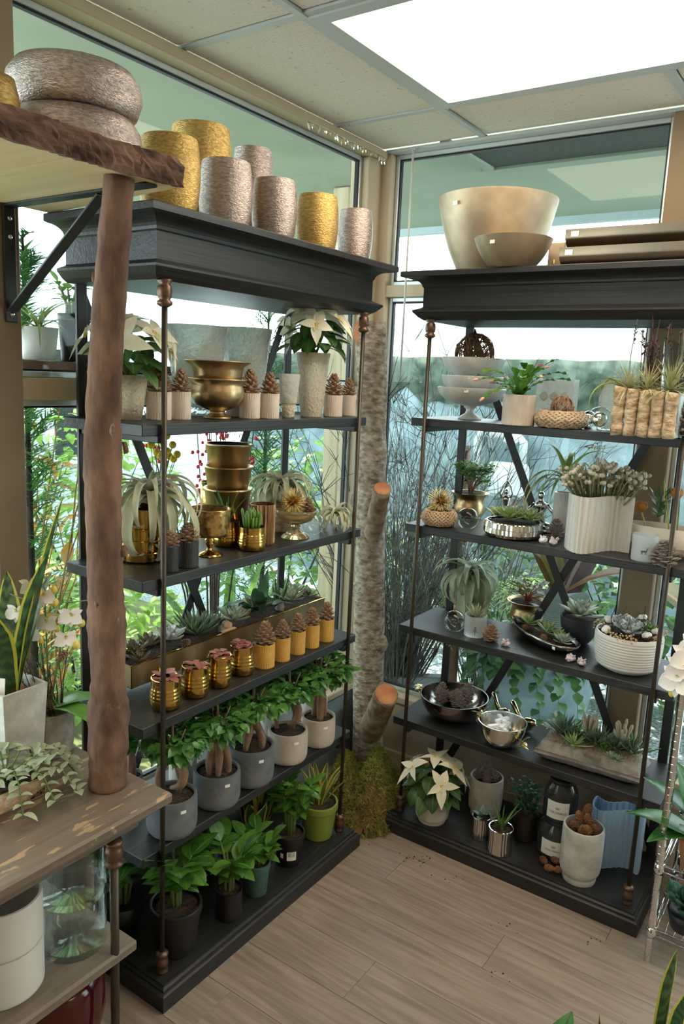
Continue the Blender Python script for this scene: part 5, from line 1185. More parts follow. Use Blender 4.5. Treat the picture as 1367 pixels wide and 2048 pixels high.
for (u, z_) in ((-.09, .05), (.02, .11), (.085, .055)): s_ = O('stem', G().tube([(u*.7, 0, hv*.7), (u, -.01, hv+z_)], .003, 5), 'tanflower', t); O('flower_head', G().lathe([(1e-5, -.012), (.012, -.01), (.022, .006), (.020, .022), (.010, .026), (1e-5, .022)], 14, lambda a, z, i: U(-.12, .12)), 'banksia', s_, (u, -.01, hv+z_))
V = leafvars('snakeyellow', .17, .034, 'snake', 2, -.1, .2, 8, .15)
for i, (u, l) in enumerate(((.035, .0), (.06, .25), (.01, -.15))): O('leaf', V[i % 2], None, t, (u, 0, hv*.8), (0, -PI/2+l, .4), 1)
g = G()
for i in range(110): a = U(0, 6.28); f = rnd.random(); g.leaf(.028, .007, .3, n=3, shape='lance', mat=T(-.03+.03*math.cos(a)*f, .02*math.sin(a), hv+.02+.10*f) @ RZ(a) @ RY(-U(.3, 1.2)))
tag(O('green_sprig', g, 'jadedark', t), kind='stuff')
# ================================================================== right unit, third shelf
glassball('glass ball of gold flakes in front of the bark cylinder', 884, 929, 1270, S3)
q = onp(930, 1225, 2, S3); t = thing('air_plant_pot', 'large silvery air plant on a birch bark cylinder on the right unit', 'plant', (q.x+.0, q.y+.03, S3+.0005)); hv = hz(q.x, q.y, 1172)-S3
for i in range(9):
    a = i*2*PI/9; O('birch_log', G().tube([(.055*math.cos(a), .055*math.sin(a), hv*k/6) for k in range(7)], [.020*U(.9, 1.1) for k in range(7)], 8), 'birchlog', t)
O('cylinder', G().lathe([(.05, 0), (.05, hv), (.04, hv), (1e-5, hv*.9)], 20), 'barkbrown', t); xero(t, (.0, -.01, hv+.045), .135, 34, 'xeroblue', (-.3, 1.4), (2.2, 3.8), .38, 2.0)
t, R, H = pot('tree_votive', 'frosted votive with a fir tree silhouette holding a striped succulent', 'votive', 926, 970, 1236, 1277, S3, 'cyl', 'glass_frost', wall=.07, soil=.8); az = camaz(t.location.x, t.location.y); haworthia(t, (0, 0, H*.82), .062, 26, 'haworstripe', .2, (.5, 1.5))
M('greysilh', (.16, .18, .17), .8)
bent(t, [[(-.04, 0), (.04, 0), (.03, 1.0), (-.03, 1.0)], [(-.40, .28), (0, .36), (.40, .28), (0, .50)], [(-.34, .46), (0, .54), (.34, .46), (0, .66)], [(-.26, .62), (0, .70), (.26, .62), (0, .80)], [(-.18, .78), (0, .85), (.18, .78), (0, 1.02)], [(-.6, 0), (.6, 0), (.6, .05), (-.6, .05)]], R, H*.16, az, .034, 'greysilh', 'tree_silhouette')
x, y, R, p = spot(962, 998, 1286, S3, .6); cone('brown pine cone beside the fir tree votive', x, y, S3+.001, .068, .052, 'cone'); crystal('purple tinged crystal point beside the pine cone', 998, 1020, 1294, S3, 'crystal', 3)
t, R, H = pot('begonia_pot', 'red stemmed begonia with veined leaves in a flared brass pot', 'plant', 1010, 1090, 1212, 1251, S3, 'bell', 'brass', soil=.92); V = leafvars('begonia', .052, .046, 'ov', 3, .2, .7, 6, .1, wave=.3); Vs = leafvars('begoniasilver', .04, .036, 'ov', 2, .2, .6, 6, .1, wave=.3)
for i in range(17):
    a = i*2.4; h_ = U(.03, .10); r = U(.02, .075); e_ = Vector((r*math.cos(a), r*math.sin(a), H*.92+h_)); O('stem', G().tube([(.004*math.cos(a), .004*math.sin(a), H*.88), (e_.x*.35, e_.y*.35, H*.92+h_*.6), e_], [.003, .0022, .0015], 5), 'redstalk', t); O('leaf', (Vs[i % 2] if i in (3, 8, 11) else V[i % 3]), None, t, e_, (0, -U(-.2, .7), a), U(.7, 1.1))
O('plant_tag', G().leaf(.085, .022, .9, n=5, shape='flat', fold=0), 'begoniasilver', t, (.015, -.02, H*.95), (0, -.35, -.6))
# long dark bowl
A = onp(1030, 1268, 2, S3); Bq = onp(1128, 1322, 2, S3); c = (A+Bq)/2; L = (Bq-A).length
t = thing('boat_bowl', 'long dark hammered metal bowl of succulents', 'planter', (c.x+.005, c.y+.045, S3+.0005)); t.rotation_euler = (0, 0, math.atan2(Bq.y-A.y, Bq.x-A.x)); k = L*.60
O('bowl', G().lathe([(.55*k, 0), (.72*k, .008), (.93*k, .030), (1.0*k, .048), (.97*k, .048), (.88*k, .030), (1e-5, .026)], 44, lambda a, z, i: .006*math.cos(11*a), sy=.42), 'pewter', t); O('soil', G().lathe([(.90*k, .034), (1e-5, .038)], 24, sy=.42), 'soil', t); O('handle', G().tube([(-1.0*k, -.01, .042), (-1.12*k, -.012, .044), (-1.16*k, 0, .044), (-1.12*k, .012, .044), (-1.0*k, .01, .042)], .003, 6), 'silver', t)
for (u, v, r, m_, wd) in ((-.62, .0, .048, 'echegreen', .26), (0, .04, .056, 'echegreen', .26), (.62, -.05, .046, 'eche', .34), (.28, .12, .04, 'echegreen', .3)): rosette(t, m_, (u*k, v*k, .044), r, 22, (.1, 1.4), wd)
for (u, v) in ((-.38, -.2), (.28, -.22)): O('seed_pod', CONES['tight'], None, t, (u*k, v*k, .038), (.7, .2, 0), (.035, .035, .028))
O('price_sticker', G().box(.62*k, .62*k+.016, -.30*k, -.295*k, .026, .036), 'paper', t, smooth=False)
t, R, H = pot('black_succulent_bowl', 'big green rosette in a black bowl behind the boat bowl', 'planter', 1116, 1190, 1244, 1290, S3, 'bowl', 'blackceramic', soil=.9); rosette(t, 'eche', (0, 0, H*.9+.012), .072, 30, (.1, 1.35), .40, sep=True)
crystal('purple white crystal cluster at the shelf front, left of two', 1128, 1152, 1326, S3); crystal('pink white crystal chunk at the shelf front, right of two', 1148, 1174, 1335, S3)
t, R, H = pot('cotton_bowl', 'cream ribbed round bowl of blue rosettes and cotton bolls', 'planter', 1184, 1313, 1283, 1350, S3, [(.62, 0), (.80, .08)]+[(v*(1.0 if i % 2 else .988), .15+.80*i/22) for i, v in enumerate([.86+.14*math.sin(PI*min(1, (.15+.8*j/22)*1.25)/2) for j in range(23)])]+[(.97, 1)], 'mattewhite', wall=.05, soil=.88, seg=44)
rosette(t, 'echeblue', (.0, -.015, H*.95+.006), .060, 22, (.15, 1.3), .50, sep=True); rosette(t, 'echeblue', (-.045, .035, H*.95+.012), .045, 18, (.15, 1.3), .48); rosette(t, 'jade', (.055, .03, H*.95+.01), .04, 18, (.2, 1.3), .5); rosette(t, 'echeblue', (.01, .055, H*.95+.01), .045, 18, (.15, 1.3), .48)
def boll(t, loc, r):
    c = O('cotton_husk', G().lathe([(1e-5, -r), (r*.7, -r*.7), (r*1.0, -r*.1), (r*.7, -r*.2), (1e-5, -r*.6)], 10, lambda a, z, i: .12*math.cos(4*a)), 'husk', t, loc, (U(-.6, .6), U(-.6, .6), U(0, 6)))
    g = G()
    for k in range(4): g.ball(r*.62, 9, 6, T(r*.42*math.cos(k*PI/2+.4), r*.42*math.sin(k*PI/2+.4), r*.15))
    O('cotton_tuft', g, 'cotton', c)
for (u, v, z_) in ((-.72, -.55, .012), (.70, -.35, .014), (-.85, .1, .03), (.25, .75, .045), (-.35, .85, .03), (.9, .2, .02)): boll(t, (u*R*.8, v*R*.8, H*.95+z_), .0165)
g = G()
for i in range(150):
    a = rnd.choice((2.9, 3.3, -.3, .2, -1.5, -1.3, -1.9))+U(-.3, .3); r = R*U(.8, 1.05); rock(g, (r*math.cos(a), r*math.sin(a), H*.95+U(0, .028)), U(.0022, .0042))
tag(O('dried_filler', g, 'tanflower', t), kind='stuff')
g = G()
for i in range(14): a = U(0, 6.28); b_ = Vector((R*.5*math.cos(a), R*.5*math.sin(a), H*.9)); g.tube([b_, b_+Vector((U(-.02, .02), U(-.02, .02), .05)), b_+Vector((U(-.05, .05), U(-.03, .03), U(.06, .11)))], [.0014, .0012, .0006], 4)
O('twigs', g, 'twig_dark', t)
# ================================================================== right unit, fourth shelf
def leafhandle(t, az, R, z):
    for k in range(4):
        o = O('leaf_handle', G().leaf(.040, .020, .4, n=6, shape='ov', fold=.15, thick=.12), 'goldleaf' if 'goldleaf' in MATS else 'brass', t, (R*math.cos(az), R*math.sin(az), z), (U(-.5, .5), -U(-.5, .9), az+(-1.0+.7*k)), U(.8, 1.2))
    O('handle_stem', G().tube([(R*.96*math.cos(az-.25), R*.96*math.sin(az-.25), z-.02), ((R+.022)*math.cos(az), (R+.022)*math.sin(az), z-.005), (R*.98*math.cos(az+.25), R*.98*math.sin(az+.25), z-.02)], .003, 6), 'gold', t)
t, R, H = pot('metal_bowl', 'dark silver bowl with golden leaf handles holding pine cones', 'bowl', 838, 970, 1418, 1446, S4, 'bowl', 'pewter', wall=.025, soil=None); leafhandle(t, camaz(*t.location[:2])-1.9, R, H*.95); leafhandle(t, camaz(*t.location[:2])+.95, R, H*.75)
cx, cy = t.location[:2]
for i, (u, v, nm) in enumerate(((-.42, -.05, 'leftmost'), (-.18, -.38, 'front'), (.08, -.02, 'middle'), (.36, .05, 'right'), (.15, .42, 'rear'), (.30, -.34, 'front right'))): cone(nm+' dark pine cone in the dark silver bowl', cx+u*R, cy+v*R, S4+H*.72, .066, .048, 'cone_grey', (U(-.4, .4), U(-.4, .4), 0))
t, R, H = pot('metal_bowl', 'small hammered silver bowl with golden leaf handles', 'bowl', 953, 1047, 1463, 1497, S4, 'bowl', 'silver', wall=.03, soil=None); leafhandle(t, camaz(*t.location[:2])-2.0, R, H*.95); leafhandle(t, camaz(*t.location[:2])+.9, R, H*.5)
cx, cy = t.location[:2]
for i in range(8):
    a = U(0, 6.28); r = R*.35*math.sqrt(rnd.random()); o = O('selenite_stick', G().bevbox(-.032, .032, -.008, .008, 0, .012, .0015), 'selenite', None, (cx+r*math.cos(a), cy+r*math.sin(a), S4+H*.50+.011*(i//2)+.003), (0, U(-.1, .1), U(0, 3.1)), smooth=False); tag(o, 'white translucent mineral stick heaped in the small hammered bowl', 'crystal', 'white mineral sticks in the small bowl')
M('goldsilver', (.60, .52, .36), .18, 1)
def bird(label, px, py, az, s_):
    q = onp(px, py, 2, S4); t = thing('bird_figurine', label, 'figurine', (q.x, q.y, S4+.0005), az)
    O('body', G().tube([(-.020*s_, 0, .030*s_), (-.008*s_, 0, .026*s_), (.010*s_, 0, .026*s_), (.024*s_, 0, .034*s_), (.034*s_, 0, .042*s_), (.044*s_, 0, .042*s_), (.052*s_, 0, .038*s_)], [.006*s_, .018*s_, .026*s_, .023*s_, .016*s_, .014*s_, .003*s_], 14), 'goldsilver', t)
    O('tail', G().tube([(-.012*s_, 0, .030*s_), (-.035*s_, 0, .050*s_), (-.060*s_, 0, .078*s_), (-.066*s_, 0, .084*s_)], [.010*s_, .009*s_, .011*s_, .004*s_], 8), 'goldsilver', t); O('beak', G().tube([(.050*s_, 0, .040*s_), (.062*s_, 0, .038*s_)], [.004*s_, .0004], 6), 'goldsilver', t)
bird('golden bird figurine with upturned tail, left of the pair', 1000, 1437, -.6, 1.05); bird('golden bird figurine with upturned tail, right of the pair', 1046, 1460, -.4, 1.15)
# pillow planter
A = onp(1062, 1515, 2, S4); Bq = onp(1272, 1578, 2, S4); c = (A+Bq)/2; L = (Bq-A).length
t = thing('pillow_planter', 'cement pillow shaped planter with mixed succulents', 'planter', (c.x+.005, c.y+.085, S4+.0005)); t.rotation_euler = (0, 0, math.atan2(Bq.y-A.y, Bq.x-A.x)); n = 28; m_ = 14; vs = []; fs = []
for j in range(m_+1):
    for i in range(n+1):
        u = -1+2*i/n; v = -1+2*j/m_; e_ = max(0, (1-abs(u)**6)*(1-abs(v)**4))**.38; pin = 1-.10*(1-abs(u)**2)*abs(v)**2-.06*(1-abs(v))*abs(u)**3
        vs.append((u*L/2*1.03*pin, v*.088*pin, .026+.050*e_+.003*math.sin(u*9+v*5)*e_))
o0 = len(vs)
for j in range(m_+1):
    for i in range(n+1):
        x_, y_, z_ = vs[j*(n+1)+i]; vs.append((x_, y_, max(0.0, (.076-z_)*.5)))
for s_ in (0, o0):
    for j in range(m_):
        for i in range(n): q = [s_+j*(n+1)+i, s_+j*(n+1)+i+1, s_+(j+1)*(n+1)+i+1, s_+(j+1)*(n+1)+i]; fs.append(tuple(q if s_ == 0 else q[::-1]))
O('pillow', G().add(vs, fs), 'cement', t)
O('seam', G().tube([(-L/2, -.082, .040), (-L/4, -.080, .040), (0, -.079, .040), (L/4, -.080, .040), (L/2, -.082, .040)], .003, 5), 'cement', t)
zt = .072
for (u, r, nn) in ((-.62, .085, 44), (-.38, .075, 36), (.06, .085, 44), (.42, .075, 36), (.70, .085, 40)): haworthia(t, (u*L/2, U(.0, .03), zt), r, nn, 'hawor', .17, (.3, 1.5))
rosette(t, 'echegreen', (-.30*L/2, -.055, zt+.008), .056, 16, (.05, 1.3), .30, 'lance'); rosette(t, 'aloe', (.25*L/2, -.02, zt), .05, 24, (.3, 1.4), .2, 'lance')
for (u, v) in ((.40, -.05), (.52, -.06)): rosette(t, 'eche', (u*L/2, v, zt), .024, 30, (.0, 1.4), .4, 'spoon')
for (u, v) in ((-.02, -.065), (.08, -.075), (.20, -.082)): O('seed_cone', CONES['cone_grey'], None, t, (u*L/2, v, zt-.006), (1.0, .2, 0), (.032, .032, .026))
for (u, v) in ((-.15, .03), (.50, .035)):
    g = G()
    for k in range(16): a = U(0, 6.28); b_ = Vector((u*L/2, v, zt)); tp = b_+Vector((.045*math.cos(a)*U(.2, 1), .035*math.sin(a)*U(.2, 1), U(.07, .11))); g.tube([b_, b_.lerp(tp, .5), tp.lerp(b_, .08), tp], [.004, .0045, .006, .003], 6)
    O('velvet_succulent', g, 'brunia', t)

g = G()
for i in range(160): u = U(-.8, .85); g.tube([(u*L/2, U(-.07, .06), zt-.004), (u*L/2+U(-.03, .03), U(-.07, .05), zt+U(.004, .014)), (u*L/2+U(-.04, .04), U(-.075, .05), zt-.002)], .0009, 3)
tag(O('dried_grass', g, 'willow', t), kind='stuff')
V = leafvars('wleaf', .030, .016, 'ov', 2, .2, .6, 4, .1)
for i in range(18): s_ = (-1 if i % 2 else 1); O('white_leaf', V[i % 2], None, t, (s_*L/2*U(.82, .98), U(-.05, .06), zt+U(.0, .05)), (0, -U(-.2, 1.2), U(0, 6)), U(.8, 1.2))
# ================================================================== right unit, base
poinpot('white poinsettia in a cement pot on the base of the right unit', 828, 895, 1606, 1653, SB, 'footed', 'concrete_grey', .145, .175, 7, 30)
t, R, H = pot('cement_pot', 'grey cement pot of cones beside the base poinsettia', 'pot', 933, 999, 1568, 1642, SB, 'footed', 'concrete_grey', soil=.7, soilmat='soil', wall=.09); cx, cy = t.location[:2]
for i, nm in enumerate(('front', 'left', 'right', 'rear', 'top')): a = camaz(cx, cy)+[0, 1.5, -1.5, 3.1, 0][i]; r = 0 if i == 4 else R*.45; cone(nm+' dark cone heaped in the grey cement pot', cx+r*math.cos(a), cy+r*math.sin(a), SB+H*.90+(.030 if i == 4 else 0), .052, .032, 'cone_grey', (U(-.5, .5), U(-.5, .5), 0))
SR = [(.95, 0), (1, .02), (.93, .4), (.93, .8), (1, 1)]
t, R, H = pot('ribbed_metal_pot', 'peperomia in a ribbed pewter pot behind the aloe', 'plant', 940, 977, 1642, 1684, SB, SR, 'silver', rib=(26, .02, False)); V = leafvars('pepero', .06, .026, 'ov', 3, .2, .8, 6, .15)
for i in range(8): O('leaf', V[i % 3], None, t, (0, 0, H*.9), (0, -U(.4, 1.35), i*2.4), U(.8, 1.1))
t, R, H = pot('ribbed_metal_pot', 'small aloe in a ribbed pewter pot on the right base', 'plant', 972, 1021, 1668, 1714, SB, SR, 'silver', rib=(26, .02, False)); V = leafvars('aloe', .125, .016, 'blade', 3, -.15, .25, 8, .2, 'leaf', .5)
for i in range(10): O('leaf', V[i % 3], None, t, (0, 0, H*.88), (0, -PI/2+.1+.07*i, i*2.4+.8), U(.6, 1.05))
t, R, H = pot('copper_pot_plant', 'dark green leafy sprig in a bronze pot at the back of the right base', 'plant', 1024, 1068, 1636, 1684, SB, 'cyl', 'bronze'); bonsaileaf(t, H*.85, .050, .14, 'jadedark', 300, .018)
def textmesh(s_, size):
    cu = bpy.data.curves.new('lettering', 'FONT'); cu.body = s_; cu.size = size; cu.align_x = 'CENTER'; cu.resolution_u = 2; o = bpy.data.objects.new('lettering', cu); COL.objects.link(o)
    dg = bpy.context.evaluated_depsgraph_get(); me = bpy.data.meshes.new_from_object(o.evaluated_get(dg)); bpy.data.objects.remove(o); return me
def jar(label, xl, xr, yt, yb, z, mug=False):
    x, y, R, p = spot(xl, xr, yb, z, .9); H = hz(p.x, p.y, yt)-z; t = thing('glass_jar', label, 'jar', (x, y, z+.0005), group='dark glass jars with paper labels')
    O('jar', G().lathe([(.88*R, 0), (.97*R, .03*H), (R, .10*H), (R, .66*H), (.92*R, .78*H), (.70*R, .90*H), (.68*R, .93*H)], 40), 'glass_smoke', t); O('lid', G().lathe([(.74*R, 0), (.75*R, .01*H), (.75*R, .09*H), (.70*R, .10*H)], 32), 'plastic_black', t, (0, 0, .90*H))
    az = camaz(x, y)-.12; l = sticker(t, R, H*.34, az, R*1.35, H*.42, name='paper_label')
    me = textmesh('TREE PEBBLES', .0105)
    for v in me.vertices: a = az+v.co.x*1.05/(R); v.co = Vector(((R+.0018)*math.cos(a), (R+.0018)*math.sin(a), H*.27+v.co.y))
    me.materials.append(MATS['ink']); O('lettering', me, None, l); g = G()
    for k in range(7):
        q = (k-3)*.30; u0, u1 = math.sin(q)*.004, math.sin(q)*.014; a0, a1 = az+u0/R, az+u1/R; w_ = .0006/R
        g.add([((R+.0018)*math.cos(a0-w_), (R+.0018)*math.sin(a0-w_), H*.36+.003*math.cos(q)), ((R+.0018)*math.cos(a0+w_), (R+.0018)*math.sin(a0+w_), H*.36+.003*math.cos(q)), ((R+.0018)*math.cos(a1+w_), (R+.0018)*math.sin(a1+w_), H*.36+.012*math.cos(q)), ((R+.0018)*math.cos(a1-w_), (R+.0018)*math.sin(a1-w_), H*.36+.012*math.cos(q))], [(0, 1, 2, 3)])
    O('emblem', g, 'ink', l); return t, R, H
t, R, H = jar('lower dark glass jar with a paper label standing on the base', 1070, 1146, 1652, 1722, SB)
jz = SB+H*1.0+.001; cx, cy = t.location[:2]; t2, R2, H2 = jar('upper dark glass jar with a paper label stacked on the other', 1083, 1148, 1562, 1642, jz); t2.location = (cx, cy, jz)
t, R, H = pot('cement_pot', 'white cement pot heaped with small brown cones on the right base', 'pot', 1114, 1194, 1672, 1774, SB, 'footed', 'concrete_grey', soil=.78, soilmat='soil', wall=.09); cx, cy = t.location[:2]; az = camaz(cx, cy)
for i, (u, v, w_, nm) in enumerate(((-.5, .1, 0, 'left'), (-.15, .5, 0, 'front left'), (.25, .5, 0, 'front right'), (.55, .05, 0, 'right'), (0, -.4, 0, 'rear'), (-.15, .1, .03, 'upper left'), (.22, .05, .03, 'upper right'), (0, -.1, .058, 'topmost'))):
    d = Vector((math.cos(az), math.sin(az))); s_ = Vector((-d.y, d.x)); q = Vector((cx, cy))+d*v*R+s_*u*R; cone(nm+' brown cone heaped in the white cement pot', q.x, q.y, SB+H*.90+w_, .048, .032, 'tight', (U(-.5, .5), U(-.5, .5), 0))
for i, (px, py, nm) in enumerate(((1080, 1722, 'leftmost brown cone lying on the base before the jars'), (1100, 1724, 'second brown cone lying on the base before the jars'), (1086, 1742, 'nearest brown cone lying on the base left of the white pot'), (1106, 1748, 'stalked brown cone lying against the white cement pot'))): q = onp(px, py, 2, SB); cone(nm, q.x, q.y, SB+.017, .040, .026, 'tight', (PI/2, 0, .9+.5*i))
t, R, H = wavyvase('wavy_vase', 'frosted pale blue wavy vase on the base of the right unit', 1174, 1272, 1630, 1746, SB, 'glass_blue', camaz(1.5, -.1)+PI/2-.45)
# ================================================================== birch trunk and moss in the corner
def smoothpath(P, r0, k=4, j=.04):
    P = [Vector(p) for p in P]; pts = []; rad = []
    for i in range(len(P)-1):
        for q in range(k):
            u = q/k; a = P[max(0, i-1)]; b = P[i]; c = P[i+1]; d = P[min(len(P)-1, i+2)]
            pts.append(.5*((2*b)+(c-a)*u+(2*a-5*b+4*c-d)*u*u+(3*b-a-3*c+d)*u**3)); rad.append((r0[i]*(1-u)+r0[i+1]*u)*U(1-j, 1+j))
    return pts+[P[-1]], rad+[r0[-1]]
yb = -.10
P = [onp(735, 1570, 1, yb), onp(736, 1400, 1, yb), onp(738, 1200, 1, yb), onp(742, 1000, 1, yb), onp(744, 800, 1, yb), onp(742, 700, 1, yb), onp(742, 645, 1, yb)]
P[0].z = 0.0
b0 = P[0].copy()
t = thing('birch_tree', 'birch trunk with sawn branch stubs standing in the window corner', 'trunk', b0)
pts, rad = smoothpath([p-b0 for p in P], [.068, .068, .066, .062, .060, .066, .060], 8, .045)
O('trunk', G().tube(pts, rad, 22), 'barkbirch', t)
def stub(p0, p1, r, label):
    a = p0-b0; b = p1-b0; d = (b-a).normalized(); pts, rad = smoothpath([a, a.lerp(b, .5)+Vector((0, 0, -.008)), b], [r*1.25, r*1.05, r], 5, .04)
    s_ = O('branch_stub', G().tube(pts, rad, 16), 'barkbrownbirch', t); q = d.to_track_quat('Z', 'Y')
    o = O('sawn_face', G().lathe([(r*.93, 0), (r*.9, .004), (r*.5, .0045), (1e-5, .005)], 18), 'heartwood', s_, b-d*.002); o.rotation_euler = q.to_euler()
M('barkbrownbirch', (.17, .11, .07), .9, 0, (.36, .28, .21), 24, .9, 55, lo=.4, hi=.7)
stub(onp(742, 1080, 1, yb), onp(764, 977, 1, -.26), .036, '')
stub(onp(735, 1470, 1, yb), onp(772, 1388, 1, -.27), .050, '')
c = onp(722, 672, 1, yb)-b0; o = O('carved_face', G().lathe([(1e-5, -.005), (.05, -.004), (.052, .004), (1e-5, .008)], 16, sx=.72, sy=1.15), 'heartwood', t, c+Vector((.038, -.048, .01)), (PI/2-.12, 0, .56))
O('bark_crack', G().tube([onp(737, 880, 1, yb)-b0+Vector((.035, -.051, 0)), onp(738, 960, 1, yb)-b0+Vector((.034, -.052, 0)), onp(737, 990, 1, yb)-b0+Vector((.034, -.052, 0))], [.0015, .003, .001], 5), 'twig_dark', t)
O('bark_crack', G().tube([onp(735, 1440, 1, yb)-b0+Vector((.03, -.058, 0)), onp(731, 1500, 1, yb)-b0+Vector((.03, -.060, 0)), onp(731, 1545, 1, yb)-b0+Vector((.03, -.060, 0))], [.002, .004, .0015], 5), 'twig_dark', t)
for (px, py, dx) in ((707, 1000, -.055), (708, 1180, -.055), (762, 740, .055), (768, 1290, .06)): q = onp(px, py, 1, yb)-b0; O('burl', G().lathe([(1e-5, -.05), (.026, -.03), (.034, 0), (.026, .03), (1e-5, .05)], 12, lambda a, z, i: U(-.12, .12)), 'barkbirch', t, (q.x-dx*.35, q.y, q.z))
mt = thing('moss_mound', 'mound of green moss around the foot of the birch trunk', 'moss', (.575, -.235, 0))
g = G(); n = 30; vs = []; fs = []
def mossh(u, v):
    r = math.sqrt((u/.20)**2+(v/.24)**2); return max(0, .19*(1-r**3.2))*(1+.25*math.sin(u*40+v*17))+.002
for j in range(n+1):
    for i in range(n+1): u = -.24+.48*i/n; v = -.26+.55*j/n; vs.append((u, v, mossh(u, v)))
fs = [(j*(n+1)+i, j*(n+1)+i+1, (j+1)*(n+1)+i+1, (j+1)*(n+1)+i) for j in range(n) for i in range(n) if vs[j*(n+1)+i][2]+vs[(j+1)*(n+1)+i+1][2] > .0055]
O('mound', g.add(vs, fs), 'mossbrown', mt)
for m_, cnt, zr in (('moss_leaf', 8000, 1), ('moss_leaf_brown', 1500, 0)):
    if m_ not in MATS: leafmat(m_, *(((.10, .14, .012), (.28, .30, .05)) if zr else ((.10, .055, .015), (.22, .14, .05))), rough=.9)
    g = G(); k = 0
    while k < cnt:
        u, v = U(-.21, .21), U(-.25, .25); r = math.sqrt((u/.20)**2+(v/.24)**2)
        if r > 1.06: continue
        k += 1; g.leaf(U(.014, .036), .006, U(-.5, 1.2), n=2, shape='blade', mat=T(u, v, mossh(u, v)-.002) @ RZ(U(0, 6.28)) @ RY(-U(-.2, 1.3)))
    tag(O('moss_fronds', g, m_, mt), kind='stuff')
# blind wand and crystal garland
a = onp(826, 300, 1, .085); b = onp(808, 758, 1, .085); t = thing('blind_wand', 'thin white blind wand hanging by the right window', 'wand', (a.x, a.y, b.z)); O('wand', G().tube([(0, 0, 0), (a.x*0, 0, (a.z-b.z)*.5), (0, 0, a.z-b.z)], .0045, 8), 'mattewhite', t); O('hook', G().tube([(0, 0, a.z-b.z), (0, .012, a.z-b.z+.012), (0, .03, a.z-b.z+.006)], .002, 5), 'chrome', t)
t = thing('crystal_garland', 'string of little crystal prisms along the window head at the corner', 'garland', (XW+.045, -.34, ZC-.05))
y = 0
O('string', G().tube([(0, -.10, .006), (0, .2, .003), (0, .42, .004)], .0012, 4), 'chrome', t)
for k in range(24):
    yy = -.10+.52*k/23; l = U(.014, .034); O('prism', G().lathe([(1e-5, 0), (.0045, l*.35), (.006, l*.8), (.002, l)], 6), 'glass_mirror' if k % 3 else 'champagne', t, (U(-.004, .006), yy, .003-l), (U(-.3, .3), U(-.3, .3), 0), smooth=False)
# ================================================================== worn table with the log post, slab shelf and bracket
TZ = .783; TX, TY = .851, -1.598
woodmat('tabletop', (.12, .09, .066), (.19, .145, .108), .5, 3, (12, 1.2, 12), .15, ((.36, .245, .145), 11, (4.5, .9, 1), .60))
woodmat('tablewood', (.12, .092, .068), (.19, .148, .11), .55, 3, (12, 1.2, 12), .15)
t = thing('console_table', 'worn taupe console table with chipped top at the left edge', 'table', (.55, -2.2, 0)); ox, oy = .55, -2.2
def tb(x0, x1, y0, y1, z0, z1, nm, mat, b=.004): return O(nm, G().bevbox(x0-ox, x1-ox, y0-oy, y1-oy, z0, z1, b), mat, t, smooth=False)
tb(.30, TX, -3.0, TY, TZ-.028, TZ, 'tabletop', 'tabletop', .006)
tb(.30, TX-.018, -2.98, TY-.022, TZ-.040, TZ-.028, 'moulding', 'tablewood'); tb(.30, TX-.034, -2.97, TY-.045, TZ-.062, TZ-.040, 'moulding', 'tablewood', .008); tb(.30, TX-.05, -2.96, TY-.065, TZ-.080, TZ-.062, 'moulding', 'tablewood')
LZ = .403
tb(.30, .812, -2.95, -1.678, LZ-.030, LZ, 'lower_shelf', 'tablewood', .006); tb(.30, .812, -2.95, -1.70, .04, .07, 'bottom_shelf', 'tablewood', .006)
fin2 = [(.018, 0), (.018, .006), (.013, .012), (.017, .018), (.019, .030), (.017, .044), (.013, .050), (.019, .055), (.019, .062), (.010, .068)]
for yy in (-1.74, -2.9):
    for xx in (.80, .36):
        p = O('post', G().lathe([(.011, 0), (.011, TZ-.10)], 12), 'bronze', t, (xx-ox, yy-oy, 0)); O('finial', G().lathe([(r*1.15, -z) for r, z in fin2][::-1], 16), 'copper', p, (0, 0, TZ-.080))
a = Vector((.699, -1.677, TZ+.0005)); b = Vector((.794, -1.708, 2.203)); t = thing('log_post', 'brown barked log post standing on the worn table', 'post', a); d = b-a; d.z -= .001
ks = [0, .06, .14, .20, .30, .38, .50, .58, .68, .80, .90, 1]; pts = [d*k+Vector((math.sin(k*7)*.008-.030*math.sin(PI*k)*.6, math.cos(k*5)*.006-.006, 0))*(1 if 0 < k < 1 else 0) for k in ks]
pp, rr = smoothpath(pts, [.046, .047, .050, .040, .045, .040, .040, .043, .038, .035, .034, .032], 6, .055)
O('log', G().tube(pp, rr, 18), 'barkbrown', t)
for (k, az, s_) in ((.165, -.4, 1), (.72, -2.3, .7), (.60, .9, .8), (.86, -2.4, .8), (.43, .6, .8), (.30, -.3, .6)):
    q = d*k; q = q+Vector((math.sin(k*7)*.008-.018*math.sin(PI*k), 0, 0)); c = q+Vector((math.cos(az)*.040, math.sin(az)*.040, 0)); o = O('knot', G().lathe([(.018*s_, -.006), (.016*s_, .004), (.009*s_, .006), (.006*s_, 0), (1e-5, -.002)], 12), 'barkbrown', t, c); o.rotation_euler = Vector((math.cos(az), math.sin(az), .2)).to_track_quat('Z', 'Y').to_euler()
for (k, az) in ((.30, -.2), (.10, -.5), (.33, -1.2), (.62, -.6)):
    O('bark_scar', G().leaf(.035, .014, .2, n=4, fold=.1, thick=.2), 'barkbrownbirch', t, d*k+Vector((math.cos(az)*.043-.012, math.sin(az)*.043, 0)), (0, -1.3, az))
SLZ = 2.2035; slt = thing('slab_shelf', 'thick live edge wooden slab shelf with rough bark rim', 'shelf', (.55, -2.0, SLZ))
base = [(.859, -1.592), (.842, -1.75), (.838, -1.9), (.828, -2.1), (.835, -2.3), (.82, -2.6)]; inner = [(.30, -2.6), (.30, -1.53)]
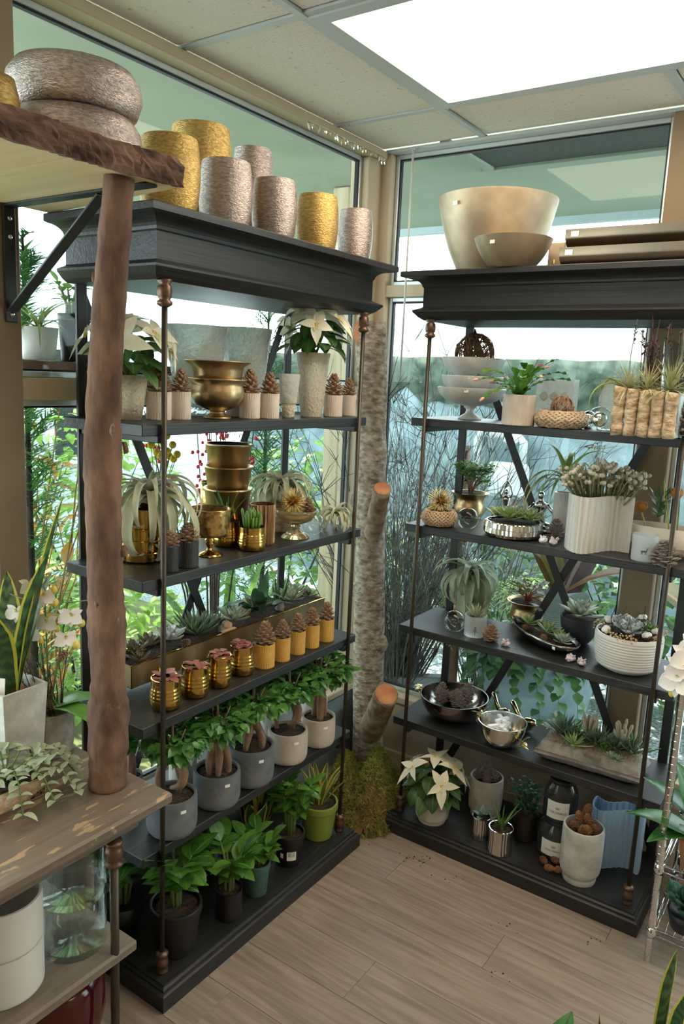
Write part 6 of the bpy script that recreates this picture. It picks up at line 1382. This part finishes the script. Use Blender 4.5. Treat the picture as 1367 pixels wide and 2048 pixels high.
poly = base+inner; vs = [(x-.55, y+2.0, 0) for x, y in poly]+[(x-.55-(.018 if i < 6 else 0), y+2.0-(.004 if i == 0 else 0), .052) for i, (x, y) in enumerate(poly)]; n = len(poly)
O('board', G().add(vs, [tuple(range(n)), tuple(range(n, 2*n))[::-1]]+[(i, n+i, n+(i+1) % n, (i+1) % n) for i in range(n)]), 'palewood', slt, smooth=False)
g = G(); vs = []; fs = []; m_ = 6; ln = 70
for i in range(ln+1):
    f = i/ln*5; i0 = min(4, int(f)); p = Vector((*base[i0], 0)).lerp(Vector((*base[i0+1], 0)), f-i0)
    for k in range(m_+1):
        q = k/m_; bulge = .010*math.sin(PI*q)+U(-.005, .006)-.016*q; vs.append((p.x-.55+bulge+.004, p.y+2.0+U(-.003, .003), -.003+.062*q))
fs = [(i*(m_+1)+k, (i+1)*(m_+1)+k, (i+1)*(m_+1)+k+1, i*(m_+1)+k+1) for i in range(ln) for k in range(m_)]
# close the back of the bark strip
o0 = len(vs); vs += [(vs[i*(m_+1)][0]-.02, vs[i*(m_+1)][1], 0) for i in range(ln+1)]+[(vs[i*(m_+1)][0]-.03, vs[i*(m_+1)][1], .058) for i in range(ln+1)]
fs += [(i*(m_+1), o0+i, o0+i+1, (i+1)*(m_+1)) for i in range(ln)]+[(i*(m_+1)+m_, (i+1)*(m_+1)+m_, o0+ln+1+i+1, o0+ln+1+i) for i in range(ln)]+[tuple([k for k in range(m_+1)]+[o0+ln+1, o0])]
O('bark_edge', g.add(vs, fs), 'slabbark', slt, smooth=False)
t = thing('shelf_bracket', 'black steel angle bracket screwed to the window post under the slab', 'bracket', (.292, -1.645, 1.915))
O('wall_leg', G().bevbox(0, .006, -.017, .017, 0, .288, .002), 'black_metal', t, smooth=False); O('top_leg', G().bevbox(0, .53, -.017, .017, .282, .288, .002), 'black_metal', t, smooth=False)
L = math.hypot(.36, .25); O('diagonal_strut', G().bevbox(0, L, -.015, .015, -.005, .001, .001), 'black_metal', t, (.006, 0, .03), (0, -math.atan2(.25, .36), 0), smooth=False)
for z_ in (.02, .21, .255): O('screw', G().lathe([(.006, 0), (.006, .002), (1e-5, .003)], 10), 'chrome', t, (.006, 0, z_), (0, PI/2, 0))
q = onp(150, 200, 0, .60); R = 263/2*depth(q)/FPX
for i, (lb, z0, f) in enumerate((('lower rosy silver rounded bowl of the stack on the bark slab', 0, 1.0), ('upper rosy silver rounded bowl stacked on the bark slab', .0985, 1.0))):
    t = thing('round_bowl', lb, 'bowl', (q.x, q.y, SLZ+.0535+z0), group='stacked silver bowls on the slab'); h_ = .098; O('bowl', G().lathe([(R*.80*f, 0), (R*.92*f, h_*.12), (R*f, h_*.45), (R*.97*f, h_*.75), (R*.86*f, h_*.97), (R*.80*f, h_), (R*.76*f, h_*.96), (R*.86*f, h_*.5), (R*.7, h_*.12), (1e-5, h_*.1)], 48), 'silvertex', t)
q = onp(-30, 170, 0, .62); t = thing('round_bowl', 'gold textured pot cut off at the left edge on the bark slab', 'bowl', (q.x, q.y, SLZ+.0535)); O('bowl', G().lathe([(.05, 0), (.062, .03), (.064, .07), (.055, .11), (.050, .11), (.055, .06), (1e-5, .01)], 40), 'goldtex', t)
# ---- on the table
p = onp(72, 1432, 2, TZ)
t = thing('square_planter', 'snake plant in a square weathered white planter at the left edge', 'planter', (.435, -1.765, TZ+.0005)); hb = .225; w0, w1 = .050, .062
vs = [(sx*w, sy*w, z_) for w, z_ in ((w0, 0), (w1, hb), (w1-.007, hb), (w1-.012, hb*.8)) for sx, sy in ((-1, -1), (1, -1), (1, 1), (-1, 1))]
O('box', G().add(vs, [(j*4+i, j*4+(i+1) % 4, (j+1)*4+(i+1) % 4, (j+1)*4+i) for j in range(3) for i in range(4)]+[(3, 2, 1, 0), (12, 13, 14, 15)]), 'concrete_grey', t, smooth=False)
g = G(); [rock(g, (U(-.045, .045), U(-.045, .045), hb*.82+U(0, .012)), U(.009, .016)) for i in range(26)]; O('bark_chips', g, 'heartwood', t, smooth=False)
O('plant_card', G().bevbox(-.03, .03, -.001, .001, 0, .075, .0006), 'paper', t, (.005, -.055, hb*.80), (-.12, 0, .5), smooth=False)
V = [G().leaf(L_, .062, b_, n=12, shape='snake', fold=.25, wave=.06).mesh('leaf', 'snake') for L_, b_ in ((.56, .05), (.40, .2), (.34, .3))]
for i, (me, az, ln_) in enumerate(((0, .9, .20), (1, .5, .12), (1, -2.5, .2), (2, 2.6, .3), (0, 3.6, .25), (2, -.8, .35), (2, 1.6, .2))): O('leaf', V[me], None, t, (.012*math.cos(az), .012*math.sin(az), hb*.78), (0, -PI/2+ln_, az), 1)
t, R, H = pot('orchid_pot', 'white orchid with budded stems in a stone pot beside the log', 'orchid', 88, 178, 1398, 1478, TZ, [(.85, 0), (.92, .05), (1, .5), (.97, 1)], 'cement', soil=.88, soilmat='moss', wall=.07, loc=(.44, -1.662))
V = leafvars('orchidlight', .15, .062, 'ov', 3, .9, 1.5, 9, .14)
for i, az in enumerate((.75, 1.25, .2, 3.5, -2.2)): O('leaf', V[i % 3], None, t, (0, 0, H*.9), (0, -U(.5, .9), az), U(.85, 1.1))
def orchidflower(t, c, az, s_, tilt=.2):
    f = thing('flower'); f.parent = t; f.location = c; f.rotation_euler = (0, 0, az)
    return f
def bloom(t, c, az, s_, mat='petal'):
    Mx = Matrix.Translation(c) @ RZ(az) @ RY(PI/2-.25); g = G()
    for k in range(3): g.leaf(s_*.9, s_*.5, .3, n=5, mat=Mx @ RZ(k*2*PI/3) @ RY(-.15))
    for k in (1, -1): g.leaf(s_, s_*.95, .35, n=5, mat=Mx @ RZ(PI/3*k+PI*.0+PI*(0 if k > 0 else 0)+ (PI if False else 0)) @ T(0, 0, .002) @ RY(-.15))
    o = O('bloom', g, mat, t); q = O('lip', G().leaf(s_*.4, s_*.25, -.9, n=4, thick=.3, mat=Mx @ RZ(PI) @ T(0, 0, .004) @ RY(-.5)).ball(s_*.09, 8, 5, Mx @ T(0, 0, .006)), 'petalyellow', o); return o
for s0, (tip, bl) in enumerate((((.02, -.02, .40), 5), ((.10, .02, .36), 4), ((-.05, -.02, .34), 3))):
    tp = Vector(tip); pts = [Vector((0, 0, H*.85)), Vector((tp.x*.3, tp.y*.3, H+.12)), Vector((tp.x*.7, tp.y*.7, H+tp.z*.85)), Vector((tp.x*1.6, tp.y*1.6-.02, H+tp.z*.92))]; O('flower_stem', G().tube(pts, [.003, .0025, .002, .0015], 6), 'stalk', t)
    for k in range(bl):
        j = 1.6+1.4*k/max(1, bl-1); i0 = min(2, int(j)); c = pts[i0].lerp(pts[i0+1], j-i0)+Vector((U(-.02, .02), U(-.02, .02), U(-.04, .0)))
        if k < bl-1: bloom(t, c, camaz(*t.location[:2])+U(-.6, .6), .034)
        O('bud', G().ball(.008, 8, 6, None, 1.3), 'petalyellow', t, c+Vector((.02, .015, -.02)))
g = G()
for i in range(22):
    a = U(0, 6.28); b_ = Vector((R*.5*math.cos(a), R*.5*math.sin(a), H*.85)); q = b_+Vector((U(-.10, .04), U(-.06, .03), U(.10, .22))); g.tube([b_, b_.lerp(q, .5)+Vector((U(-.01, .01), 0, 0)), q], [.002, .0016, .0008], 4)
    for k in range(3): s_ = b_.lerp(q, U(.4, .9)); g.tube([s_, s_+Vector((U(-.03, .03), U(-.02, .02), U(.01, .04)))], [.001, .0005], 3)
O('twigs', g, 'twig_dark', t); O('seed_cone', CONES['cone'], None, t, (.0, .0, H*.88), (.2, .1, 0), (.045, .045, .05)); O('hanging_cone', CONES['cone'], None, t, (.05, .02, H+.17), (2.6, .2, 0), (.035, .035, .036))
p = onp(80, 1585, 2, TZ)
t = thing('wood_trough', 'silvery trailing succulent spilling from a rustic bark trough', 'planter', (p.x-.03, p.y-.06, TZ+.0005)); O('trough', G().bevbox(-.055, .055, -.10, .065, 0, .052, .008), 'birchlog', t); O('soil', G().bevbox(-.048, .048, -.09, .058, .046, .056, .003), 'soil', t)
V = leafvars('silvertrail', .034, .019, 'ov', 4, .3, 1.0, 5, .2)
for s0 in range(13):
    a = s0*2.4+.2; r = U(.09, .16); pts = [Vector((0, -.01, .055)), Vector((r*.45*math.cos(a), r*.45*math.sin(a), .10)), Vector((r*.85*math.cos(a), r*.85*math.sin(a), .085)), Vector((r*1.1*math.cos(a), r*1.1*math.sin(a), .030))]; O('stem', G().tube(pts, .0022, 5), 'stalk', t)
    for k in range(9):
        j = 2.95*(k+1)/9; i0 = min(2, int(j)); c = pts[i0].lerp(pts[i0+1], j-i0)
        for sd in (-1, 1): O('leaf', V[rnd.randrange(4)], None, t, c, (0, -U(.1, .6), a+sd*U(.8, 1.3)), U(.7, 1.15))
for i, (u, v) in enumerate(((.03, -.10), (.045, -.07), (-.02, -.115))): O('seed_cone', CONES['cone'], None, t, (u, v, .045), (.4, .2, 0), (.038, .038, .04))
# ---- lower shelves of the table
x, y, R, p = spot(82, 212, 1926, LZ, .95)
for lb, z0, h_ in (('lower thick clear glass cylinder vase on the table shelf', 0, .135), ('upper thick clear glass cylinder vase stacked on the other', .1365, .135)):
    t = thing('glass_cylinder', lb, 'vase', (x, y, LZ+.0005+z0), group='stacked clear glass cylinder vases'); O('vase', G().lathe([(R*.97, 0), (R, .004), (R, h_), (R*.985, h_+.001), (R*.93, h_), (R*.93, .016), (1e-5, .016)], 56), 'thinglass', t)
x, y, R, p = spot(-66, 86, 2020, LZ, .95)
for lb, z0, h_ in (('lower white ribbed pot stacked at the left edge of the table shelf', 0, .115), ('upper white ribbed pot stacked at the left edge of the table shelf', .1165, .115)):
    t = thing('ribbed_planter', lb, 'pot', (x, y, LZ+.0005+z0), group='stacked white ribbed planters'); O('pot', G().lathe([(R*.97, 0), (R, .004)]+[p_ for k in range(4) for p_ in ((R, .008+h_*.23*k), (R, .006+h_*.23*(k+1)))]+[(R, h_), (R*.94, h_), (R*.94, .02), (1e-5, .02)], 128, lambda a, z, i: .006*(1 if (int(round(a*64/PI))+(i-2)//2) % 2 else -1) if 2 <= i < 10 else 0), 'mattewhite', t, sharp=.6)
q = onp(172, 2048, 2, .20); t = thing('red_pot', 'dark red glazed pot on the bottom shelf of the worn table', 'pot', (q.x-.10, q.y-.02, .0705)); O('pot', G().lathe([(.085, 0), (.105, .04), (.125, .13), (.122, .22), (.108, .25), (.100, .25), (.110, .20), (.09, .03), (1e-5, .03)], 40), 'redglaze', t)
# ================================================================== plants on the ledge outside the left window
t = thing('ledge_plank', 'bark edged plank ledge outside the left window', 'plank', (.06, -1.35, 0)); zl = onp(100, 722, 0, .06).z; t.location.z = zl-.035
O('board', G().bevbox(-.075, .07, -.30, .42, 0, .035, .008), 'barkbrown', t); [O('support', G().bevbox(-.06, .05, yy-.015, yy+.015, -.06, 0, .003), 'black_metal', t, smooth=False) for yy in (-.25, .38)]
p = onp(78, 715, 0, .06); t = thing('spider_plant', 'spider plant in a round white pot on the outside ledge', 'plant', (.06, p.y, zl+.0005)); r = 38*depth(p)/FPX; h_ = hz(.06, p.y, 655)-zl; O('pot', G().lathe([(r*.75, 0), (r*.8, .003), (r, h_), (r*.93, h_), (r*.9, h_*.85), (1e-5, h_*.85)], 32), 'mattewhite', t)
V = leafvars('airgreen', .19, .014, 'blade', 4, 1.6, 2.8, 12, .2)
for i in range(18): O('leaf', V[i % 4], None, t, (0, 0, h_*.9), (0, -U(.5, 1.35), i*2.4), U(.6, 1.1))
p = onp(142, 720, 0, .06); t = thing('black_plant_pot', 'black plastic plant pot on the outside ledge', 'pot', (.06, p.y, zl+.0005)); r = 24*depth(p)/FPX; h_ = hz(.06, p.y, 628)-zl; O('pot', G().lathe([(r*.75, 0), (r*.78, .003), (r*.95, h_*.84), (r, h_*.85), (r, h_), (r*.93, h_), (r*.9, h_*.85), (1e-5, h_*.85)], 28), 'plastic_black', t); zzplant(t, h_*.85, .12, 4, .05, 'hedge', .5, .5, 3)
# ================================================================== chrome rack and plants at the right edge
t = thing('wire_rack', 'chrome wire rack at the right edge beside the black unit', 'rack', (2.05, -.24, 0)); ox, oy = 2.05, -.24
for xx in (1.785, 2.40):
    for yy in (-.417, -.05):
        pr = [(.0125, 0)]
        for k in range(52): zz_ = .03+k*.0254; pr += [(.0125, zz_), (.0120, zz_+.0008), (.0120, zz_+.0018), (.0125, zz_+.0026)]
        O('post', G().lathe(pr+[(.0125, 1.36), (.008, 1.365)], 14), 'chrome', t, (xx-ox, yy-oy, 0), sharp=.3)
for z_ in (.12, .345, .95):
    g = G()
    for yy in (-.417, -.05): g.tube([(1.785-ox, yy-oy, z_), (2.40-ox, yy-oy, z_)], .0035, 6).tube([(1.785-ox, yy-oy, z_-.022), (2.40-ox, yy-oy, z_-.022)], .0035, 6)
    for xx in (1.785, 2.40): g.tube([(xx-ox, -.417-oy, z_), (xx-ox, -.05-oy, z_)], .0035, 6).tube([(xx-ox, -.417-oy, z_-.022), (xx-ox, -.05-oy, z_-.022)], .0035, 6)
    s_ = O('wire_shelf', g, 'chrome', t); g = G()
    for k in range(24): xx = 1.80+.59*k/23-ox; g.tube([(xx, -.417-oy, z_+.003), (xx, -.05-oy, z_+.003)], .0018, 5)
    O('wires', g, 'chrome', s_)
    for yy in (-.417, -.05): O('collar', G().lathe([(.014, -.03), (.016, -.02), (.0155, .005), (.0135, .006)], 14), 'chrome', s_, (1.785-ox, yy-oy, z_))
p = onp(1372, 1655, 2, .349); t = thing('orchid_pot', 'orchid with broad dark leaves in a terracotta pot on the wire rack', 'orchid', (1.875, -.375, .3495)); O('pot', G().lathe([(.038, 0), (.05, .085), (.054, .09), (.054, .105), (.048, .105), (.046, .09), (1e-5, .09)], 32), 'terracotta', t)
V = leafvars('orchidleaf', .20, .095, 'ov', 3, .35, .8, 10, .15)
for i, (az, el, s_) in enumerate(((3.5, .45, 1.0), (3.15, .30, 1.0), (-2.5, .25, .9), (2.7, 1.25, 1.1), (.3, .4, 1), (-.8, .3, 1), (1.2, .8, 1), (3.0, .75, .95))): O('leaf', V[i % 3], None, t, (0, 0, .098+.006*i), (0, -el, az), s_)
pts = [Vector((0, 0, .1)), Vector((.01, .02, .45)), Vector((-.02, .0, .70)), Vector((-.07, -.04, .74)), Vector((-.10, -.06, .66)), Vector((-.115, -.065, .58))]
pp, rr = smoothpath(pts, [.003]*6, 5, .0); O('flower_stem', G().tube(pp, [.0025]*len(pp), 6), 'stalk', t)
for i, k in enumerate((14, 17, 19, 21)): bloom(t, pp[k]+Vector((U(-.01, .01), -.015, -.02)), camaz(*t.location[:2])+U(-.5, .5), .062)
for k in (23, 24, 25): O('bud', G().ball(.009, 8, 6, None, 1.3), 'petalyellow', t, pp[k]+Vector((0, -.006, -.008)))
for i, (lb, x_, y_, z_, R_) in enumerate((('dark green ruffled rosette in a black pot low on the wire rack', 1.87, -.36, .125, .085), ('green spiky rosette behind on the lowest rack shelf', 1.90, -.20, .125, .09), ('bluish rosette at the back of the lowest rack shelf', 1.86, -.10, .125, .08))):
    t = thing('rosette_pot', lb, 'plant', (x_, y_, z_)); O('pot', G().lathe([(.04, 0), (.055, .06), (.05, .06), (.048, .05), (1e-5, .05)], 24), 'plastic_black', t); rosette(t, ['jadedark', 'hawor', 'eche'][i], (0, 0, .07), R_, 26, (.1, 1.35), [.5, .24, .42][i], ['spoon', 'lance', 'spoon'][i], sep=(i == 0))
p = onp(1350, 1885, 2, .46); t = thing('snake_plant', 'tall mottled snake plant leaf rising at the bottom right corner', 'plant', (p.x-.005, p.y-.01, 0)); O('pot', G().lathe([(.07, 0), (.09, .13), (.085, .13), (.08, .11), (1e-5, .11)], 32), 'plastic_black', t)
V = [G().leaf(l, .048, .05, n=14, shape='snake', fold=.2, wave=.05).mesh('leaf', 'snake') for l in (.36, .22, .2)]
for i, (me, az, ln_, sx) in enumerate(((0, -.6, .02, 0), (1, .8, .15, .03), (2, -.2, .2, .05), (2, -1.4, .25, .04))): O('leaf', V[me], None, t, (sx*math.cos(az), sx*math.sin(az), .10), (0, -PI/2+ln_, az), 1)
p = onp(1222, 2035, 2, .40); t = thing('snake_plant', 'narrow snake plant tips at the bottom edge of the picture', 'plant', (p.x, p.y, 0)); O('pot', G().lathe([(.06, 0), (.075, .12), (.07, .12), (.066, .1), (1e-5, .1)], 28), 'plastic_black', t); V = [G().leaf(l, .022, .03, n=10, shape='snake', fold=.2).mesh('leaf', 'snake') for l in (.31, .29)]
for i, (az, ln_) in enumerate(((.4, .02), (2.6, .06))): O('leaf', V[i], None, t, (.014*math.cos(az), .014*math.sin(az), .09), (0, -PI/2+ln_, az), 1)
p = onp(1105, 2040, 2, .36); t = thing('broad_leaf_plant', 'broad green leaf reaching up at the bottom edge of the picture', 'plant', (p.x+.0, p.y-.07, 0)); O('pot', G().lathe([(.07, 0), (.09, .20), (.085, .20), (.08, .18), (1e-5, .18)], 28), 'terracotta', t); V = leafvars('orchidleaf', .22, .11, 'ov', 2, .5, .8, 10, .1)
for i, (az, el) in enumerate(((1.5, .9), (2.6, .7), (-.4, .7))): O('leaf', V[i % 2], None, t, (0, 0, .165), (0, -el, az), 1); 
# crumbs of soil on the floor
g = G()
for (px, py, k) in ((830, 1720, 34), (745, 1672, 40), (905, 1760, 8), (1000, 1850, 5), (985, 1950, 5), (1190, 1880, 5)):
    for i in range(k): q = onp(px+rnd.gauss(0, 16), py+rnd.gauss(0, 7), 2, 0); rock(g, (q.x, q.y, .0015), U(.001, .0028))
tag(O('soil_crumbs', g, 'soil', None, (0, 0, 0)), 'scattered crumbs of soil on the plank floor', 'soil', kind='stuff')
